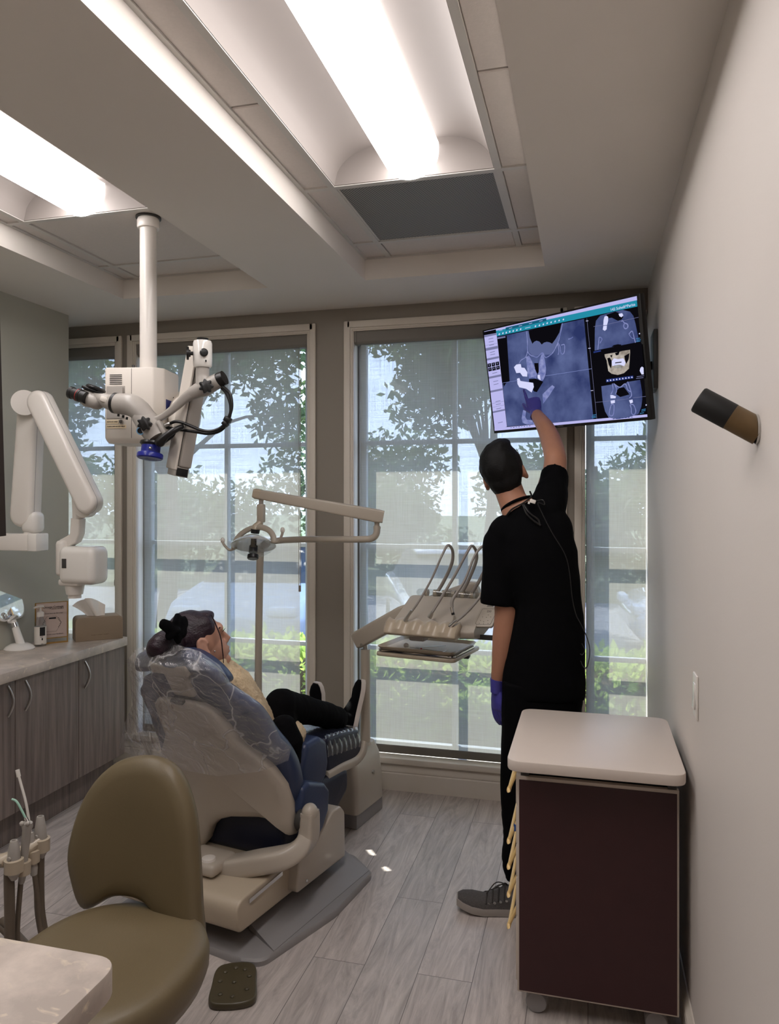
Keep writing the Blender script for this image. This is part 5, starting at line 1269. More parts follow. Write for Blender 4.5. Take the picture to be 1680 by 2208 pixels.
m_ = MB(); rect_tube(m_, [Xr(169, 1118, -.04), Xr(167, 1150, -.04), Xr(163, 1160, -.04), Xr(150, 1168, -.04), Xr(138, 1174, -.04)], .05, [.05, .05, .046, .04, .036], up=vd, bev=.2); m_.build('yoke_stem', M['white_pl'], xr_, smooth=40)
m_ = MB(); yc = Xr(138, 1203, -.05); m_.box(yc, (.05, .075, .165), None, .02, 4); m_.build('yoke', M['white_pl'], xr_, smooth=60)
hx0, hx1 = Xr(152, 1218, -.05), Xr(210, 1218, -.05)
m_ = MB(); hcx = (hx0 + hx1) / 2; m_.box(hcx, (hx1.x - hx0.x + .045, .13, .172), None, .032, 5); m_.build('tube_head', M['white_gl'], xr_, smooth=60)
m_ = MB(); hq = Xr(159, 1218, -.05); m_.box(hq + V((0, -.066, .012)), (.022, .004, .042), None, .001); m_.build('rating_plate', M['dark_grey'], xr_)
m_ = MB(); cq = Xr(161, 1260, -.05); m_.box(cq + V((.0, 0, .012)), (.105, .1, .03), None, .01); m_.lathe([(0, 0), (.043, 0), (.043, -.006), (.036, -.045), (0, -.045)], cq, UP, 28); m_.build('collimator', M['white_pl'], xr_)
m_ = MB(); m_.lathe([(0, -.044), (.029, -.044), (.029, -.062), (0, -.062)], cq, UP, 26); m_.build('cone', M['white_pl'], xr_)

# ================================================================ WALL MONITOR WITH THE SCAN
TL, TRc, BR, BL = V((-.513, 3.76, 2.40)), V((.206, 3.235, 2.397)), V((.256, 3.307, 1.884)), V((-.463, 3.832, 1.888))
tc_ = (TL + TRc + BR + BL) / 4; tx = ((TRc - TL) + (BR - BL)).normalized(); tn = tx.cross(((TL - BL) + (TRc - BR)).normalized()).normalized(); ty = tn.cross(tx)
W_, H_ = .89, .52
mo = thing('wall_monitor', 'large tilted monitor showing a jaw scan, mounted high in the corner by the right wall', 'monitor', tc_)
m_ = MB(); m_.prism2(rpoly([(-W_ / 2, -H_ / 2), (W_ / 2, -H_ / 2), (W_ / 2, H_ / 2), (-W_ / 2, H_ / 2)], .004, 3), tc_ - tn * .034, tx, ty, .034, bevel=.003); m_.build('bezel', M['black'], mo, smooth=30)
m_ = MB(); m_.prism2(rpoly([(-.28, -.17), (.28, -.17), (.28, .17), (-.28, .17)], .03, 4), tc_ - tn * .055, tx, ty, .022, bevel=.006); m_.build('back_cover', M['black'], mo, smooth=30)
ma = tc_ - tn * .05; mw = V((XR - .001, 3.42, 2.13))
m_ = MB(); m_.bbox(XR - .018, XR - .0005, 3.34, 3.50, 2.02, 2.27, bevel=.003); m_.build('wall_plate', M['dark_grey'], mo)
m_ = MB(); rect_tube(m_, [mw + V((-.015, 0, 0)), V((.2, 3.62, 2.13)), ma - tn * .05 + V((.05, 0, 0)), ma], .022, .035, up=UP); m_.build('mount_arm', M['dark_grey'], mo)
EX = 1.75; ES = 1 / 2 ** EX
def tvp(px, py, lift): 
    p0 = tc_ + tn * lift; return onplane(px, py, p0, tn)
c4 = lambda x, y: (1000 + x / 3.818, 620 + y / 3.818)
c5 = lambda x, y: (1030 + x / 6.222, 680 + y / 6.222)
c2 = lambda x, y: (1280 + x / 7.617, 630 + y / 7.617)
SM = [emit('scr_black', (12, 11, 16), ES), emit('scr_lavender', (186, 184, 236), ES), emit('scr_teal', (36, 140, 166), ES), emit('scr_scan', (92, 104, 150), ES, 9, (44, 54, 100)), emit('scr_white', (214, 216, 250), ES),
      emit('scr_bone', (146, 152, 200), ES, 60, (100, 110, 168)), emit('scr_line', (128, 140, 196), ES), emit('scr_tissue', (92, 102, 146), ES), emit('scr_ivory', (196, 188, 178), ES, 40, (136, 126, 116)), emit('scr_grey', (120, 122, 160), ES),
      emit('scr_cyan', (64, 128, 176), ES), emit('scr_tealdark', (24, 92, 120), ES), emit('scr_blue', (40, 56, 120), ES)]
K = dict(black=0, lav=1, teal=2, scan=3, white=4, bone=5, line=6, tissue=7, ivory=8, grey=9, cyan=10, tdark=11, blue=12)
scr = MB(); LIFT = [.0004]
def shape(cv, col, pts, curve=False, step=True):
    if step: LIFT[0] += .00008
    scr.mi = K[col]; P = [tvp(*cv(*p), LIFT[0]) for p in pts]
    if curve: P = catmull(P, 4, closed=True)
    b = bmesh.new(); f = b.faces.new([b.verts.new(p) for p in P]); bmesh.ops.triangulate(b, faces=[f]); scr._take(b)
def stroke(cv, col, pts, w=1.2, curve=True):
    LIFT[0] += .00004; scr.mi = K[col]; P = [tvp(*cv(*p), LIFT[0]) for p in pts]
    if curve and len(P) > 2: P = catmull(P, 4)
    h = w * .0018 / 2; L_, R_2 = [], []
    for i, p in enumerate(P):
        t = (P[min(i + 1, len(P) - 1)] - P[max(i - 1, 0)]).normalized(); s = tn.cross(t) * h; L_.append(p + s); R_2.append(p - s)
    b = bmesh.new(); l = [b.verts.new(p) for p in L_]; r = [b.verts.new(p) for p in R_2]
    for i in range(len(P) - 1): b.faces.new((l[i], l[i + 1], r[i + 1], r[i]))
    scr._take(b)
shape(c4, 'black', [(163, 368), (1425, 72), (1513, 1065), (255, 1180)])
shape(c4, 'lav', [(168, 362), (1425, 70), (1428, 105), (170, 385)])
shape(c4, 'black', [(165, 366), (265, 344), (268, 374), (168, 392)])
shape(c4, 'teal', [(266, 356), (1426, 104), (1430, 156), (272, 402)])
shape(c4, 'tdark', [(345, 330), (680, 252), (681, 276), (346, 352)])
shape(c4, 'lav', [(168, 394), (270, 374), (356, 1146), (256, 1172)])
shape(c4, 'lav', [(253, 1158), (1511, 1044), (1513, 1065), (255, 1180)])
for k, (a, b) in enumerate([(396, 410), (500, 522), (585, 602), (735, 752), (850, 866), (1020, 1034)]):
    f = lambda y, s: (168 + (y - 394) * .113 + s * (100 + (y - 394) * .0), y - s * 21)
    shape(c4, 'grey', [f(a, .0), f(a, 1), f(b, 1), f(b, .0)])
for y in (430, 455, 482, 540, 560, 690, 712, 780, 805, 945, 970, 1005, 1120): stroke(c4, 'grey', [(200 + (y - 394) * .113, y - 5), (240 + (y - 394) * .113, y - 14)], 1.6)
for y in (478, 955, 986): stroke(c4, 'grey', [(170 + (y - 394) * .113, y), (268 + (y - 394) * .113, y - 20)], .7)
for i in range(3):
    for j in range(2): 
        x0, y0 = 196 + i * 33 + j * 5, 628 - i * 7 + j * 34; shape(c4, 'black', [(x0, y0), (x0 + 28, y0 - 6), (x0 + 31, y0 + 24), (x0 + 3, y0 + 30)]); shape(c4, 'grey', [(x0 + 8, y0 + 6), (x0 + 20, y0 + 4), (x0 + 16, y0 + 20)])
# main scan
shape(c4, 'scan', [(276, 408), (990, 258), (1068, 1083), (358, 1144)])
shape(c5, 'black', [(262, 300), (392, 270), (400, 400), (365, 490), (336, 580), (326, 700), (340, 800), (380, 850), (430, 885), (385, 905), (345, 930), (330, 900)], False)
shape(c5, 'black', [(344, 870), (400, 880), (350, 960)])
shape(c5, 'tissue', [(660, 215), (1135, 110), (1090, 350), (1040, 460), (980, 530), (870, 525), (740, 545), (690, 490)])
shape(c5, 'black', [(682, 205), (1128, 102), (1098, 230), (1045, 320), (1000, 380), (965, 362), (930, 355), (890, 366), (860, 392), (830, 352), (790, 340), (758, 355), (735, 382), (700, 300)])
for c_ in ([(655, 212), (668, 350), (672, 480), (705, 530), (740, 548)], [(672, 480), (645, 560), (585, 600), (560, 640)], [(1140, 106), (1108, 260), (1080, 360), (1010, 500), (930, 562), (905, 560)], [(1080, 365), (1105, 420), (1118, 500), (1140, 520), (1164, 490), (1165, 395), (1120, 400)], [(1075, 380), (1090, 470), (1080, 530)], [(740, 545), (800, 560), (870, 500), (900, 560)], [(1215, 320), (1250, 310), (1280, 290)]): stroke(c5, 'bone', c_, 2.2)
shape(c5, 'bone', [(650, 560), (690, 540), (722, 600), (705, 700), (740, 640), (770, 700), (800, 780), (785, 850), (740, 832), (690, 842), (668, 760)], False)
shape(c5, 'bone', [(828, 620), (850, 545), (870, 505), (895, 570), (915, 680), (915, 770), (890, 850), (860, 880), (820, 860), (802, 820), (820, 760)], True)
shape(c5, 'black', [(760, 640), (815, 640), (820, 760), (800, 790), (770, 720)])
shape(c5, 'black', [(690, 855), (780, 850), (860, 880), (880, 892), (800, 950), (795, 1030), (755, 1020), (750, 920), (690, 895)])
shape(c5, 'white', [(488, 695), (520, 660), (560, 652), (580, 655), (588, 700), (630, 705), (668, 765), (665, 822), (605, 818), (570, 770), (520, 775)])
shape(c5, 'white', [(528, 850), (560, 840), (575, 880), (640, 890), (745, 905), (755, 960), (725, 1035), (650, 985), (560, 965), (535, 920)])
shape(c5, 'white', [(804, 800), (835, 798), (845, 868), (806, 842)])
shape(c5, 'bone', [(870, 1060), (940, 990), (1000, 935), (1035, 960), (960, 1080), (880, 1185)])
shape(c5, 'bone', [(610, 1270), (590, 1380), (605, 1440), (660, 1465), (760, 1462), (760, 1410), (660, 1400), (640, 1360), (650, 1280)])
stroke(c5, 'line', [(330, 908), (540, 872)], .8); stroke(c5, 'line', [(910, 812), (1530, 716)], .9)
shape(c5, 'grey', [(264, 300), (372, 280), (374, 298), (266, 318)])
# tool icons and menu marks
for x, y in ((292, 384), (322, 376), (350, 371), (378, 363), (407, 357), (437, 350), (468, 343), (590, 318), (623, 311), (655, 303), (687, 293), (719, 286), (752, 279), (785, 271), (820, 263)):
    shape(c4, 'white', [(x - 6, y + 3), (x, y - 8), (x + 7, y - 5), (x + 5, y + 5), (x - 2, y + 8)])
stroke(c4, 'white', [(505, 335), (550, 325)], 1.2)
for x, y in ((305, 352), (385, 334), (466, 315), (550, 295), (635, 275)): stroke(c4, 'lav', [(x - 12, y + 3), (x + 14, y - 3)], 1.2)
# dividers and right-hand views
stroke(c4, 'grey', [(1014, 255), (1096, 1078)], .8)
for x, y in ((1016, 275), (1035, 500), (1056, 848)): stroke(c4, 'white', [(x - 10, y + 1), (x + 10, y - 1)], 1.3)
shape(c2, 'scan', [(18, 960), (22, 600), (40, 470), (110, 385), (230, 350), (480, 292), (600, 320), (655, 390), (690, 520), (735, 740), (745, 815)])
shape(c2, 'black', [(210, 370), (360, 320), (430, 345), (490, 410), (460, 450), (400, 470), (300, 420), (225, 430)])
shape(c2, 'white', [(180, 400), (212, 388), (240, 405), (240, 470), (222, 540), (160, 545), (165, 460)])
shape(c2, 'white', [(160, 555), (220, 548), (215, 610), (185, 635), (152, 615)])
shape(c2, 'white', [(410, 355), (470, 345), (490, 380), (460, 412), (425, 395)])
stroke(c2, 'bone', [(455, 480), (480, 470), (500, 500), (520, 510), (560, 530), (560, 580), (520, 600), (495, 560), (505, 520)], 2.6)
stroke(c2, 'bone', [(580, 685), (635, 640), (665, 740), (688, 830)], 2); stroke(c2, 'bone', [(580, 685), (625, 750), (665, 760)], 1.6)
stroke(c2, 'bone', [(72, 945), (85, 820), (95, 742), (140, 768), (105, 840)], 2.2)
shape(c2, 'black', [(295, 900), (330, 870), (400, 855), (460, 862), (440, 885)])
stroke(c2, 'grey', [(0, 565), (160, 540)], .7); stroke(c2, 'grey', [(240, 525), (740, 412)], .7)
shape(c2, 'black', [(0, 1000), (790, 835), (845, 1410), (0, 1525)])
shape(c2, 'blue', [(0, 975), (120, 950), (122, 975), (0, 1000)])
shape(c2, 'ivory', [(180, 1020), (330, 995), (400, 985), (480, 965), (600, 945), (602, 1000), (585, 1060), (590, 1160), (583, 1255), (500, 1330), (400, 1360), (300, 1342), (242, 1295), (215, 1120), (185, 1060)])
for q in ([(225, 1085), (265, 1075), (300, 1130), (290, 1260), (250, 1190)], [(505, 1050), (590, 1000), (575, 1110), (535, 1180), (515, 1110)], [(350, 1000), (430, 975), (410, 1030), (370, 1040)], [(270, 1040), (310, 1030), (300, 1080)]): shape(c2, 'black', q)
shape(c2, 'white', [(298, 1135), (335, 1085), (400, 1100), (490, 1085), (528, 1160), (505, 1215), (420, 1190), (305, 1215)])
shape(c2, 'black', [(355, 1155), (460, 1140), (460, 1156), (355, 1171)])
for k in range(6): stroke(c2, 'tdark', [(350 + k * 20, 1190), (352 + k * 20, 1250)], .8)
shape(c2, 'blue', [(205, 1432), (650, 1370), (655, 1415), (208, 1480)])
for k in range(9): x, y = 230 + k * 50, 1455 - k * 7; shape(c2, 'white', [(x - 12, y + 8), (x - 6, y - 14), (x + 8, y - 12), (x + 12, y + 10)])
shape(c2, 'white', [(770, 1245), (795, 1222), (822, 1240), (825, 1350), (790, 1352), (758, 1292)])
for x, y in ((770, 1380), (760, 1410)): stroke(c2, 'grey', [(x - 60, y + 8), (x + 60, y - 8)], 1.2)
shape(c2, 'scan', [(128, 1545), (765, 1440), (798, 1640), (800, 1760), (785, 1880), (740, 2000), (560, 2060), (400, 2085), (250, 2060), (190, 1960), (155, 1820), (140, 1690)])
shape(c2, 'black', [(325, 1500), (560, 1465), (520, 1505), (430, 1562), (360, 1520)])
shape(c2, 'black', [(362, 1670), (385, 1610), (420, 1575), (500, 1560), (540, 1610), (590, 1680), (520, 1700), (440, 1722)])
for c_ in ([(310, 1500), (320, 1600), (285, 1680)], [(350, 1515), (380, 1600), (360, 1680)], [(330, 1500), (430, 1562), (520, 1505), (560, 1600), (620, 1640)], [(560, 1470), (600, 1580), (625, 1690), (590, 1740)], [(290, 1850), (335, 1850), (330, 1990), (300, 2030), (258, 2008), (270, 1920), (290, 1850)], [(600, 1850), (655, 1850), (695, 1950), (665, 2012), (625, 1990), (620, 1910), (600, 1850)]): stroke(c2, 'bone', c_, 2.4)
for q in ([(275, 1690), (312, 1690), (370, 1712), (360, 1742), (280, 1745)], [(280, 1782), (350, 1772), (352, 1818), (288, 1832)], [(583, 1775), (640, 1762), (648, 1810), (605, 1832)]): shape(c2, 'white', q)
stroke(c2, 'grey', [(35, 1810), (280, 1785)], .7); stroke(c2, 'grey', [(380, 1775), (580, 1750)], .7); stroke(c2, 'grey', [(650, 1735), (860, 1712)], .7)
for (x, y) in ((735, 760), (745, 785), (740, 808), (830, 1925), (825, 1950), (800, 1985), (20, 2015), (10, 2040), (15, 2060)): stroke(c2, 'cyan', [(x - 40, y + 6), (x + 28, y - 6)], 1.5)
for x, y in ((755, 680), (865, 1852)): shape(c2, 'white', [(x - 9, y - 8), (x + 9, y - 10), (x + 9, y + 10), (x - 9, y + 12)])
for k in range(7): x, y = 330 + k * 50, 2082 - k * 5; stroke(c2, 'blue', [(x - 14, y + 2), (x + 14, y - 2)], 1.4)
for k in range(8): x, y = 390 + k * 22, 1154 - k * 2.2; stroke(c4, 'blue' if k % 2 else 'cyan', [(x - 5, y), (x + 5, y - 1)], 1.6)
scr.mi = K['white']; LIFT[0] += .0003
tpos = tvp(*c4(1308, 162), LIFT[0]); tdir = (tvp(*c4(1400, 141), LIFT[0]) - tvp(*c4(1220, 183), LIFT[0])).normalized()
add_text(scr, '142 Soheili^Parisa', .0165, tpos, tdir, tn.cross(tdir), lift=.0001)
scr.mi = 0; scr.build('screen', SM, mo, smooth=0)
m_ = MB(); lg = tc_ - ty * (H_ / 2 - .0085) - tx * .025; add_text(m_, 'Hisense', .011, lg, tx, ty); m_.build('brand_lettering', M['grey_base'], mo, smooth=0)

# second monitor, only its edge is in frame
m2 = thing('side_monitor', 'dark monitor of which only a narrow edge shows at the left frame edge', 'monitor', at(-200, 900, Y=1.55))
b0_ = at(-12, 1158, Y=1.55); b1_ = at(-28, 620, Y=1.50)
sx_ = V((-.93, .36, 0)).normalized(); sy_ = (b1_ - b0_).normalized(); sn = sy_.cross(sx_).normalized()
if sn.dot(CAM - b0_) < 0: sn = -sn
m_ = MB(); m_.prism([b0_, b0_ + sx_ * .85, b0_ + sx_ * .85 + sy_ * .57, b0_ + sy_ * .57], sn * -.03, bevel=.002); m_.build('bezel', M['dark_cab'], m2, smooth=30)
m_ = MB(); m_.prism([b0_ + sx_ * u + sy_ * v + sn * .0005 for u, v in ((.02, .025), (.83, .025), (.83, .55), (.02, .55))], sn * .001); m_.build('screen', M['car_glass'], m2, smooth=0)
mc = b0_ + sx_ * .42 + sy_ * .3 - sn * .05
m_ = MB(); m_.tube([mc + sn * .02, mc - sn * .05, V((mc.x - sn.x * .05, mc.y - sn.y * .05, ZC - .001))], .02, 12); m_.build('ceiling_mount', M['dark_grey'], m2)
# ================================================================ PEOPLE
def rel(o, mats): pass
def hand_solids(mb, o, fy, fz, side, curls, scale=1.0, spread=1.0, thumb=(.55, .5)):
    """o wrist, fy towards the fingers, fz out of the back of the hand, side +1 if the thumb lies on fy x fz side"""
    fy = V(fy).normalized(); fz = (V(fz) - fy * V(fz).dot(fy)).normalized(); fx = fy.cross(fz) * side
    s = scale
    def T(x, y, z): return o + fx * (x * s) + fy * (y * s) + fz * (z * s)
    R_ = Matrix((fx * side, fy, fz)).transposed()
    mb.tube([T(0, -.05, 0), T(0, .0, 0), T(0, .03, 0), T(.001, .065, .001), T(.001, .09, .001)], [(.028 * s, .021 * s), (.027 * s, .019 * s), (.034 * s, .017 * s), (.040 * s, .0155 * s), (.037 * s, .012 * s)], 16, up=fz, round=True)
    bases = [(.030, .086), (.0105, .092), (-.0095, .089), (-.028, .078)]; lens = [(.043, .026, .021), (.047, .029, .022), (.044, .027, .021), (.034, .021, .019)]
    for (bx_, by_), ls, cu in zip(bases, lens, curls):
        p = T(bx_, by_, .001); a = 0; pts = [T(bx_ * .9, by_ - .03, .0), p]; sp = bx_ * 1.2 * spread
        for L_, c in zip(ls, cu):
            a += math.radians(c); d = (fy * math.cos(a) - fz * math.sin(a) + fx * sp * (1 if a < 1 else 0)).normalized()
            p = p + d * (L_ * s); pts.append(p)
        mb.tube(catmull(pts, 3), [.0095 * s, .0098 * s, .009 * s, .0082 * s, .0068 * s], 10, round=True)
    tx_, ty_ = thumb
    d1 = (fx * tx_ + fy * ty_ - fz * .35).normalized(); d2 = (fx * (tx_ * .5) + fy * (ty_ + .35) - fz * .4).normalized(); p0 = T(.022, .02, -.004); p1 = p0 + d1 * .042 * s; p2 = p1 + d2 * .032 * s; p3 = p2 + d2 * .024 * s
    mb.tube(catmull([p0, p1, p2, p3], 4), [.015 * s, .0125 * s, .0105 * s, .0085 * s], 10, round=True)
def shoe_parts(heel, fwd, up, L_, wid, ht, name, mat, solemat, parent, sole_h=.028, shaft=None, lift_toe=.012):
    """rounded shoe: sole and upper; heel point on the ground line, fwd to the toe, up out of the sole"""
    f = V(fwd).normalized(); u = (V(up) - f * V(up).dot(f)).normalized(); s = f.cross(u)
    def T(a, b, c): return heel + f * a + s * b + u * c
    st = [(0.0, .55, .62), (.06, .78, .95), (.2, .84, 1.0), (.35, .82, .98), (.5, .88, .78), (.65, .98, .60), (.8, .98, .47), (.92, .76, .38), (.985, .42, .28)]
    m_ = MB(); R = []
    for a, w, h in st:
        w2 = wid / 2 * w; z0 = sole_h * .75 + lift_toe * max(0, a - .7) / .3; hh = ht * h + lift_toe * max(0, a - .7) / .3 + (.012 if a > .75 else 0)
        R.append([T(a * L_, w2 * math.cos(PI * k / 12) * (1 - .25 * math.sin(PI * k / 12) ** 3), z0 + (hh - z0) * math.sin(PI * k / 12) ** .8) for k in range(13)])
    m_.rings(R)
    up_ = m_.build(name, mat, parent, smooth=70)
    m_ = MB(); R = []
    for a, w, h in st:
        w2 = wid / 2 * w * 1.07; lf = lift_toe * max(0, a - .7) / .3; aa = a * 1.03 - .012
        R.append([T(aa * L_, w2, lf + .003), T(aa * L_, w2 * 1.03, lf + sole_h * .6), T(aa * L_, w2 * .98, lf + sole_h), T(aa * L_, -w2 * .98, lf + sole_h), T(aa * L_, -w2 * 1.03, lf + sole_h * .6), T(aa * L_, -w2, lf + .003), T(aa * L_, 0, lf)])
    m_.rings(R); m_.build('sole', solemat, up_, smooth=50)
    return up_, T

# ---------------------------------------------------------------- standing clinician
def D(px, py, Y=2.96): return at(px, py, Y=Y)
doc = thing('person', 'standing person in black scrubs pointing up at the monitor with a gloved hand', 'person', (-.16, 2.92, 0))
YD = V((0, 1, 0))
tip = tvp(1139, 826, .012)
wr = D(1157, 893, tip.y - .125)
el_ = D(1197, 985, 3.17); shR = D(1178, 1098, 2.99)
wl = D(1073, 1468, 2.97); ell_ = D(1091, 1335, 2.955); shL = D(1084, 1168, 2.97)
b = MB()
# torso, legs, arms, neck, head as one body
b.tube([D(1172, 1480), D(1180, 1380), D(1181, 1290), D(1160, 1200), D(1146, 1140), D(1128, 1102)], [(.14, .10), (.125, .095), (.105, .09), (.135, .095), (.125, .085), (.07, .06)], 20, up=YD, round=True)
b.tube([D(1122, 1112, 2.965), D(1106, 1080, 2.975), D(1093, 1045, 2.99)], [(.068, .06), (.056, .058), (.056, .06)], 18, up=YD, round=True)
hr_ = math.atan2(30, 91) * -1
hup = (UP * .93 + RT * -.30 + V((0, -.22, 0))).normalized(); hfx = V((-.02, .93, .15)); hf = (hfx - hup * hfx.dot(hup)).normalized(); hs = hf.cross(hup)
RH = Matrix((hs, hf, hup)).transposed(); hcen = D(1085, 1015, 3.0)
def HP(x, y, z): return hcen + hs * x + hf * y + hup * z
b.ell(HP(0, -.008, .012), (.074, .092, .098), RH, 24)
b.ell(HP(0, .03, -.045), (.058, .062, .066), RH, 20); b.ell(HP(0, .055, -.085), (.03, .03, .022), RH, 14)
b.ell(HP(0, .082, .012), (.05, .022, .018), RH, 14)
b.tube([HP(0, .088, .01), HP(0, .108, -.022), HP(0, .096, -.034)], [.009, .013, .01], 10, round=True)
b.tube([HP(-.02, .084, -.058), HP(0, .094, -.056), HP(.02, .084, -.058)], [.006, .008, .006], 8, round=True)
for s_ in (-1, 1):
    b.tube([HP((.0805 - .0012 * max(0, 4 - k)) * s_, -.010 + .019 * math.cos(k * .62 + .3), -.026 + .027 * math.sin(k * .62 + .3)) for k in range(9)], .0068, 8, round=True); b.ell(HP(.078 * s_, -.008, -.030), (.010, .017, .028), RH, 12); b.ell(HP(.080 * s_, .0, -.048), (.010, .012, .014), RH, 10); b.ell(HP(.03 * s_, .078, -.006), (.013, .01, .008), RH, 10)
b.tube(catmull([shL, D(1088, 1250, 2.96), D(1092, 1310, 2.955), ell_, D(1087, 1375, 2.96), D(1083, 1410, 2.965), wl, wl + V((0, .0, -.02))], 4), [.058, .052, .047, .046, .046, .041, .0255, .025], 16, round=True)
b.tube(catmull([shR, D(1190, 1040, 3.09), D(1196, 1012, 3.13), el_, D(1188, 950, 3.28), D(1176, 922, 3.36), wr, wr + (tip - wr) * .15], 4), [.060, .052, .047, .0455, .044, .038, .0265, .016], 16, round=True)
for hp_, kn_, an_ in (((1133, 1490, 2.95), (1119, 1690, 2.93), (1119, 1895, 2.865)), ((1205, 1490, 2.97), (1200, 1690, 2.99), (1198, 1870, 3.0))):
    b.tube([D(*hp_), D(*kn_), D(*an_)], [(.075, .08), (.052, .056), (.036, .04)], 16, round=True)
me = fuse(b, .006, 4); body = link('body', me, M['skin'], doc, smooth=180)
# hair
b = MB(); b.ell(HP(0, -.020, .024), (.084, .094, .100), RH, 26); b.ell(HP(0, -.048, -.018), (.070, .062, .070), RH, 22); b.ell(HP(.015, -.01, .10), (.05, .07, .028), RH, 16); b.ell(HP(0, -.045, -.065), (.058, .036, .03), RH, 16)
me = fuse(b, .006, 4, lambda p: .0022 * noise.noise(V((p.x * 60, p.y * 60, p.z * 25))) + .003 * noise.noise(p * 30)); link('hair', me, M['hair'], doc, smooth=180)
# scrub top with sleeves
b = MB()
b.tube(catmull([D(1172, 1500), D(1173, 1462), D(1180, 1380), D(1181, 1295), D(1160, 1205), D(1146, 1145), D(1132, 1110), D(1122, 1093)], 3), [(.158, .118), (.158, .118), (.142, .112), (.126, .105), (.156, .112), (.146, .100), (.085, .075), (.066, .064)], 28, up=YD)
b.tube(catmull([shL + V((.03, 0, .01)), shL, D(1083, 1230, 2.965), D(1078, 1304, 2.96)], 4), [(.07, .08), (.074, .082), (.074, .08), (.078, .082)], 20, up=YD)
b.tube(catmull([D(1150, 1130, 2.97), shR, D(1192, 1050, 3.07), D(1196, 1020, 3.115)], 4), [(.085, .085), (.078, .08), (.060, .066), (.056, .06)], 20, up=YD)
b.ell(D(1100, 1150, 2.965), (.085, .085, .075), None, 16); b.ell(D(1195, 1150, 2.97), (.075, .085, .10), None, 16)
wr_ = lambda p: .004 * noise.noise(V((p.x * 9 + 3, p.y * 9, p.z * 6))) + .003 * abs(noise.noise(V((p.x * 22, p.y * 22, p.z * 11 + p.x * 15))))
me = fuse(b, .0075, 5, wr_); link('scrub_top', me, M['scrub'], doc, smooth=180)
m_ = MB(); nb = D(1118, 1090, 2.972); x_, y_, a_ = frame_of((D(1108, 1070, 2.98) - D(1122, 1102, 2.968)), YD)
m_.tube([nb + x_ * .066 * math.cos(k * PI / 18) + y_ * .064 * math.sin(k * PI / 18) + a_ * (.004 - .004 * math.sin(k * PI / 18)) for k in range(37)], .006, 8); m_.build('collar', M['scrub'], doc, smooth=180)
# trousers
b = MB()
for i, pts in enumerate((((1133, 1470, 2.955), (1131, 1520, 2.95), (1118, 1690, 2.93), (1120, 1800, 2.90), (1118, 1850, 2.88), (1121, 1897, 2.868)), ((1208, 1470, 2.97), (1206, 1520, 2.97), (1202, 1690, 2.98), (1200, 1800, 2.99), (1198, 1850, 2.995), (1197, 1880, 3.0)))):
    b.tube(catmull([D(*p) for p in pts], 3), [(.09, .105), (.088, .10), (.068, .078), (.058, .066), (.060, .066), (.050, .055)], 20, up=YD)
b.tube([D(1172, 1430), D(1170, 1510)], [(.145, .108), (.155, .115)], 24, up=YD, round=True)
me = fuse(b, .0075, 4, lambda p: (.004 * noise.noise(V((p.x * 14, p.y * 14, p.z * 10))) + (.006 * abs(noise.noise(V((p.x * 8, p.y * 8, p.z * 34)))) if p.z < .35 else 0))); link('trousers', me, M['scrub'], doc, smooth=180)
# gloves
b = MB(); fy = (tip - wr).normalized()
hand_solids(b, wr + fy * .012, fy + UP * .08, (CAM - wr).normalized() + UP * .25, -1 if fy.cross((CAM - wr)).dot(RT) > 0 else 1, [(2, 3, 3), (70, 85, 50), (78, 90, 55), (80, 90, 55)], scale=.90, thumb=(.42, .75))
# keep the pointing finger on the glass
me = fuse(b, .0032, 3); g_ = link('glove', me, M['glove'], doc, smooth=180)
mx_pt = max(me.vertices, key=lambda v: v.co.dot((tip - wr).normalized())).co.copy()
GSH = tvp(1139, 826, .003) - mx_pt
m_ = MB(); m_.tube([wr + fy * (-.014), wr + fy * (-.008), wr + fy * .02], [.0315, .030, .0265], 20); m_.build('glove_cuff', M['glove'], doc)
b = MB(); hand_solids(b, wl + V((-.003, .004, -.022)), V((.03, -.01, -1)), V((-.72, -.62, 0)), 1, [(10, 16, 12), (14, 20, 14), (18, 24, 16), (22, 26, 18)], scale=.95, thumb=(.25, .95))
me = fuse(b, .0034, 3); link('glove', me, M['glove'], doc, smooth=180)
m_ = MB(); m_.tube([wl + V((.001, 0, .006)), wl + V((0, 0, .0)), wl + V((-.002, .003, -.045))], [.031, .029, .026], 20); m_.build('glove_cuff', M['glove'], doc)
# shoes
heel = V((-.195, 2.868, 0)); fw_ = V((-.275, -.042, 0))
up_, T_ = shoe_parts(heel, fw_, UP, .29, .105, .10, 'shoe', M['shoe_grey'], M['sole_grey'], doc, lift_toe=.022)
m_ = MB()
for k in range(4):
    for s_ in (-1, 1):
        c_ = T_(.105 + k * .022, s_ * (.047 - k * .0015), .062 - k * .006); m_.lathe([(.002, -.001), (.005, -.001), (.005, .002), (.002, .002)], c_, (0, -s_ * 1, .3) if s_ > 0 else (0, 1, .3), 10, caps=False)
m_.build('eyelets', M['steel'], up_)
m_ = MB()
for k in range(4):
    a_, b_ = T_(.105 + k * .022, .046, .064 - k * .006), T_(.115 + k * .022, -.046, .064 - k * .006); mid = T_(.11 + k * .022, 0, .094 - k * .009)
    m_.tube(catmull([a_, mid, b_], 5), .0022, 6); a2 = T_(.127 + k * .022, .046, .058 - k * .006); m_.tube(catmull([a2, mid + UP * .001, b_], 5), .0022, 6)
c_ = T_(.10, 0, .1); m_.tube(catmull([c_, c_ + V((-.01, -.03, .018)), c_ + V((-.05, -.05, .0)), c_ + V((-.03, -.02, .004)), c_], 5), .002, 6); m_.tube(catmull([c_, c_ + V((-.04, -.02, .012)), c_ + V((-.075, -.03, -.03))], 5), .002, 6)
m_.build('laces', pm('dark_laces', (58, 54, 52), .9), up_)
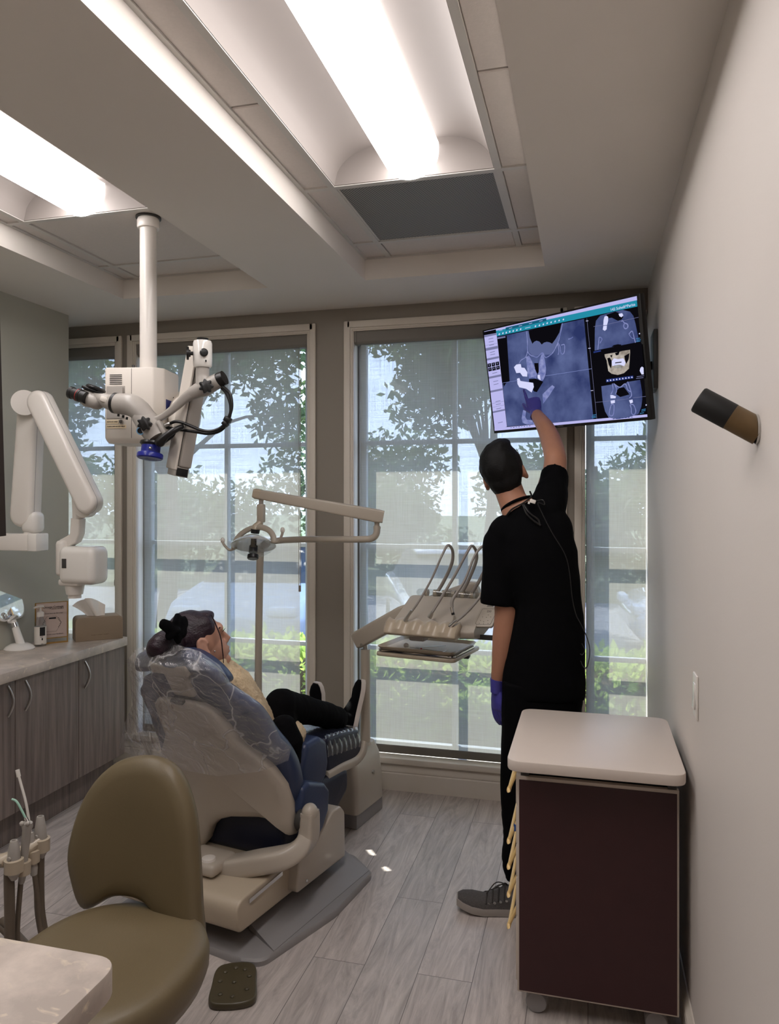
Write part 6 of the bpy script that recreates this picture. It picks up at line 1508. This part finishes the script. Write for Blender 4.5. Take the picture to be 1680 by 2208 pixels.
shoe_parts(V((-.06, 2.92, 0)), V((.25, .95, 0)), UP, .28, .105, .10, 'shoe', M['shoe_grey'], M['sole_grey'], doc)
# lanyard cord, loupe light connector and cable down the back
def back_y(p): return p
def DB(px, py, dy=0): return D(px, py, 2.845 + dy)
m_ = MB(); m_.tube(catmull([D(1092, 1112, 2.91), D(1104, 1098, 2.895), D(1124, 1087, 2.892), D(1138, 1078, 2.90), D(1146, 1070, 2.92), D(1143, 1060, 2.95)], 6), .0035, 8)
m_.tube(catmull([D(1128, 1088, 2.885), D(1136, 1108, 2.868), D(1150, 1122, 2.862), D(1166, 1133, 2.86)], 6), .0042, 8); m_.tube(catmull([D(1130, 1088, 2.885), D(1142, 1106, 2.866), D(1160, 1120, 2.861), D(1164, 1131, 2.859)], 6), .0035, 8); m_.build('neck_cord', M['black'], doc)
m_ = MB(); m_.box(D(1149, 1081, 2.878), (.022, .012, .014), Matrix.Rotation(.3, 3, 'Y'), .002); m_.box(D(1141, 1084, 2.88), (.008, .01, .010), Matrix.Rotation(.3, 3, 'Y'), .001); m_.build('connector', M['white_pl'], doc)
m_ = MB(); m_.tube(catmull([D(1156, 1080, 2.878), D(1170, 1078, 2.868), D(1174, 1088, 2.866), D(1160, 1084, 2.868), D(1168, 1105, 2.862), D(1190, 1148, 2.852), D(1218, 1195, 2.85), D(1228, 1235, 2.853), D(1234, 1290, 2.855), D(1242, 1325, 2.858), D(1252, 1345, 2.86), D(1266, 1375, 2.87), D(1272, 1405, 2.88), D(1266, 1438, 2.88), D(1258, 1438, 2.88), D(1252, 1425, 2.88)], 8), .0018, 6)
m_.tube(catmull([D(1255, 1388, 2.875), D(1261, 1402, 2.875), D(1256, 1412, 2.875), D(1251, 1410, 2.875)], 6), .0016, 6); m_.build('light_cable', M['black'], doc)

# ---------------------------------------------------------------- reclining patient
pat = thing('person', 'reclining patient in a cream fleece jacket and black boots, legs crossed on the dental chair', 'person', Lc(XC, .45, .45))
def PX(px, py, x): return lx(px, py, x)
xh = -.06
ph = PX(428, 1380, xh)
pf = (RT * .86 + FW * .42 + UP * .26).normalized(); pu = (UP * .86 + RT * -.42 + FW * -.12); pu = (pu - pf * pu.dot(pf)).normalized(); ps_ = pf.cross(pu)
RP = Matrix((ps_, pf, pu)).transposed()
def PH(x, y, z): return ph + ps_ * x + pf * y + pu * z
b = MB()
b.ell(PH(0, -.004, .012), (.070, .088, .090), RP, 24); b.ell(PH(0, .036, -.052), (.050, .055, .062), RP, 20)
b.ell(PH(0, .070, -.100), (.022, .024, .018), RP, 12)
b.ell(PH(0, .080, .02), (.046, .016, .02), RP, 12)
b.tube([PH(0, .086, .006), PH(0, .104, -.030), PH(0, .092, -.038)], [.007, .0105, .009], 10, round=True)
b.tube([PH(-.018, .082, -.062), PH(0, .094, -.060), PH(.018, .082, -.062)], [.005, .0075, .005], 8, round=True); b.tube([PH(-.016, .082, -.073), PH(0, .091, -.074), PH(.016, .082, -.073)], [.005, .007, .005], 8, round=True)
for s_ in (-1, 1):
    b.tube([PH((.0795 - .001 * max(0, 4 - k)) * s_, .001 + .0185 * math.cos(k * .62 + .3) - .004, -.018 + .029 * math.sin(k * .62 + .3)) for k in range(9)], .0062, 8, round=True); b.ell(PH(.074 * s_, -.001, -.022), (.009, .016, .026), RP, 12); b.ell(PH(.076 * s_, .008, -.045), (.010, .010, .010), RP, 10)
nk = Lc(XC + .01, .13, .93)
b.tube([PH(0, -.01, -.05), nk], [(.047, .05), (.055, .055)], 16, round=True)
b.tube([nk, Lc(XC, .24, .80), Lc(XC, .38, .62), Lc(XC, .47, .52)], [(.09, .07), (.15, .09), (.14, .09), (.145, .10)], 18, up=CD, round=True)
shp = PX(498, 1478, .02); elp = PX(566, 1590, .10); hnd = Lc(XC + .0, .58, .62)
shq = Lc(XC - .19, .20, .86); elq = Lc(XC - .26, .36, .64); hnq = Lc(XC - .06, .60, .64)
b.tube(catmull([shp, elp, hnd], 5), [.052, .043, .027], 12, round=True); b.tube(catmull([shq, elq, hnq], 5), [.052, .043, .027], 12, round=True)
hand_solids(b, hnd, (CD * .5 - CR * .8 - UP * .1), UP, 1, [(20, 25, 20)] * 4, .85); hand_solids(b, hnq, (CD * .5 + CR * .8 - UP * .1), UP, -1, [(20, 25, 20)] * 4, .85)
hipR, knR, ankR = Lc(XC + .09, .47, .50), PX(604, 1522, .02), PX(722, 1548, .06)
hipL, knL, ankL = Lc(XC - .09, .47, .50), PX(610, 1540, -.20), PX(668, 1562, -.2)
ankL = Lc(-.20, .90, .50)
b.tube([hipR, knR, ankR], [.07, .05, .036], 14, round=True); b.tube([hipL, knL, ankL], [.07, .05, .036], 14, round=True)
me = fuse(b, .0048, 3); link('body', me, M['skin_lady'], pat, smooth=180)
# hair swept to a low knot
b = MB(); b.ell(PH(0, -.022, .026), (.077, .090, .090), RP, 26); b.ell(PH(0, -.055, -.02), (.068, .060, .072), RP, 20); b.ell(PH(0, .035, .072), (.05, .045, .025), RP, 16); b.ell(PH(.035, .02, .04), (.038, .045, .05), RP, 16); b.ell(PH(-.035, .02, .04), (.038, .045, .05), RP, 16)
b.tube(catmull([PH(.0, -.09, .0), PX(362, 1385, xh + .01), PX(340, 1398, xh + .01), PX(345, 1415, xh)], 5), [.05, .045, .04, .025], 16, round=True)
me = fuse(b, .0055, 4, lambda p: .002 * noise.noise(V((p.x * 18, p.y * 70, p.z * 70)))); link('hair', me, M['hair_purple'], pat, smooth=180)
m_ = MB(); m_.tube(catmull([PH(.052, .060, .075), PH(.070, .062, .04), PH(.066, .066, -.01), PH(.058, .060, -.06), PH(.05, .054, -.10)], 7), [(.005, .002), (.0065, .002), (.006, .002), (.005, .002), (.003, .0015)], 8, up=pf); m_.build('hair_strand', M['hair_purple'], pat)
m_ = MB()
bc_ = PX(378, 1360, xh + .082)
for (ax_, ay_, w_) in ((-29, -16, .022), (6, -32, .026), (22, -20, .030), (20, 4, .024), (-16, 14, .018), (8, 22, .02)):
    e_ = PX(378 + ax_, 1360 + ay_, xh + .075); d_ = e_ - bc_
    m_.tube(catmull([bc_, bc_ + d_ * .55, e_], 5), [(.007, .007), (.012, w_), (.009, w_ * .8)], 14, up=UP, round=True)
m_.ell(bc_ + CR * .008, (.013, .013, .014), None, 12); link('hair_bow', fuse(m_, .0042, 6), M['cloth_black'], pat, smooth=180)
m_ = MB(); m_.ell(PX(463, 1404, xh + .072), (.0035,) * 3, None, 12); m_.build('earring', M['chrome'], pat)
m_ = MB()
for k in range(5): p_ = PH(.034 - .004 * k, .083 + .002 * k, .004); m_.tube([p_, p_ + pf * .010 + pu * .008], [.0009, .0004], 5)
m_.tube(catmull([PH(.045, .074, .022), PH(.03, .087, .026), PH(.014, .092, .022)], 4), .0022, 6); m_.build('lashes', M['black'], pat)
# fleece jacket
b = MB()
b.tube([nk + UP * .015, Lc(XC, .23, .85), Lc(XC, .32, .74), Lc(XC, .42, .62), Lc(XC, .48, .55)], [(.085, .075), (.16, .10), (.15, .11), (.145, .11), (.145, .11)], 22, up=CD, round=True)
b.tube([PX(468, 1455, -.02), PX(494, 1466, .02), PX(506, 1484, .03)], [.040, .060, .055], 16, round=True)
b.tube(catmull([PX(500, 1476, .03), PX(538, 1536, .07), PX(568, 1592, .10), PX(580, 1620, .10)], 4), [.060, .060, .058, .05], 16, round=True); b.tube(catmull([PX(576, 1606, .1), Lc(XC + .17, .50, .61), hnd], 4), [.052, .05, .042], 14, round=True)
b.tube(catmull([shq + V((.03, 0, 0)), elq, hnq], 5), [.075, .065, .045], 14, round=True); b.tube([nk + CR * -.08 + UP * .02, nk + CR * .0 + UP * .025 + CD * .06, nk + CR * .08 + UP * .02], [.035, .04, .035], 12, round=True)
me = fuse(b, .0065, 3, lambda p: .0045 * noise.noise(p * 95) + .003 * noise.noise(p * 40)); link('jacket', me, M['sherpa'], pat, smooth=180)
# black trousers
b = MB()
b.tube(catmull([hipR - CD * .06, hipR + UP * .01, (hipR + knR) / 2 + UP * .03, knR], 4), [.10, .095, .082, .068], 18, round=True); b.tube(catmull([knR, (knR + ankR) / 2 + UP * .006, ankR + (ankR - knR).normalized() * .02], 4), [.068, .058, .051], 18, round=True)
b.tube(catmull([hipL, (hipL + knL) / 2 + UP * .03, knL], 4), [.09, .08, .066], 16, round=True); b.tube(catmull([knL, (knL + ankL) / 2, ankL], 4), [.062, .055, .045], 16, round=True)
b.ell((hipR + hipL) / 2, (.17, .12, .10), None, 18); b.tube([PX(612, 1570, .14), PX(622, 1600, .16), PX(628, 1640, .16)], [.05, .055, .04], 14, round=True)
me = fuse(b, .0065, 4, lambda p: .004 * noise.noise(p * 14) + .0025 * abs(noise.noise(V((p.x * 20, p.y * 45, p.z * 20))))); link('trousers', me, M['cloth_black'], pat, smooth=180)
# ankle boots
def boot(heel, toe, ank, ud, wid=.086):
    f = (toe - heel); L_ = f.length; f.normalize(); u_ = V(ud); u_ = (u_ - f * u_.dot(f)).normalized()
    up_, T = shoe_parts(heel, f, u_, L_, wid, .085, 'boot', M['cloth_black'], M['sole_white'], pat, sole_h=.024, lift_toe=.004)
    m_ = MB(); m_.tube(catmull([T(.055, 0, .045), T(.05, 0, .085), ank], 5), [(.042, .046), (.044, .047), (.047, .05)], 18, round=True); m_.tube([ank - (ank - T(.05, 0, .085)).normalized() * .006, ank + (ank - T(.05, 0, .085)).normalized() * .004], .051, 18); m_.build('boot_shaft', M['cloth_black'], up_, smooth=60)
boot(PX(764, 1584, .05), PX(788, 1468, .05), PX(706, 1546, .055), RT * -.93 - FW * .37)
boot(PX(690, 1580, -.20), PX(690, 1470, -.20), ankL + CD * -.02 + UP * .02, RT * -.70 - FW * .72)

# ---------------------------------------------------------------- clear cover over the headrest and backrest
cv = MB()
topE = [(274, 1424), (292, 1400), (330, 1390), (385, 1391), (430, 1404), (474, 1434)]
rgtE = [(474, 1434), (500, 1476), (540, 1500), (578, 1536), (606, 1592), (628, 1612), (622, 1640)]
botE = [(256, 1614), (300, 1638), (380, 1658), (470, 1674), (560, 1664), (622, 1640)]
lftE = [(274, 1424), (280, 1470), (286, 1520), (268, 1560), (256, 1614)]
def pl_eval(pts, t):
    f = t * (len(pts) - 1); k = min(int(f), len(pts) - 2); q = f - k; return (pts[k][0] + (pts[k + 1][0] - pts[k][0]) * q, pts[k][1] + (pts[k + 1][1] - pts[k][1]) * q)
def coons(u, v):
    t, bt, l, r = pl_eval(topE, u), pl_eval(botE, u), pl_eval(lftE, v), pl_eval(rgtE, v)
    o = []
    for i in (0, 1):
        o.append((1 - v) * t[i] + v * bt[i] + (1 - u) * l[i] + u * r[i] - ((1 - u) * (1 - v) * topE[0][i] + u * (1 - v) * topE[-1][i] + (1 - u) * v * botE[0][i] + u * v * botE[-1][i]))
    return o
def ridge(p, s):
    return 1 - abs(noise.noise(p * s)) * 2
def coverpt(u, v):
    px, py = coons(u, v)
    e = abs(u - .5) * 2
    off = -.062 + .05 * max(0, e - .62) / .38 + (.05 * max(0, .16 - v) / .16)
    q = V((px * .012, py * .012, 3.1)); warp = V((noise.noise(q * .7), noise.noise(q * .7 + V((9, 2, 0))), 0))
    r1 = ridge(q + warp * .9, .55) ; r2 = ridge(q + warp * .5 + V((5, 1, 0)), 1.3)
    drape = math.sin(u * 22 + 2.5 * noise.noise(V((u * 3, v * 2, 1)))) * (.35 + .65 * v)
    off += -.014 * max(0, r1) ** 3 - .004 * max(0, r2) ** 3 - .006 * drape + .004 * noise.noise(q * 1.2)
    P = onback(px, py, off)
    return Lc(*P)
cv.sheet(coverpt, 110, 110)
cvo = cv.build('plastic_cover', M['film'], None, smooth=180)
tag(cvo, 'crumpled clear plastic cover draped over the headrest and back of the dental chair', 'plastic cover')
# ---------------------------------------------------------------- outdoors
GZ = -.5
mb = MB(); mb.bbox(-60, 60, 6.2, 90, GZ - .1, GZ); struct(mb.build('ground_parking', M['asphalt'], smooth=0))
mb = MB(); mb.bbox(-30, 30, YB + TH, 6.2, GZ - .1, -.15); struct(mb.build('ground_planting', M['soil'], smooth=0))
mb = MB(); mb.bbox(-60, 60, 15.5, 90, GZ, GZ + .12); struct(mb.build('ground_lawn', M['lawn'], smooth=0))
mb = MB(); mb.bbox(-8, 6, YB + TH, 4.40, 2.56, 2.66); struct(mb.build('roof_eave', M['stucco'], smooth=0))
rnd = random.Random(11)
def leaf(b, p, s, d=None, w=.45):
    d = V((rnd.gauss(0, 1), rnd.gauss(0, 1), rnd.gauss(0, .8))) if d is None else V(d)
    d.normalize()
    x = d.cross(V((rnd.gauss(0, 1), rnd.gauss(0, 1), rnd.gauss(0, 1)))).normalized()
    p = V(p); q = [p, p + d * s * .5 + x * s * w * .5, p + d * s, p + d * s * .5 - x * s * w * .5]
    b.append(q)
def leaves_mesh(name, quads, mat, parent=None):
    vs = [tuple(v) for q in quads for v in q]; fs = [tuple(range(i * 4, i * 4 + 4)) for i in range(len(quads))]
    me = bpy.data.meshes.new(name); me.from_pydata(vs, [], fs)
    return link(name, me, mat, parent, smooth=0)
def tree(label, base, h, crown, n, ls, mat, name='tree', trunk_r=.14, lean=(0, 0)):
    t = thing(name, label, 'tree', base, 'trees outside the windows')
    b = V(base); top = b + V((lean[0], lean[1], h))
    m_ = MB(); m_.tube(catmull([b, b + (top - b) * .4 + V((.1, .05, 0)), top], 5), [trunk_r, trunk_r * .75, trunk_r * .35], 10)
    cl = []
    for c, r in crown:
        c = V(c) + b; cl.append((c, r))
        m_.tube(catmull([b + (top - b) * .6, (b + (top - b) * .85 + c) / 2 + V((0, 0, -.1)), c], 4), [trunk_r * .32, trunk_r * .08], 6)
    m_.build('trunk', M['bark'], t, smooth=60)
    q = []
    tot = sum(r ** 2 for c, r in cl)
    for c, r in cl:
        for k in range(int(n * r * r / tot)):
            v = V((rnd.gauss(0, 1), rnd.gauss(0, 1), rnd.gauss(0, .8))).normalized() * r * (rnd.random() ** .45)
            leaf(q, c + v, ls * (.7 + rnd.random() * .6))
    leaves_mesh('foliage', q, mat, t)
    return t
def clus(n, cx, cz, r, seed):
    q = random.Random(seed); return [((cx[0] + q.uniform(-1, 1) * cx[1], q.uniform(-1, 1) * cx[1], cz[0] + q.uniform(-1, 1) * cz[1]), r * q.uniform(.7, 1.25)) for k in range(n)]
tree('leafy tree seen through the shade behind the standing person', (-1.9, 13.4, GZ), 4.2, clus(9, (0, 1.45), (4.7, .9), 1.0, 1), 9500, .18, M['leaf_a'], trunk_r=.13, lean=(.3, 0))
tree('tall tree filling the upper panes behind the microscope', (-6.6, 10.8, GZ), 4.0, clus(10, (0, 1.7), (4.6, 1.2), 1.0, 2), 10000, .18, M['leaf_a'], trunk_r=.16)
tree('tree filling the narrow strip of window behind the x-ray arm', (-11.6, 12.6, GZ), 4.0, clus(10, (0, 1.5), (4.0, 1.6), .95, 3), 9000, .19, M['leaf_c'], trunk_r=.16)
tree('bushy tree seen through the corner window under the monitor', (2.7, 12.6, GZ), 3.2, clus(8, (0, 1.3), (3.4, .8), .95, 4), 7000, .18, M['leaf_a'], trunk_r=.13)
tree('far rounded tree between the two big windows, beyond the parked cars', (-6.2, 21, GZ), 3.2, clus(8, (0, 1.9), (2.6, .8), 1.1, 5), 4500, .24, M['leaf_c'], trunk_r=.18)
tree('far dark tree low behind the parked cars, in line with the instrument tray', (.2, 22, GZ), 3.0, clus(9, (0, 2.4), (2.3, .7), 1.2, 6), 4500, .26, M['leaf_c'], trunk_r=.18)
tree('far low tree seen at the left of the microscope window', (-13.4, 21, GZ), 3.0, clus(9, (0, 2.6), (2.4, .7), 1.2, 8), 4500, .26, M['leaf_c'], trunk_r=.18)
for k, (x, y, lb) in enumerate(((-9.6, 17.2, 'round dense shrub tree far behind the left window, left of the tree trunk'), (-4.0, 17.0, 'round dense shrub tree beyond the parked cars behind the dental lamp'), (-.4, 17.4, 'round dense shrub tree beyond the white car, behind the standing person'), (3.6, 17.2, 'round dense shrub tree far off in the corner window'))):
    tree(lb, (x, y, GZ), 1.6, clus(7, (0, 1.15), (1.35, .55), .8, 20 + k), 4200, .19, M['leaf_c'], trunk_r=.12)
# clipped hedge under the windows
def hedge(x0, x1, y0, y1, z0, z1, n, ls, mat, label):
    t = thing('hedge', label, 'hedge', ((x0 + x1) / 2, (y0 + y1) / 2, z0))
    m_ = MB(); m_.bbox(x0 + .06, x1 - .06, y0 + .06, y1 - .06, z0, z1 - .07, bevel=.08); m_.build('branches', M['bark'], t)
    q = []
    for k in range(n):
        s = rnd.random(); x = rnd.uniform(x0, x1)
        if s < .55: p = V((x, rnd.uniform(y0, y1), z1 + rnd.gauss(-.03, .035))); d = V((rnd.gauss(0, .7), rnd.gauss(0, .7), 1))
        else: p = V((x, y0 + rnd.gauss(0, .03), rnd.uniform(z0, z1))); d = V((rnd.gauss(0, .7), -1, rnd.gauss(.4, .6)))
        leaf(q, p, ls * rnd.uniform(.7, 1.3), d, .5)
    leaves_mesh('foliage', q, mat, t); return t
hedge(-5.2, 1.6, 4.75, 5.35, -.15, .5, 9000, .075, M['leaf_b'], 'clipped green hedge growing just outside the windows')
# bright rosette shrub in front of the hedge
def rosette(c, n, ls, label):
    c = V((c.x, c.y, -.15)); t = thing('shrub', label, 'shrub', c); q = []; m_ = MB()
    for k in range(n):
        a = rnd.uniform(0, 2 * PI); r = rnd.uniform(0, .16); top = V(c) + V((r * math.cos(a), r * .6 * math.sin(a), rnd.uniform(.42, .62) * (1 - r * 1.1)))
        m_.tube([V(c), top], .004, 5)
        for j in range(11):
            b_ = j * 2.4; leaf(q, top, ls * rnd.uniform(.8, 1.2), (math.cos(b_), math.sin(b_), rnd.uniform(.1, .9)), .38)
    m_.build('stem', M['bark'], t); leaves_mesh('foliage', q, M['leaf_b'], t)
rosette(at(1025, 1622, Y=4.42) - V((0, 0, .02)), 26, .07, 'bright green shrub at the window foot left of the standing person')
# parked cars
def car(label, x, y, rz, paint):
    t = thing('car', label, 'car', (x, y, GZ), 'cars parked outside')
    R_ = Matrix.Rotation(rz, 3, 'Z')
    def T(p): return R_ @ V(p) + V((x, y, GZ))
    prof = [(-2.2, .35), (-2.2, .62), (-2.05, .78), (-1.1, .92), (-.55, 1.02), (.05, 1.38), (.9, 1.44), (1.6, 1.28), (2.1, .98), (2.25, .9), (2.25, .35)]
    def shell(sc_, zs, y0, y1, keep):
        pass
    m_ = MB()
    body = rpoly([(-2.2, .32), (-2.22, .6), (-2.0, .78), (-1.0, .9), (.6, .95), (2.0, .95), (2.22, .85), (2.22, .32)], .1, 4)
    m_.prism([T((p[0], -.88, p[1])) for p in body], R_ @ V((0, 1.76, 0)), bevel=.07, seg=3); m_.build('body', paint, t)
    m_ = MB()
    def hoop(k, xx, w, z): return
    b0 = [(-1.0, .78, .9), (1.95, .78, .93), (1.95, -.78, .93), (-1.0, -.78, .9)]; b1 = [(-.1, .62, 1.36), (1.3, .62, 1.38), (1.3, -.62, 1.38), (-.1, -.62, 1.36)]
    m_.rings([[T(p) for p in b0], [T(p) for p in b1]]); m_.build('windows', M['car_glass'], t, smooth=0)
    m_ = MB(); m_.prism([T(p) for p in [(-.16, .63, 1.36), (1.34, .63, 1.38), (1.34, -.63, 1.38), (-.16, -.63, 1.36)]], V((0, 0, .05)), bevel=.02); m_.build('roof', paint, t)
    for sx in (-1.35, 1.4):
        for sy in (-.8, .8):
            m_ = MB(); m_.lathe([(.1, -.09), (.3, -.09), (.32, -.06), (.32, .06), (.3, .09), (.1, .09)], T((sx, sy, .32)), R_ @ V((0, 1, 0)), 20); m_.build('wheel', M['rubber'], t)
    for sy in (-.6, .6):
        m_ = MB(); m_.box(T((-2.18, sy, .68)), (.12, .36, .13), R_, bevel=.04); m_.build('headlight', M['headlamp'], t)
car('white car parked outside behind the instrument tray', -1.55, 9.6, 1.9, M['car_white'])
car('silver car parked outside behind the dental lamp', -4.6, 10.6, 1.75, M['car_silver'])
car('pale car parked outside at the corner window', 2.7, 10.7, 0.1, M['car_white'])

# ---------------------------------------------------------------- light, sky, camera
az = V((.63, -.77, 0)).normalized(); el = math.radians(55)
sd = az * math.cos(el) - UP * math.sin(el)
sl = bpy.data.lights.new('sun', 'SUN'); sl.energy = 4.6; sl.angle = math.radians(.6); sl.color = (1, .95, .86)
so = bpy.data.objects.new('sun', sl); COL.objects.link(so); so.rotation_euler = sd.to_track_quat('-Z', 'Y').to_euler(); so.location = (-8, 14, 14)
SKY = 1.9
w = bpy.data.worlds.new('sky'); sc.world = w; w.use_nodes = True
N, L = w.node_tree.nodes, w.node_tree.links
bg = N['Background']; bg.inputs['Strength'].default_value = SKY
tc = N.new('ShaderNodeTexCoord'); sz = N.new('ShaderNodeSeparateXYZ'); L.new(tc.outputs['Generated'], sz.inputs[0])
rp = N.new('ShaderNodeValToRGB'); e = rp.color_ramp.elements; e[0].position = 0; e[0].color = (.56, .66, .84, 1); e[1].position = .7; e[1].color = (.30, .46, .86, 1)
nz = N.new('ShaderNodeTexNoise'); nz.inputs['Scale'].default_value = 2.2; nz.inputs['Detail'].default_value = 5; L.new(tc.outputs['Generated'], nz.inputs['Vector'])
cr = N.new('ShaderNodeMapRange'); cr.inputs['From Min'].default_value = .52; cr.inputs['From Max'].default_value = .75; cr.inputs['To Max'].default_value = .7; L.new(nz.outputs['Fac'], cr.inputs['Value'])
mx = N.new('ShaderNodeMix'); mx.data_type = 'RGBA'; mx.inputs[7].default_value = (.95, .97, 1, 1); L.new(cr.outputs[0], mx.inputs['Factor']); L.new(rp.outputs[0], mx.inputs[6])
L.new(sz.outputs['Z'], rp.inputs[0]); L.new(mx.outputs[2], bg.inputs['Color'])
cd = bpy.data.cameras.new('camera'); co = bpy.data.objects.new('camera', cd); COL.objects.link(co)
cd.sensor_fit = 'VERTICAL'; cd.sensor_height = 36; cd.lens = 36 * F_PX / 2208
cd.shift_y = (HORIZON - 1104) / 2208
co.location = CAM; co.rotation_euler = (PI / 2, 0, YAW); cd.clip_start = .05
sc.camera = co
vs = sc.view_settings; vs.view_transform = 'Standard'; vs.look = 'None'; vs.exposure = 1.75; vs.gamma = 1; vs.use_curve_mapping = False
sc.cycles.max_bounces = 12; sc.cycles.diffuse_bounces = 5; sc.cycles.transparent_max_bounces = 24; sc.cycles.sample_clamp_indirect = 6; sc.cycles.sample_clamp_direct = 12
sc.cycles.caustics_reflective = False; sc.cycles.caustics_refractive = False
